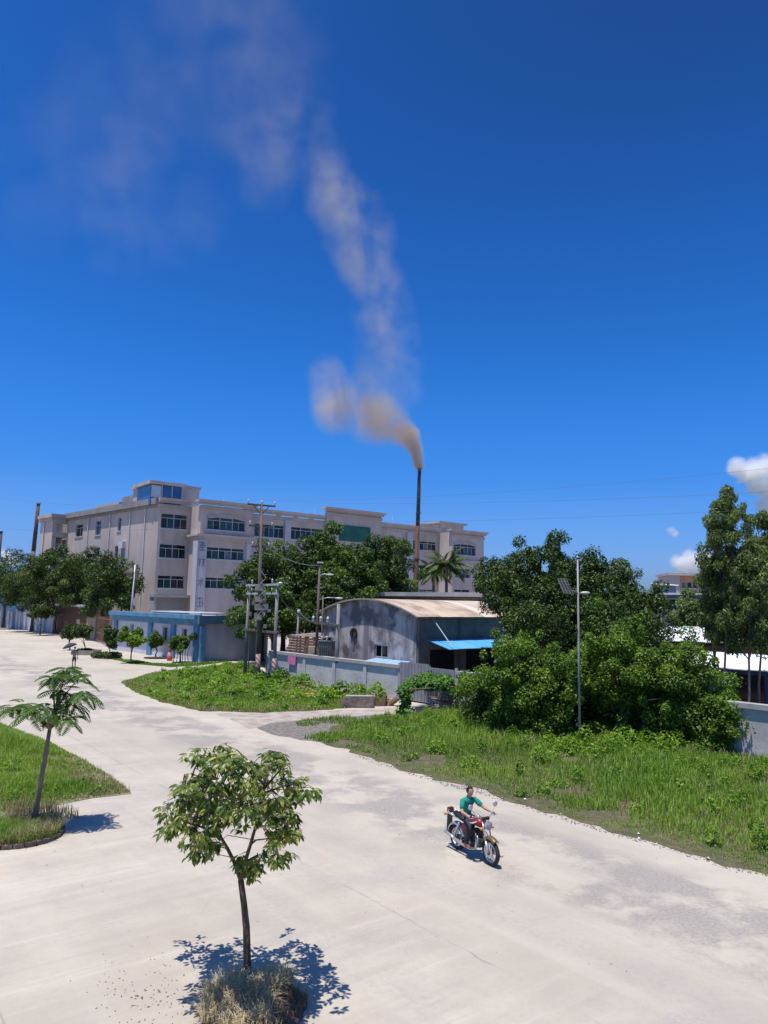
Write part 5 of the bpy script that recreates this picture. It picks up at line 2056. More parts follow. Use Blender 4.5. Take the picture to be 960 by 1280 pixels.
pit = pit.build('earth_pit', mat('wet_soil', (.025, .02, .017), .95, (.06, .05, .04), 4), loc=(G(196,823)[0], G(196,823)[1], 0))
setp(pit, 'dark oval of bare soil under the light green sapling', 'tree pit')
rp = thing('red_post', 'short red and white post standing between the two light green saplings', 'bollard', (G(212,826)[0], G(212,826)[1], 0))
b = MB()
b.lathe([(0.0, 0), (.26, 0), (.24, .55), (.2, .56), (0, .56)], 10)
b.build('base', mat('red_paint', (.42, .07, .05), .6, (.5, .12, .09), 3), rp, smooth=True)
b = MB()
b.lathe([(.17, .561), (.16, .8), (0, .8)], 10)
b.build('white_band', WPIPE, rp)
b = MB()
b.lathe([(.15, .801), (.14, 1.0), (.2, 1.02), (.1, 1.15), (0, 1.18)], 10)
b.build('top', MATS['red_paint'], rp, smooth=True)

# palms by the chimney
LM_PALM = leaf_mat('palm_leaf', (.03, .06, .018), (.06, .105, .03), (.16, .20, .08), .2)


def palm(label, x, y, h, n, fl, seed):
    t = thing('palm_tree', label, 'palm tree', (x, y, 0), 0, 'palms behind the shed')
    r = random.Random(seed)
    b = MB()
    b.tube([(0, 0, 0), (.12, .05, h * .5), (.1, 0, h)], [.26, .19, .15], 10)
    b.build('trunk', mat('palm_bark', (.14, .11, .09), .9, (.24, .2, .17), 3, stretch=(1, 1, 4)), t, smooth=True)
    for k in range(n):
        a = k * 2.399 + r.uniform(-.2, .2)
        el = 1.25 - 1.5 * (k / n)
        pts = []
        p = Vector((.1, 0, h))
        d = Vector((math.cos(a) * math.cos(el), math.sin(a) * math.cos(el), math.sin(el)))
        seg = 8
        for j in range(seg + 1):
            pts.append(p.copy())
            p = p + d * fl / seg
            d = (d + Vector((0, 0, -.20))).normalized()
        vs, ax, nr, LL = [], [], [], []
        for j in range(1, seg * 4 + 1):
            f = j / (seg * 4)
            i0 = min(int(f * seg), seg - 1)
            q = pts[i0].lerp(pts[i0 + 1], f * seg - i0)
            tg = (pts[i0 + 1] - pts[i0]).normalized()
            sd = tg.cross(Vector((0, 0, 1))).normalized()
            l = fl * .26 * math.sin(PI * min(.97, .12 + f * .86)) + .06
            for s in (-1, 1):
                dr = (sd * s + tg * .5 - Vector((0, 0, .55))).normalized()
                vs.append(q + dr * l * .5)
                ax.append(dr)
                nr.append(Vector((0, 0, 1)) + sd * s * .3)
                LL.append(l)
        v, tr = leaf_geo(np.array(vs), np.array(ax), np.array(nr), np.array(LL), np.array(LL) * .16 + .02)
        tri_mesh('frond', v, tr, LM_PALM, np.repeat(np.clip(npr.normal(.5, .2, len(vs)), 0, 1), 4), t)


x, y, z = A(557, 708, 82)
palm('larger palm tree right of the smoking chimney behind the shed', x, y, z, 20, 3.3, 1)
x, y, z = A(541, 716, 88)
palm('smaller palm tree half hidden behind the larger palm', x, y, z, 16, 2.9, 2)

# ---------------------------------------------------------------- vine arbor with planks below
ar = thing('vine_arbor', 'low arbor of poles covered in bright green creeper beside the track', 'arbor', G(504,897))
o_ = Vector(G(504,897))
P4 = [Vector(G(504,897)) - o_, Vector(G(582,890)) - o_, Vector((6.3, 44.0, 0)) - o_ if False else Vector(G(575,876)) - o_ + V(.2, 0.4, 0), Vector(G(512,884)) - o_]
zt = 1.45
for p, h in zip(P4, (zt, zt - .3, zt, zt + .1)):
    b = MB()
    b.tube([p, p + V(.03, 0, h)], [.05, .04], 6)
    b.build('post', BARK, ar, smooth=True)
for i in range(4):
    b = MB()
    b.tube([P4[i] + V(0, 0, zt - .1), P4[(i + 1) % 4] + V(0, 0, zt - .12)], .035, 6)
    b.build('rail', BARK, ar, smooth=True)
cl = []
for k in range(46):
    u, w = rnd.random(), rnd.random()
    q = (P4[0] * (1 - u) + P4[1] * u) * (1 - w) + (P4[3] * (1 - u) + P4[2] * u) * w
    cl.append((q.x, q.y, zt - .05 + .25 * math.sin(u * 3.0) - .35 * (u > .8) - .2 * (1 - w), .42, .42, .30, 1))
for k in range(9):
    cl.append((rnd.uniform(-.25, .3), rnd.uniform(-.2, .5), rnd.uniform(.2, 1.3), .28, .28, .3, 1))
v, t_, ti = clump_leaves(cl, 6500, .15, .85, up=1.2, droop=.1)
tri_mesh('creeper', v, t_, leaf_mat('vine_leaf', (.035, .10, .016), (.085, .20, .03), (.20, .34, .075), .3), ti, ar)
bk = thing('green_sack', 'dull green bag hanging at the left post of the vine arbor', 'bag', G(509,893))
b = MB()
b.lathe([(0, .35), (.16, .37), (.2, .55), (.17, .8), (.06, .92), (.05, .98)], 10)
b.build('sack', mat('sack', (.08, .16, .13), .7, (.12, .22, .18), 4), bk, smooth=True)
b = MB()
b.tube([(0, 0, .97), (0.02, .03, 1.15), (0, .05, 1.33)], .012, 4)
b.build('cord', RUBBER, bk)
pk = thing('plank_pile', 'untidy pile of pale planks under the right end of the vine arbor', 'planks', G(562,888))
for k in range(14):
    b = MB()
    a = 2.5 + rnd.uniform(-.35, .35)
    l = rnd.uniform(.7, 1.3)
    c = Vector((rnd.uniform(-.6, .9), rnd.uniform(-.1, .6), .06 + k * .045))
    d = Vector((math.cos(a) * l, math.sin(a) * l, rnd.uniform(-.05, .12)))
    b.bar(c - d, c + d, .13, .035)
    b.build('plank', mat('pale_plank', (.26, .22, .18), .9, (.4, .35, .3), 4) if k % 3 else PLANK, pk)
# broken concrete trough and stump beside the track
cbk = thing('concrete_block', 'long weathered concrete block lying beside the dirt track', 'block', G(446,884), math.radians(4))
b = MB()
b.add([(-.9, -.3, 0), (.95, -.3, 0), (.95, .35, 0), (-.9, .35, 0), (-.72, -.22, .60), (.92, -.25, .54), (.9, .3, .56), (-.7, .3, .62)],
      [(3, 2, 1, 0), (4, 5, 6, 7), (0, 1, 5, 4), (1, 2, 6, 5), (2, 3, 7, 6), (3, 0, 4, 7)])
blk = b.build('block', mat('old_concrete', (.11, .08, .066), .95, (.22, .175, .15), 2.2, detail=9, bump=.7), cbk, bevel=.05)
b = MB()
b.box((-.6, -.18, .50), (.85, .26, .622))
b.build('cap', mat('block_top', (.3, .27, .25), .9, (.38, .35, .32), 3), cbk)
stp = thing('tree_stump', 'split brown stump leaning beside the long concrete block', 'stump', G(478,882))
b = MB()
for k, (dx, ln, h) in enumerate(((-.3, -.12, .50), (.0, .15, .58), (.3, .55, .42), (.1, .7, .30))):
    b.tube([(dx, .1 * k - .2, 0), (dx + ln * .5, .1 * k - .2, h * .5), (dx + ln, .1 * k - .2, h)], [.2, .16, .13], 7)
b.build('wood', mat('stump_wood', (.09, .05, .035), .95, (.2, .12, .09), 4, stretch=(1, 1, .3)), stp)

# ---------------------------------------------------------------- feathery tree at the left
lt0 = Vector(G(40,1036))
ft = thing('feathery_tree', 'slim leaning young tree with feathery leaves in the kerbed pit', 'tree', lt0)


def rel(px, py, dy=0.0, o=lt0):
    return Vector(A(px, py, o.y + dy)) - o


LM_FERN = leaf_mat('feather_leaf', (.022, .060, .008), (.060, .125, .014), (.16, .25, .035), .3)
BARK_G = mat('grey_bark', (.13, .105, .085), .95, (.22, .185, .155), 7, stretch=(1, 1, .3), bump=.4)
b = MB()
T = [V(0, 0, -.05), rel(47, 1000), rel(54, 960), rel(60, 925), rel(62, 912)]
b.tube(T, [.080, .064, .056, .050, .045], 9)
hubs = []
for (px, py, dy, r) in ((40, 890, -.2, .025), (18, 884, .1, .018), (70, 893, .4, .02), (88, 899, -.3, .018), (55, 884, -.5, .02), (76, 864, .1, .03), (84, 838, .2, .018), (66, 846, -.3, .018), (98, 848, .3, .016), (104, 866, -.2, .016), (28, 880, .5, .018), (92, 878, .3, .016)):
    q = rel(px, py, dy)
    src = T[-1] if py > 870 else rel(68, 892)
    b.tube([src, src.lerp(q, .5) + V(0, 0, .08), q], [r * 1.2, r, r * .5], 6)
    hubs.append(q)
b.tube([T[-1], rel(68, 892), rel(78, 862, .1)], [.05, .045, .03], 7)
b.build('trunk', BARK_G, ft, smooth=True)
rf = random.Random(4)


def frond(mb_v, mb_t, mb_c, p, a, el, ln):
    """doubly feathered leaf: rachis with paired pinnae, each a row of leaflets"""
    d = Vector((math.cos(a) * math.cos(el), math.sin(a) * math.cos(el), math.sin(el)))
    pts = []
    for j in range(8):
        pts.append(p.copy())
        p = p + d * ln / 7
        d = (d + Vector((0, 0, -.15))).normalized()
    cs, ax, nr, LL, WW = [], [], [], [], []
    for j in range(1, 14):
        f = j / 13
        i0 = min(int(f * 7), 6)
        q = pts[i0].lerp(pts[i0 + 1], f * 7 - i0)
        tg = (pts[i0 + 1] - pts[i0]).normalized()
        sd = tg.cross(Vector((0, 0, 1))).normalized()
        nm = sd.cross(tg)
        l = ln * .33 * math.sin(PI * (.15 + .78 * f)) + .02
        for s in (-1, 1):
            dr = (sd * s + tg * .55 + Vector((0, 0, -.18))).normalized()
            cs.append(q + dr * l * .5)
            ax.append(dr)
            nr.append(nm + Vector((rf.gauss(0, .25), rf.gauss(0, .25), 0)))
            LL.append(l * 1.05)
            WW.append(.040)
    v, t = leaf_geo(np.array(cs), np.array(ax), np.array(nr), np.array(LL), np.array(WW), .05)
    base = sum(len(x) for x in mb_v)
    mb_v.append(v)
    mb_t.append(t + base)
    mb_c.append(np.repeat(np.clip(npr.normal(.42 + rf.uniform(-.12, .15), .10, len(cs)), 0, 1), 4))


mv, mt, mc = [], [], []
for i, q in enumerate(hubs):
    n = (9, 9, 7, 8, 9, 9, 13, 10, 10, 10, 8, 9)[i]
    for k in range(n):
        a = k * 2 * PI / n + rf.uniform(-.3, .3)
        frond(mv, mt, mc, q + V(0, 0, rf.uniform(-.06, .06)), a, rf.uniform(-.45, .55), rf.uniform(.40, .72))
tri_mesh('crown', np.concatenate(mv), np.concatenate(mt), LM_FERN, np.concatenate(mc), ft)
# pit with kerb
kp = thing('kerbed_tree_pit', 'round tree pit with a dark brick kerb full of straggly grass at the left', 'tree pit', (*G(22,1045)[:2], 0))
kc = Vector(G(22,1045))
KB = mat('kerb_brick', (.10, .075, .055), .95, (.20, .15, .12), 6, bump=.5)
nk = 26
for k in range(nk):
    a0, a1 = 2 * PI * (k + .05) / nk, 2 * PI * (k + .95) / nk
    R0, R1 = .90 + rf.uniform(-.012, .012), 1.02 + rf.uniform(-.015, .015)
    b = MB()
    b.prism([(R0 * math.cos(a0), R0 * math.sin(a0)), (R1 * math.cos(a0), R1 * math.sin(a0)), (R1 * math.cos(a1), R1 * math.sin(a1)), (R0 * math.cos(a1), R0 * math.sin(a1))], -.02, .10 + rf.uniform(-.02, .02))
    b.build('brick', KB, kp)
b = MB()
b.lathe([(.905, .02), (.89, .07), (.6, .10), (0, .12)], 24)
b.build('soil', DRYTURF, kp, smooth=True)
PITP = [(kc.x + .98 * math.cos(k * PI / 10), kc.y + .98 * math.sin(k * PI / 10)) for k in range(20)]
grass('pit_grass', 'straggly green and dry grass in the kerbed pit', PITP, 3600, .12, .40, .012, GRASS, .55, 31, .25, .9, .0, z0=.1)
grass('pit_straw', 'dry stalks in the kerbed pit', PITP, 3600, .15, .50, .009, STRAW, .5, 33, .2, 1.0, .0, z0=.1)
grass('pit_seedheads', 'tall dry seed stalks behind the kerbed pit', [G(20,1035), G(100,1022), G(70,1010), G(0,1010)], 700, .2, .7, .012, STRAW, .3, 34, .3, .5, 0)

# ---------------------------------------------------------------- young tree in front
fo = Vector(G(309,1232))
yt = thing('young_street_tree', 'young street tree with drooping glossy leaves in the dry grass pit in front', 'tree', fo)


def relf(px, py, dy=0.0):
    return Vector(A(px, py, fo.y + dy)) - fo


YB = mat('young_bark', (.055, .038, .027), .95, (.17, .12, .085), 16, stretch=(1, 1, .3), bump=.8, bscale=40)
b = MB()
T = [V(0, 0, -.1), relf(309, 1200), relf(308, 1160, -.02), relf(305, 1130), relf(301, 1100, .02)]
b.tube(T, [.074, .056, .052, .047, .044], 10)
fork = T[-1]
main = {
    'l': [fork, relf(293, 1078, .05), relf(284, 1060, .1), relf(272, 1040, .12), relf(262, 1015, .15), relf(250, 990, .2)],
    'r': [fork, relf(306, 1078, -.05), relf(313, 1056, -.08), relf(321, 1028, -.1), relf(326, 1000, -.12), relf(335, 975, -.15)],
}
for k in main.values():
    b.tube(k, [.036, .030, .026, .022, .018, .011], 8)
rt_ = random.Random(12)
CL = [(205, 1010), (212, 1030), (200, 1042), (222, 1000), (228, 985), (240, 975), (225, 1020), (245, 1000), (250, 955), (238, 945), (262, 972), (262, 945), (283, 940), (280, 960), (290, 975), (275, 992), (300, 960),
      (290, 1000), (262, 1010), (248, 1025), (240, 1040), (236, 1060), (262, 1032), (310, 985), (318, 965), (330, 985), (325, 1005), (345, 970), (350, 950), (338, 945), (362, 965), (368, 985), (392, 993), (375, 1000), (358, 1005),
      (345, 1020), (370, 1020), (360, 1035), (352, 1050), (335, 1035), (355, 1073), (340, 1070), (308, 1010), (318, 1080), (302, 1078), (315, 1092), (240, 1072), (258, 1050), (285, 1020), (268, 1060), (380, 985), (232, 1005), (300, 935 + 20), (372, 1045), (270, 985), (300, 985), (325, 978), (255, 980), (280, 1008), (312, 1022), (298, 1032), (265, 1005), (335, 1008), (285, 955), (245, 1010), (350, 1000)]
cs, ax, nr, LL, WW, tt = [], [], [], [], [], []
# secondary limbs from the two main branches, then twigs from the limbs
LIMB = []
for br_ in main.values():
    for j in range(1, len(br_)):
        for f in (0, .33, .66):
            LIMB.append(br_[j - 1].lerp(br_[j], f))
LIMB = [p for p in LIMB if p.z > fork.z + .12]
for (px, py, dy) in ((212, 1000, -.5), (232, 968, .2), (258, 940, -.3), (285, 932, .4), (250, 1022, -.7), (236, 1045, .1), (305, 962, -.6), (335, 942, .3), (378, 985, -.2), (362, 1015, .5), (350, 1052, -.5),
                     (322, 1070, .2), (296, 990, .6), (268, 985, -.9), (340, 990, -.9), (215, 1030, .3), (355, 960, -.4)):
    q = relf(px, py, dy - .2)
    s = min(LIMB[:28], key=lambda p: (p - q).length + (1.0 if p.z > q.z - .05 else 0) + .25 * rt_.random())
    m_ = s.lerp(q, .5) + V(rt_.gauss(0, .06), rt_.gauss(0, .06), .07)
    b.tube([s, s.lerp(m_, .6), m_, m_.lerp(q, .5) + V(0, 0, .03), q], [.017, .015, .012, .009, .005], 6)
    for f in (.5, .65, .8, .9, 1.0):
        LIMB.append(m_.lerp(q, (f - .5) * 2))
for (px, py) in CL:
    dyb = rt_.gauss(-.25, .55)
    for rep in range(7):
        tip = relf(295 + (px - 295) * .95 + rt_.gauss(0, 6), py - 3 + rt_.gauss(0, 6), dyb + rt_.gauss(0, .28))
        best = None
        for q in LIMB:
            dd = (q - tip).length + (0.4 if q.z > tip.z + .2 else 0) + .12 * rt_.random()
            if best is None or dd < best[0]:
                best = (dd, q)
        s = best[1]
        mid = s.lerp(tip, .55) + V(rt_.gauss(0, .05), rt_.gauss(0, .05), .10 * (s - tip).length)
        if rep < 2:
            b.tube([s, mid, tip], [.006, .005, .003], 4)
        d0 = (tip - mid).normalized()
        tn = rt_.gauss(.45, .17)
        for k in range(rt_.randint(9, 14)):
            f = rt_.random()
            q = mid.lerp(tip, .45 + .6 * f)
            a = rt_.uniform(0, 2 * PI)
            out = (Vector((math.cos(a), math.sin(a), rt_.uniform(-.9, -.05))) + d0 * .5).normalized()
            l = rt_.uniform(.075, .15)
            cs.append(q + out * (l * .55 + .02))
            ax.append(out)
            nr.append(Vector((out.x * .7, out.y * .7, .9)) + Vector((rt_.gauss(0, .3), rt_.gauss(0, .3), 0)))
            LL.append(l)
            WW.append(l * rt_.uniform(.36, .48))
            tt.append(min(1, max(0, tn + rt_.gauss(0, .16) + (0.25 if rt_.random() < .16 else 0))))
b.build('trunk', YB, yt, smooth=True)
# oval leaf with midrib fold and bent tip: 6 verts each
cs, ax, nr = np.array(cs), unit(np.array(ax)), np.array(nr)
LL, WW = np.array(LL)[:, None], np.array(WW)[:, None]
sd = unit(np.cross(nr, ax))
nn = np.cross(ax, sd)
n = len(cs)
v = np.empty((n, 8, 3))
v[:, 0] = cs - ax * LL * .5
v[:, 1] = cs - ax * LL * .18 - sd * WW * .45 + nn * WW * .16
v[:, 2] = cs + ax * LL * .17 - sd * WW * .42 + nn * WW * .08 - nn * LL * .05
v[:, 3] = cs + ax * LL * .5 - nn * LL * .20
v[:, 4] = cs + ax * LL * .17 + sd * WW * .42 + nn * WW * .08 - nn * LL * .05
v[:, 5] = cs - ax * LL * .18 + sd * WW * .45 + nn * WW * .16
v[:, 6] = cs - ax * LL * .18
v[:, 7] = cs + ax * LL * .17 - nn * LL * .06
bi = np.arange(n)[:, None] * 8
t_ = np.concatenate([bi + np.array([q]) for q in ((0, 6, 1), (0, 5, 6), (1, 6, 7), (1, 7, 2), (6, 5, 4), (6, 4, 7), (2, 7, 3), (7, 4, 3))], 0)
tri_mesh('crown', v.reshape(-1, 3), t_, LM_FRONT, np.repeat(np.array(tt), 8), yt, smooth=True)
# dry grass mound round it
mc_ = Vector(G(316,1264))
dm = thing('dry_grass_pit', 'raised tree pit of brown soil overgrown with dead grass at the bottom', 'tree pit', (mc_.x, mc_.y, 0))
b = MB()
prof = [(.74, -.01), (.70, .05), (.5, .12), (.25, .15), (0, .15)]
b.lathe(prof, 40)
mo = b.build('mound', mat('pit_soil', (.085, .055, .04), .95, (.19, .13, .095), 6, detail=9, bump=.9, bscale=24), dm, smooth=True)
for vv in mo.data.vertices:
    f = mnoise.noise(Vector((vv.co.x * 2.5, vv.co.y * 2.5, 3.1)))
    vv.co.x *= 1 + .22 * f
    vv.co.y *= 1 + .22 * f
    vv.co.z += .035 * f * (vv.co.z > .02)
MP = [(mc_.x + .72 * (1 + .12 * math.sin(k * 2.3)) * math.cos(k * PI / 10), mc_.y + .72 * (1 + .12 * math.sin(k * 2.3)) * math.sin(k * PI / 10)) for k in range(20)]
dome = lambda q: np.clip(1.15 - .5 * np.linalg.norm(q - np.array([mc_.x, mc_.y]), axis=1), .4, 1.2)
grass('dead_grass', 'tangle of dead straw coloured grass round the front tree', MP, 3200, .12, .75, .010, leaf_mat('pale_straw', (.26, .19, .11), (.50, .41, .27), (.72, .62, .45), .2, .7), .5, 41, .30, 1.25, .15, dome, z0=.08)
grass('dead_stalks', 'brown dead stalks round the front tree', MP, 3600, .1, .40, .007, leaf_mat('brown_stalk', (.06, .04, .025), (.15, .10, .06), (.28, .20, .13), .1), .4, 43, .2, 1.0, .2, dome, z0=.07)
grass('mound_green', 'few green blades in the dead grass', MP, 700, .1, .35, .009, GRASS, .4, 45, .4, .6, .1, None, z0=.08)

# ================================================================ MOTORCYCLE
CHROME = mat('chrome', (.50, .50, .50), .25, metal=.55)
BLACKP = mat('black_plastic', (.012, .012, .013), .45)
TYRE = mat('tyre_rubber', (.018, .018, .019), .8, (.03, .029, .028), 9)
REDP = mat('red_paint_gloss', (.20, .012, .016), .42, (.15, .014, .016), 7, spec=.4)
GOLDP = mat('champagne_paint', (.17, .125, .05), .4, metal=.3)
ENG = mat('engine_metal', (.05, .048, .045), .45, (.12, .115, .11), 9, metal=.4)
ALLOY = mat('alloy', (.55, .56, .57), .35, metal=.6)
SEATM = mat('seat_vinyl', (.012, .012, .014), .5)
m0 = Vector(G(615,1083))
m1 = Vector(G(571,1061))
mc0 = (m0 + m1) / 2
head = math.atan2(m0.y - m1.y, m0.x - m1.x)
bike = thing('motorcycle', 'red and black street motorcycle with chrome trim driving down the pale road', 'motorcycle', mc0, head, None, .94)
AX, WR = .64, .30


def wheel(cx, front):
    b = MB()
    b.torus((cx, 0, WR), WR - .052, .052, 32, 10, sq=.95)
    w = b.build('wheel', TYRE, bike, smooth=True)
    b = MB()
    b.torus((cx, 0, WR), WR - .095, .022, 32, 8, sq=1.7)
    b.build('rim', ALLOY, w, smooth=True)
    for k in range(5):
        a = 2 * PI * k / 5 + .3
        b = MB()
        d = V(math.cos(a), 0, math.sin(a))
        e = V(math.cos(a + .16), 0, math.sin(a + .16))
        b.bar(V(cx, 0, WR) + d * .03, V(cx, 0, WR) + d * (WR - .10), .05, .028, upv=(0, 1, 0))
        b.build('spoke', ALLOY, w)
    b = MB()
    b.lathe([(0, -.075), (.055, -.075), (.055, .075), (0, .075)], 14, o=(cx, 0, WR), axis='y')
    b.build('hub', ENG, w, smooth=True)
    if front:
        b = MB()
        b.lathe([(.045, -.066), (.125, -.066), (.125, -.06), (.045, -.06)], 20, o=(cx, 0, WR), axis='y')
        b.build('brake_disc', CHROME, w)


wheel(AX, True)
wheel(-AX, False)


def fender(name, cx, a0, a1, m, r=.335, wd=.075, n=14):
    b = MB()
    vs = []
    for i in range(n + 1):
        a = a0 + (a1 - a0) * i / n
        for (y, rr) in ((-wd, r - .05), (-wd, r - .015), (-wd * .6, r + .012), (0, r + .02), (wd * .6, r + .012), (wd, r - .015), (wd, r - .05)):
            vs.append((cx + rr * math.cos(a), y, WR + rr * math.sin(a)))
    fs = [(i * 7 + k, i * 7 + k + 1, (i + 1) * 7 + k + 1, (i + 1) * 7 + k) for i in range(n) for k in range(6)]
    b.add(vs, fs)
    o = b.build(name, m, bike, smooth=True)
    s = o.modifiers.new('solid', 'SOLIDIFY')
    s.thickness = .006
    return o


fender('front_fender', AX, math.radians(52), math.radians(150), GOLDP)
fender('rear_fender', -AX, math.radians(15), math.radians(165), CHROME, .345, .085)
b = MB()
b.bar((-.97, 0, .74), (-1.01, 0, .24), .20, .02, upv=(0, 1, 0))
b.build('mud_flap', BLACKP, bike)
for y in (-.085, .085):
    b = MB()
    b.tube([(AX, y, WR), (.555, y, .53)], [.026, .026], 10)
    b.build('fork_leg', ALLOY, bike, smooth=True)
    b = MB()
    b.tube([(.555, y, .53), (.435, y, .93)], [.019, .019], 10)
    b.build('fork_tube', CHROME, bike, smooth=True)
    b = MB()
    b.tube([(-AX + .02, y * 1.5, WR + .03), (-.43, y * 1.4, .70)], [.03, .024], 10)
    b.lathe([(.04, 0), (.042, .02), (.04, .04)], 10, o=(-.56, y * 1.5, .45))
    b.build('shock_absorber', CHROME, bike, smooth=True)
b = MB()
b.lathe([(.0, -.10), (.055, -.085), (.085, -.02), (.095, .03), (.095, .045)], 18, o=(.535, 0, .865), axis='x')
hl = b.build('headlight', CHROME, bike, smooth=True)
b = MB()
b.lathe([(.092, .043), (.06, .058), (0, .064)], 18, o=(.535, 0, .865), axis='x')
b.build('lens', mat('lamp_lens', (.30, .32, .34), .12), hl, smooth=True)
for y in (-.17, .17):
    b = MB()
    b.ball((.50, y, .80), (.045, .035, .035), 10)
    b.tube([(.47, y * .5, .82), (.50, y, .80)], .01, 5)
    b.build('turn_signal', mat('amber_lens', (.6, .22, .03), .25), bike, smooth=True)
for y in (-.05, .05):
    b = MB()
    b.lathe([(0, -.035), (.05, -.03), (.052, .03), (.03, .035), (0, .035)], 12, o=(.45, y * 1.1, 1.0))
    b.build('gauge', BLACKP, bike, smooth=True)
HB = [(.30, .37, 1.035), (.36, .29, 1.06), (.42, .12, 1.02), (.42, -.12, 1.02), (.36, -.29, 1.06), (.30, -.37, 1.035)]
b = MB()
b.tube(HB, .012, 8)
b.build('handlebar', CHROME, bike, smooth=True)
for s in (-1, 1):
    b = MB()
    b.tube([(.33, s * .325, 1.05), (.275, s * .415, 1.022)], .018, 8)
    b.build('grip', BLACKP, bike, smooth=True)
    b = MB()
    b.tube([(.37, s * .27, 1.05), (.42, s * .33, 1.04), (.36, s * .42, 1.02)], .007, 5)
    b.build('brake_lever', CHROME, bike, smooth=True)
    b = MB()
    b.tube([(.37, s * .25, 1.06), (.38, s * .30, 1.16), (.35, s * .35, 1.22)], .007, 6)
    mr_ = b.build('mirror', CHROME, bike, smooth=True)
    b = MB()
    b.lathe([(0, -.012), (.062, -.01), (.066, .006), (.06, .014), (0, .016)], 16, o=(.345, s * .37, 1.265), axis='x')
    b.build('mirror_head', CHROME, mr_, smooth=True)
# tank
b = MB()
b.tube([(-.06, 0, .80), (.02, 0, .845), (.14, 0, .875), (.27, 0, .865), (.35, 0, .835), (.39, 0, .82)],
       [(.085, .05), (.13, .085), (.155, .11), (.15, .11), (.115, .085), (.04, .04)], 16)
tk_ = b.build('fuel_tank', REDP, bike, smooth=True)
b = MB()
b.lathe([(.045, 0), (.045, .02), (.02, .03), (0, .03)], 12, o=(.17, 0, .975))
b.build('fuel_cap', CHROME, tk_, smooth=True)
for s in (-1, 1):
    b = MB()
    b.add([(.0, s * .150, .80), (.16, s * .163, .83), (.30, s * .145, .90), (.28, s * .142, .92), (.15, s * .160, .86), (.0, s * .146, .83)], [(0, 1, 4, 5), (1, 2, 3, 4)])
    b.build('tank_stripe', WPIPE, tk_, fix=False)
b = MB()
b.tube([(-.08, 0, .775), (-.2, 0, .765), (-.4, 0, .80), (-.62, 0, .845), (-.74, 0, .85)], [(.095, .05), (.125, .055), (.135, .06), (.125, .06), (.08, .04)], 14)
b.build('seat', SEATM, bike, smooth=True)
b = MB()
b.tube([(-.55, .14, .80), (-.85, .14, .86), (-.93, .06, .88), (-.93, -.06, .88), (-.85, -.14, .86), (-.55, -.14, .80)], .013, 8)
b.build('grab_rail', CHROME, bike, smooth=True)
b = MB()
b.box((-1.0, -.08, .80), (-.9, .08, .93))
b.build('tail_light', mat('tail_red', (.16, .035, .03), .4), bike, bevel=.015)
for s in (-1, 1):
    b = MB()
    b.ball((-.93, s * .17, .79), (.035, .045, .035), 8)
    b.build('turn_signal', MATS['amber_lens'], bike, smooth=True)
    b = MB()
    b.prism([(-.36, s * .105), (-.10, s * .12), (-.10, s * .09), (-.36, s * .08)], .52, .72)
    b.build('side_panel', REDP, bike, bevel=.012)
b = MB()
b.tube([(.42, 0, .88), (.30, 0, .62), (.18, 0, .30), (-.2, 0, .26)], .022, 8)
b.tube([(.40, 0, .84), (-.1, 0, .73), (-.75, 0, .76)], .02, 8)
b.tube([(-.12, .06, .72), (-.22, .06, .32)], .018, 8)
b.tube([(-.12, -.06, .72), (-.22, -.06, .32)], .018, 8)
for s in (-1, 1):
    b.tube([(-.18, s * .08, .34), (-AX, s * .09, WR)], .018, 8)
b.build('frame', BLACKP, bike, smooth=True)
b = MB()
b.box((-.18, -.13, .25), (.16, .13, .46))
en = b.build('engine', ENG, bike, bevel=.04)
b = MB()
b.lathe([(0, -.165), (.09, -.16), (.1, -.13), (.1, .13), (.09, .16), (0, .165)], 16, o=(-.06, 0, .36), axis='y')
b.build('engine_cover', ALLOY, en, smooth=True)
for k in range(8):
    b = MB()
    b.box((-.02 + k * .006, -.1, .465 + k * .026), (.19 + k * .006, .1, .477 + k * .026))
    b.build('fin', ENG, en)
b = MB()
b.box((.03, -.07, .46), (.17, .07, .69))
b.build('cylinder_block', ENG, en, bevel=.015)
b = MB()
b.tube([(.2, -.06, .60), (.27, -.09, .50), (.24, -.13, .28), (.05, -.15, .23), (-.3, -.155, .25), (-.5, -.16, .29)], [.02, .02, .022, .024, .028, .04], 10)
b.tube([(-.5, -.16, .29), (-.95, -.17, .38)], [.034, .038], 12)
b.build('exhaust', CHROME, bike, smooth=True)
b = MB()
for z, w_ in ((.26, .26), (.27, .22)):
    b.tube([(.0, w_, .285), (.0, -w_, .285)], .013, 6)
b.build('footpeg', BLACKP, bike)
for s in (-1, 1):
    b = MB()
    b.tube([(.26, s * .15, .64), (.34, s * .20, .50), (.30, s * .21, .30), (.18, s * .18, .25)], .011, 6)
    b.build('crash_bar', CHROME, bike, smooth=True)
b = MB()
b.prism([(.26, -.10), (.34, -.11), (.36, .11), (.26, .10)], .32, .52)
b.build('leg_shield', mat('shield_plastic', (.10, .10, .105), .4), bike, bevel=.01)

# ================================================================ PEOPLE
SKIN = mat('skin', (.42, .23, .15), .55, (.47, .27, .18), 5)
HAIR = mat('hair_black', (.012, .010, .010), .6)
EYE = mat('eye_dark', (.02, .014, .012), .3)
LIP = mat('lip', (.33, .12, .095), .55)
TEALS = mat('teal_shirt', (.008, .19, .145), .8, (.012, .24, .185), 7, bump=.3)
DKTR = mat('dark_trousers', (.022, .026, .034), .85, (.04, .044, .055), 6, bump=.3)


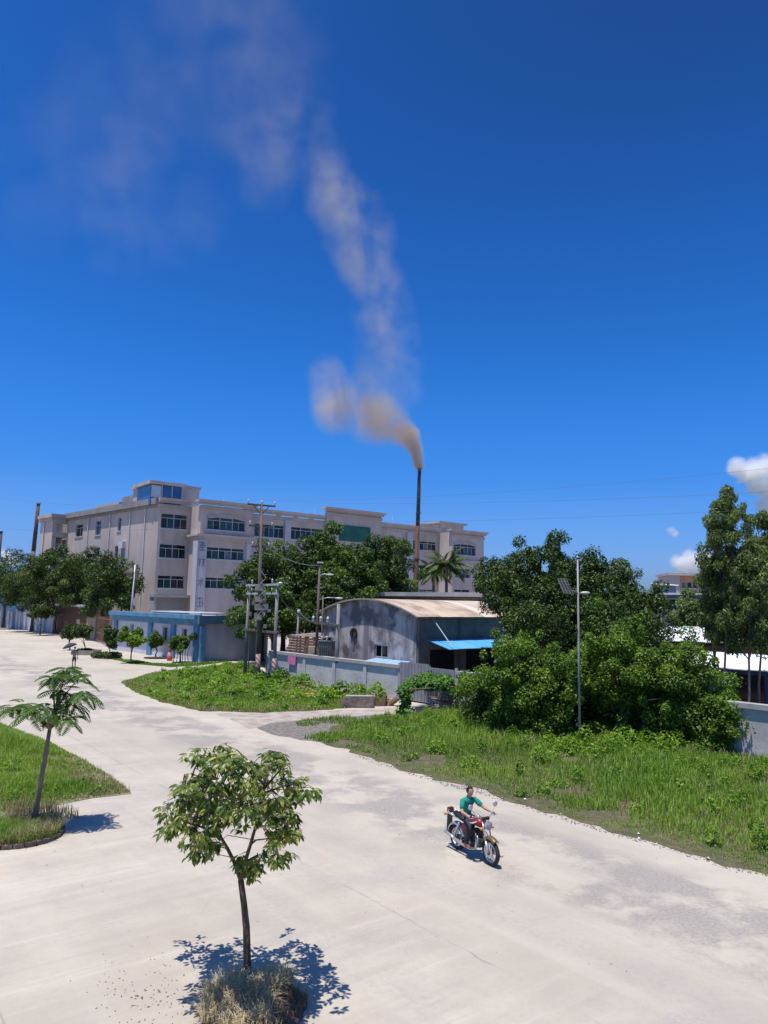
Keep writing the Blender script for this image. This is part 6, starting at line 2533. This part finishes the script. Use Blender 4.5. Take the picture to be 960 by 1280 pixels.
def make_head(body, c, yaw=0.0, s=1.0, hairpar=None, hair=True):
    """head shape with face, appended to the body's own mesh; hair is a child"""
    R = Matrix.Rotation(yaw, 4, 'Z')

    def tr(mb):
        mb.v = [tuple(Vector(c) + R @ (Vector(p) * s)) for p in mb.v]
        return mb
    b = MB()
    n, m = 18, 14
    vs = []
    for i in range(m + 1):
        t = PI * i / m
        z = .118 * math.cos(t)
        for k in range(n):
            p = 2 * PI * k / n
            x, y = .096 * math.sin(t) * math.cos(p), .076 * math.sin(t) * math.sin(p)
            if z < 0:                     # narrow towards the chin, flat jaw
                f = 1 - .38 * (-z / .118) ** 1.5
                y *= f
                x = x * f + .018 * (-z / .118)
            vs.append((x, y, z))
    fs = [(i * n + k, (i + 1) * n + k, (i + 1) * n + (k + 1) % n, i * n + (k + 1) % n) for i in range(m) for k in range(n)]
    b.add(vs, fs)
    b.add([(.088, -.012, .015), (.088, .012, .015), (.118, .014, -.022), (.118, -.014, -.022), (.092, -.018, -.032), (.092, .018, -.032)], [(0, 1, 2, 3), (3, 2, 5, 4), (0, 3, 4), (1, 5, 2)])
    for y in (-.074, .074):
        b.ball((-.004, y, -.005), (.018, .010, .030), 8)
    for y in (-.03, .03):
        b.ball((.083, y, .014), (.010, .014, .008), 8, 1)
        b.add([(.088, y - .02, .030), (.088, y + .02, .030), (.082, y + .02, .038), (.082, y - .02, .038)], [(0, 1, 2, 3)], 1)
    b.ball((.090, 0, -.055), (.010, .024, .007), 8, 2)
    add_to(body, tr(b), (EYE, LIP))
    if hair:
        h = MB()
        vs = []
        for i in range(9):
            t = PI * .53 * i / 8
            for k in range(n):
                p = 2 * PI * k / n
                rr = 1.06 + .03 * math.sin(5 * p + i)
                tt = t * (1.0 if abs(((p + PI) % (2 * PI)) - PI) > 1.0 else .55)
                vs.append((.098 * rr * math.sin(tt) * math.cos(p) - .006, .079 * rr * math.sin(tt) * math.sin(p), .121 * rr * math.cos(tt)))
        fs = [(i * n + k, (i + 1) * n + k, (i + 1) * n + (k + 1) % n, i * n + (k + 1) % n) for i in range(8) for k in range(n)]
        h.add(vs, fs)
        tr(h).build('hair', HAIR, hairpar, smooth=True)


def hand(body, wrist, fwd_, side, curl=.9, palm_up=0.0, s=1.0):
    """palm with five unequal bent fingers, thumb from the side of the palm"""
    f = Vector(fwd_).normalized()
    d = Vector((0, 0, -1))
    d = (d - f * d.dot(f)).normalized()          # palm side (down)
    a = f.cross(d) * side                        # towards the thumb
    w = Vector(wrist)
    b = MB()
    b.tube([w - f * .02, w + f * .03, w + f * .085], [(.026, .017), (.040, .018), (.040, .015)], 10)
    for k, (ln, r) in enumerate(((.070, .0088), (.078, .0092), (.072, .0088), (.058, .0078))):
        p = w + f * .08 + a * (.030 - .020 * k)
        pts = [p]
        ang = .35
        for q in (.45, .32, .23):
            dr = f * math.cos(ang) + d * math.sin(ang)
            pts.append(pts[-1] + dr * ln * q)
            ang += curl
        b.tube(pts, [r, r, r * .92, r * .75], 7)
    p = w + f * .025 + a * .034
    t1 = p + (a * .6 + f * .7 + d * .25).normalized() * .035
    t2 = t1 + (f * .7 + d * .7).normalized() * .030
    b.tube([p - a * .012, p, t1, t2], [.012, .012, .0105, .008], 7)
    add_to(body, b)


def folds(o, amp, f):
    for v_ in o.data.vertices:
        q = v_.co
        k = mnoise.noise(Vector((q.x * f, q.y * f, q.z * f * 1.8))) + .5 * mnoise.noise(q * f * 2.3)
        v_.co = q + v_.normal * amp * k


# ---- rider, in the motorcycle's own directions
RS = 0.965
rider = thing('person', 'man in a green polo shirt and dark trousers riding the red motorcycle', 'person', mc0, head, None, .94)
hip = V(-.30, 0, .86)
nk = V(-.20, 0, 1.345)
hd_ = V(-.155, 0, 1.475)
sh = {s: V(-.215, s * .185, 1.265) for s in (-1, 1)}
el = {-1: V(-.09, -.285, 1.045), 1: V(.02, .30, 1.10)}
wr = {s: V(.215, s * .355, 1.055) for s in (-1, 1)}
kn = {s: V(.10, s * .205, .73) for s in (-1, 1)}
an = {s: V(-.02, s * .215, .345) for s in (-1, 1)}
vs = [(*hip, .115, .14), (-.29, 0, 1.0, .10, .13), (-.25, 0, 1.16, .105, .145), (-.215, 0, 1.25, .075, .10), (*nk, .048, .05), (-.165, 0, 1.44, .055, .055)]
es = [(0, 1), (1, 2), (2, 3), (3, 4), (4, 5)]
for s in (-1, 1):
    i = len(vs)
    vs += [(*sh[s], .046), (*el[s], .040), (*((el[s] + wr[s]) / 2), .036), (*wr[s], .026)]
    es += [(3, i), (i, i + 1), (i + 1, i + 2), (i + 2, i + 3)]
    i = len(vs)
    vs += [(-.22, s * .10, .845, .082), (*kn[s], .055), (*((kn[s] + an[s]) / 2 + V(-.02, 0, 0)), .050), (*an[s], .036)]
    es += [(0, i), (i, i + 1), (i + 1, i + 2), (i + 2, i + 3)]
body = skin('body', vs, es, SKIN, rider, 1)
make_head(body, hd_, -.12, 1.02, rider)
for s in (-1, 1):
    hand(body, wr[s], (wr[s] - el[s]).normalized() * .6 + V(.5, s * .10, -.02), -s, 1.05)
vs = [(-.305, 0, .88, .125, .152), (-.295, 0, 1.0, .118, .148), (-.255, 0, 1.16, .122, .165), (-.217, 0, 1.262, .112, .150), (-.210, 0, 1.315, .082, .110), (-.205, 0, 1.345, .058, .062)]
es = [(0, 1), (1, 2), (2, 3), (3, 4), (4, 5)]
for s in (-1, 1):
    i = len(vs)
    m_ = sh[s].lerp(el[s], .82)
    vs += [(*(sh[s] + V(0, 0, .01)), .082), (*sh[s].lerp(el[s], .45), .068), (*m_, .068)]
    es += [(3, i), (i, i + 1), (i + 1, i + 2)]
shirt = skin('polo_shirt', vs, es, TEALS, rider, 2)
folds(shirt, .010, 9)
b = MB()
b.tube([(-.12, 0, 1.17), (-.128, 0, 1.225), (-.15, 0, 1.30)], [(.006, .016), (.006, .016), (.006, .03)], 6)
for s in (-1, 1):
    b.add([(-.145, s * .005, 1.30), (-.135, s * .06, 1.285), (-.19, s * .075, 1.355), (-.215, s * .06, 1.375), (-.165, s * .035, 1.345)], [(0, 1, 2, 4), (4, 2, 3)])
b.build('collar', mat('collar_trim', (.015, .10, .075), .8), shirt)
vs = [(-.315, 0, .865, .13, .155), (-.29, 0, .93, .118, .148)]
es = [(0, 1)]
for s in (-1, 1):
    i = len(vs)
    vs += [(-.20, s * .105, .845, .092), (*((V(-.2, s * .105, .845) + kn[s]) / 2), .084), (*kn[s], .072), (*((kn[s] + an[s]) / 2 + V(-.02, 0, 0)), .070), (*(an[s] + V(0, 0, .02)), .066)]
    es += [(0, i), (i, i + 1), (i + 1, i + 2), (i + 2, i + 3), (i + 3, i + 4)]
folds(skin('trousers', vs, es, DKTR, rider, 2), .012, 8)
SHOE = mat('maroon_shoe', (.15, .035, .05), .6, (.22, .07, .08), 9)
for s in (-1, 1):
    b = MB()
    a = an[s]
    b.tube([a + V(-.07, 0, -.035), a + V(-.02, 0, -.02), a + V(.08, 0, -.04), a + V(.155, 0, -.055), a + V(.18, 0, -.06)], [(.03, .03), (.042, .045), (.046, .034), (.042, .024), (.02, .014)], 10)
    b.build('shoe', SHOE, rider, smooth=True)

# ---- walker under the umbrella
w0 = Vector(G(92,835))
walk = thing('person', 'distant walker in a grey shirt and dark shorts holding a grey umbrella', 'person', w0, math.radians(-70), None, 1.0)
vs = [(0, 0, .90, .11, .14), (0, 0, 1.05, .095, .125), (.01, 0, 1.22, .105, .15), (.01, 0, 1.36, .085, .12), (.015, 0, 1.45, .05, .05), (.03, 0, 1.53, .05, .05)]
es = [(0, 1), (1, 2), (2, 3), (3, 4), (4, 5)]
arms = {-1: ((.0, -.19, 1.36), (.06, -.27, 1.10), (.20, -.20, 1.20)), 1: ((0, .19, 1.36), (-.03, .25, 1.08), (.04, .25, .84))}
for s in (-1, 1):
    i = len(vs)
    q = arms[s]
    vs += [(*q[0], .055), (*q[1], .040), (*q[2], .027)]
    es += [(3, i), (i, i + 1), (i + 1, i + 2)]
    i = len(vs)
    vs += [(.0, s * .09, .86, .085), (.03 + .06 * s, s * .095, .48, .055), (-.02 + .10 * s, s * .10, .28, .048), (-.03 + .11 * s, s * .10, .08, .035), (.08 + .11 * s, s * .11, .035, .035)]
    es += [(0, i), (i, i + 1), (i + 1, i + 2), (i + 2, i + 3), (i + 3, i + 4)]
body = skin('body', vs, es, SKIN, walk, 1)
make_head(body, (.035, 0, 1.60), 0, 1.0, walk)
hand(body, arms[-1][2], (.6, .1, .35), 1, 1.0)
hand(body, arms[1][2], (.15, .02, -1), -1, .35)
vs = [(0, 0, .88, .125, .15), (0, 0, 1.05, .112, .14), (.01, 0, 1.22, .12, .165), (.01, 0, 1.355, .10, .14), (.012, 0, 1.42, .06, .065)]
es = [(0, 1), (1, 2), (2, 3), (3, 4)]
for s in (-1, 1):
    q = [Vector(k) for k in arms[s]]
    i = len(vs)
    vs += [(*q[0], .072), (*q[0].lerp(q[1], .75), .065)]
    es += [(3, i), (i, i + 1)]
skin('shirt', vs, es, mat('grey_shirt', (.24, .20, .19), .85, (.3, .26, .25), 5), walk, 1)
vs = [(0, 0, .88, .13, .155), (0, 0, .95, .12, .15)]
es = [(0, 1)]
for s in (-1, 1):
    i = len(vs)
    vs += [(.0, s * .09, .84, .10), (.02 + .05 * s, s * .095, .52, .085)]
    es += [(0, i), (i, i + 1)]
skin('shorts', vs, es, mat('dark_shorts', (.02, .018, .02), .85), walk, 1)
hp = walk.matrix_basis @ Vector(arms[-1][2])
uh = Vector(G(92,835)) + Matrix.Rotation(math.radians(-70), 3, 'Z') @ V(.28, -.17, 1.22)
um = thing('umbrella', 'open grey blue umbrella tilted over the distant walker', 'umbrella', uh, 0)
tilt = Vector((-.42, .05, 1)).normalized()
q = Vector((0, 0, 1)).rotation_difference(tilt).to_matrix()
b = MB()
b.tube([q @ V(0, 0, -.08), q @ V(0, 0, .86)], .009, 6)
b.build('shaft', CHROME, um, smooth=True)
b = MB()
b.tube([q @ V(0, 0, -.14), q @ V(0, 0, -.02)], .017, 8)
b.build('handle', BLACKP, um, smooth=True)
cl8 = [mat('umbrella_cloth', (.055, .062, .09), .9, spec=.1), mat('umbrella_cloth_pale', (.08, .09, .12), .9, spec=.1)]
for k in range(8):
    b = MB()
    vs = []
    for i in range(6):
        f = i / 5
        r = .60 * f
        for j in range(5):
            a = 2 * PI * (k + j / 4) / 8
            sag = 1 - .06 * math.sin(PI * j / 4) * f
            vs.append(q @ V(r * sag * math.cos(a), r * sag * math.sin(a), .84 - .26 * f * f - .012 * math.sin(PI * j / 4) * f))
    b.add(vs, [(i * 5 + j, i * 5 + j + 1, (i + 1) * 5 + j + 1, (i + 1) * 5 + j) for i in range(5) for j in range(4)])
    b.build('canopy_panel', cl8[k % 2], um, smooth=True, fix=False)
    b = MB()
    a = 2 * PI * k / 8
    b.tube([q @ V(.6 * f * math.cos(a), .6 * f * math.sin(a), .83 - .26 * f * f) for f in (0, .35, .7, 1.0)], .005, 4)
    b.build('rib', CHROME, um)

# ================================================================ SMOKE AND CLOUDS
def gas(name, label, pts, lo, hi, voxel, material, nscale, namp, c0, c1, fine=3.0):
    """pts: (x, y, z, radius, density) along the axis -> density grid made by geometry nodes"""
    me = bpy.data.meshes.new(name)
    me.from_pydata([p[:3] for p in pts], [], [])
    for k, nm in ((3, 'rad'), (4, 'den')):
        a = me.attributes.new(nm, 'FLOAT', 'POINT')
        a.data.foreach_set('value', [p[k] for p in pts])
    me.materials.append(material)
    o = link(name, me)
    ng = bpy.data.node_groups.new(name, 'GeometryNodeTree')
    ng.interface.new_socket('Geometry', in_out='INPUT', socket_type='NodeSocketGeometry')
    ng.interface.new_socket('Geometry', in_out='OUTPUT', socket_type='NodeSocketGeometry')
    N = ng.nodes.new
    L = ng.links.new
    gi, go = N('NodeGroupInput'), N('NodeGroupOutput')
    pos = N('GeometryNodeInputPosition')

    def math_(op, a, b_=None, clamp=False):
        m = N('ShaderNodeMath')
        m.operation = op
        m.use_clamp = clamp
        for i, x in enumerate((a, b_)):
            if x is None:
                continue
            if isinstance(x, (int, float)):
                m.inputs[i].default_value = x
            else:
                L(x, m.inputs[i])
        return m.outputs[0]

    def noise_(scale, detail, col=False):
        t = N('ShaderNodeTexNoise')
        t.inputs['Scale'].default_value = scale
        t.inputs['Detail'].default_value = detail
        t.inputs['Roughness'].default_value = .58
        L(pos.outputs[0], t.inputs['Vector'])
        return t.outputs['Color' if col else 0]
    wv = N('ShaderNodeVectorMath')
    wv.operation = 'SUBTRACT'
    L(noise_(nscale * .9, 3, True), wv.inputs[0])
    wv.inputs[1].default_value = (.5, .5, .5)
    wm = N('ShaderNodeVectorMath')
    wm.operation = 'SCALE'
    L(wv.outputs[0], wm.inputs[0])
    # first look-up of the radius, so that thin parts are bent less
    near0 = N('GeometryNodeSampleNearest')
    L(gi.outputs[0], near0.inputs[0])
    L(pos.outputs[0], near0.inputs['Sample Position'])

    def samp(idx, attr, vec=False):
        s = N('GeometryNodeSampleIndex')
        s.data_type = 'FLOAT_VECTOR' if vec else 'FLOAT'
        L(gi.outputs[0], s.inputs['Geometry'])
        L(idx, s.inputs['Index'])
        if vec:
            L(pos.outputs[0], s.inputs['Value'])
        else:
            na = N('GeometryNodeInputNamedAttribute')
            na.data_type = 'FLOAT'
            na.inputs[0].default_value = attr
            L(na.outputs[0], s.inputs['Value'])
        return s.outputs[0]
    L(math_('MULTIPLY', math_('MINIMUM', samp(near0.outputs[0], 'rad'), 7.0), namp), wm.inputs['Scale'])
    p2 = N('ShaderNodeVectorMath')
    p2.operation = 'ADD'
    L(pos.outputs[0], p2.inputs[0])
    L(wm.outputs[0], p2.inputs[1])
    near = N('GeometryNodeSampleNearest')
    L(gi.outputs[0], near.inputs[0])
    L(p2.outputs[0], near.inputs['Sample Position'])
    idx = near.outputs[0]
    dist = N('ShaderNodeVectorMath')
    dist.operation = 'DISTANCE'
    L(p2.outputs[0], dist.inputs[0])
    L(samp(idx, None, True), dist.inputs[1])
    fall = math_('SUBTRACT', 1.0, math_('DIVIDE', dist.outputs['Value'], samp(idx, 'rad')), True)
    fall = math_('SMOOTH_MIN', math_('MULTIPLY', fall, 1.6), 1.0)
    fall = math_('MAXIMUM', fall, 0.0)
    r = N('ShaderNodeMapRange')
    L(noise_(nscale, 6), r.inputs[0])
    r.inputs[1].default_value = c0
    r.inputs[2].default_value = c1
    r2 = N('ShaderNodeMapRange')
    L(noise_(nscale * fine, 4), r2.inputs[0])
    r2.inputs[1].default_value = .3
    r2.inputs[2].default_value = .7
    r2.inputs[3].default_value = .45
    den = math_('MULTIPLY', math_('MULTIPLY', fall, samp(idx, 'den')), math_('MULTIPLY', r.outputs[0], r2.outputs[0]))
    vc = N('GeometryNodeVolumeCube')
    L(den, vc.inputs['Density'])
    vc.inputs['Min'].default_value = lo
    vc.inputs['Max'].default_value = hi
    for k in range(3):
        vc.inputs[4 + k].default_value = max(8, int((hi[k] - lo[k]) / voxel))
    sm = N('GeometryNodeSetMaterial')
    sm.inputs['Material'].default_value = material
    L(vc.outputs[0], sm.inputs[0])
    L(sm.outputs[0], go.inputs[0])
    md = o.modifiers.new('gas', 'NODES')
    md.node_group = ng
    return setp(o, label, None, None, 'stuff')


def gas_mat(name, color, absorb=None, aniso=.2):
    m = bpy.data.materials.new(name)
    m.use_nodes = True
    n = m.node_tree
    n.nodes.remove(n.nodes['Principled BSDF'])
    v = n.nodes.new('ShaderNodeVolumePrincipled')
    v.inputs['Color'].default_value = (*color, 1)
    v.inputs['Density'].default_value = 1.0
    v.inputs['Density Attribute'].default_value = 'density'
    v.inputs['Anisotropy'].default_value = aniso
    if absorb:
        v.inputs['Absorption Color'].default_value = (*absorb, 1)
    n.links.new(v.outputs[0], n.nodes['Material Output'].inputs['Volume'])
    return m


def axis(chain, Y, n=14):
    """chain: (px, py, radius px, optical depth across, metres nearer) -> dense axis points"""
    out = []
    for i in range(len(chain) - 1):
        for j in range(n):
            f = j / n
            px, py, r, tau, dy = [chain[i][k] * (1 - f) + chain[i + 1][k] * f for k in range(5)]
            rad = r * Y / 900
            x, y, z = A(px, py, Y - dy)
            out.append((x, y, z, rad, tau / (1.2 * rad)))
    return out


SM = [(524.5, 583, 7, 5.0, 0), (520, 562, 11, 5.0, 0), (510, 545, 18, 4.0, 0), (493, 532, 28, 2.9, 0), (468, 522, 42, 2.3, .5), (446, 517, 38, 1.5, 1.0)]
SM2 = [(446, 517, 34, .9, 1.0), (420, 508, 38, 2.0, 1), (416, 488, 34, 1.0, 1.2), (408, 465, 26, .6, 1.2)]
SM3 = [(468, 522, 40, .9, .5), (480, 490, 50, .7, 1), (484, 445, 48, .6, 1.2), (486, 405, 42, .62, 1.4), (470, 372, 44, .62, 1.6), (454, 330, 44, .6, 1.8), (450, 290, 48, .7, 2), (428, 262, 46, .65, 2.2), (408, 225, 38, .45, 2.4), (398, 205, 40, .32, 2.4)]
SM4 = [(398, 205, 40, .24, 2.4), (372, 170, 66, .29, 2.6), (338, 190, 72, .26, 2.8), (330, 120, 100, .17, 3.2), (310, 50, 115, .17, 3.6), (270, -20, 140, .13, 4)]
SM5 = [(300, 120, 110, .10, 3.4), (220, 100, 120, .11, 3.6), (150, 150, 120, .11, 4), (90, 190, 100, .09, 4), (60, 250, 90, .06, 4)]
SM6 = [(170, 170, 70, .14, 4), (140, 240, 60, .13, 4), (150, 310, 45, .10, 4), (250, 270, 60, .07, 4)]
def plume(chains, voxel, m, label, nscale, namp, c0, c1):
    pts = []
    for c in chains:
        pts += axis(c, 85)
    P = np.array(pts)
    pad = min(6.5, P[:, 3].max() * .8 + 1.0)
    lo = tuple(P[:, k].min() - (pad if k != 2 else min(pad, 1.0 if P[:, 2].min() < 30 else pad)) for k in range(3))
    hi = tuple(P[:, k].max() + pad for k in range(3))
    gas('smoke', label, pts, lo, hi, voxel, m, nscale, namp, c0, c1)


plume((SM, SM2), .20, gas_mat('smoke_gas', (.80, .66, .50), None, .1), 'dense tan smoke billowing out of the iron chimney', .26, .8, .34, .60)
plume((SM3, SM4, SM5, SM6), .25, gas_mat('thin_smoke_gas', (.80, .69, .50), None, .1), 'thin grey smoke trailing up and left across the sky', .23, 1.25, .41, .58)


def cloud(label, Yd, blobs, voxel):
    pts = []
    s = Yd / 900
    for (px, py, r) in blobs:
        x, y, z = A(px, py, Yd)
        pts.append((x, y, z, r * s, .11))
    P = np.array(pts)
    R = P[:, 3].max() * 1.1
    o = gas('cloud', label, pts, tuple(P[:, k].min() - R for k in range(3)), tuple(P[:, k].max() + R for k in range(3)), voxel,
            gas_mat('cloud_gas', (.98, .98, .98), None, .3), 900 / Yd * .055, .25 * Yd / 900 * .4, .38, .56)
    return o


cloud('bright white cloud behind the gum trees at the right edge', 2400, [(922, 584, 15), (938, 590, 22), (955, 592, 28), (960, 612, 24), (976, 600, 34), (1000, 600, 40), (985, 622, 30), (946, 606, 16), (956, 632, 13)], 5)
cloud('tiny white puff of cloud left of the gum trees', 2500, [(839, 664, 7), (843, 667, 6)], 3)
cloud('pale cloud standing low over the grey workshop', 2600, [(850, 702, 13), (865, 700, 16), (882, 702, 18), (900, 706, 22), (858, 712, 16)], 5)
cloud('low pale cloud at the left horizon above the blue house', 2600, [(-8, 690, 14), (6, 696, 11), (14, 702, 9), (-25, 698, 20)], 5)
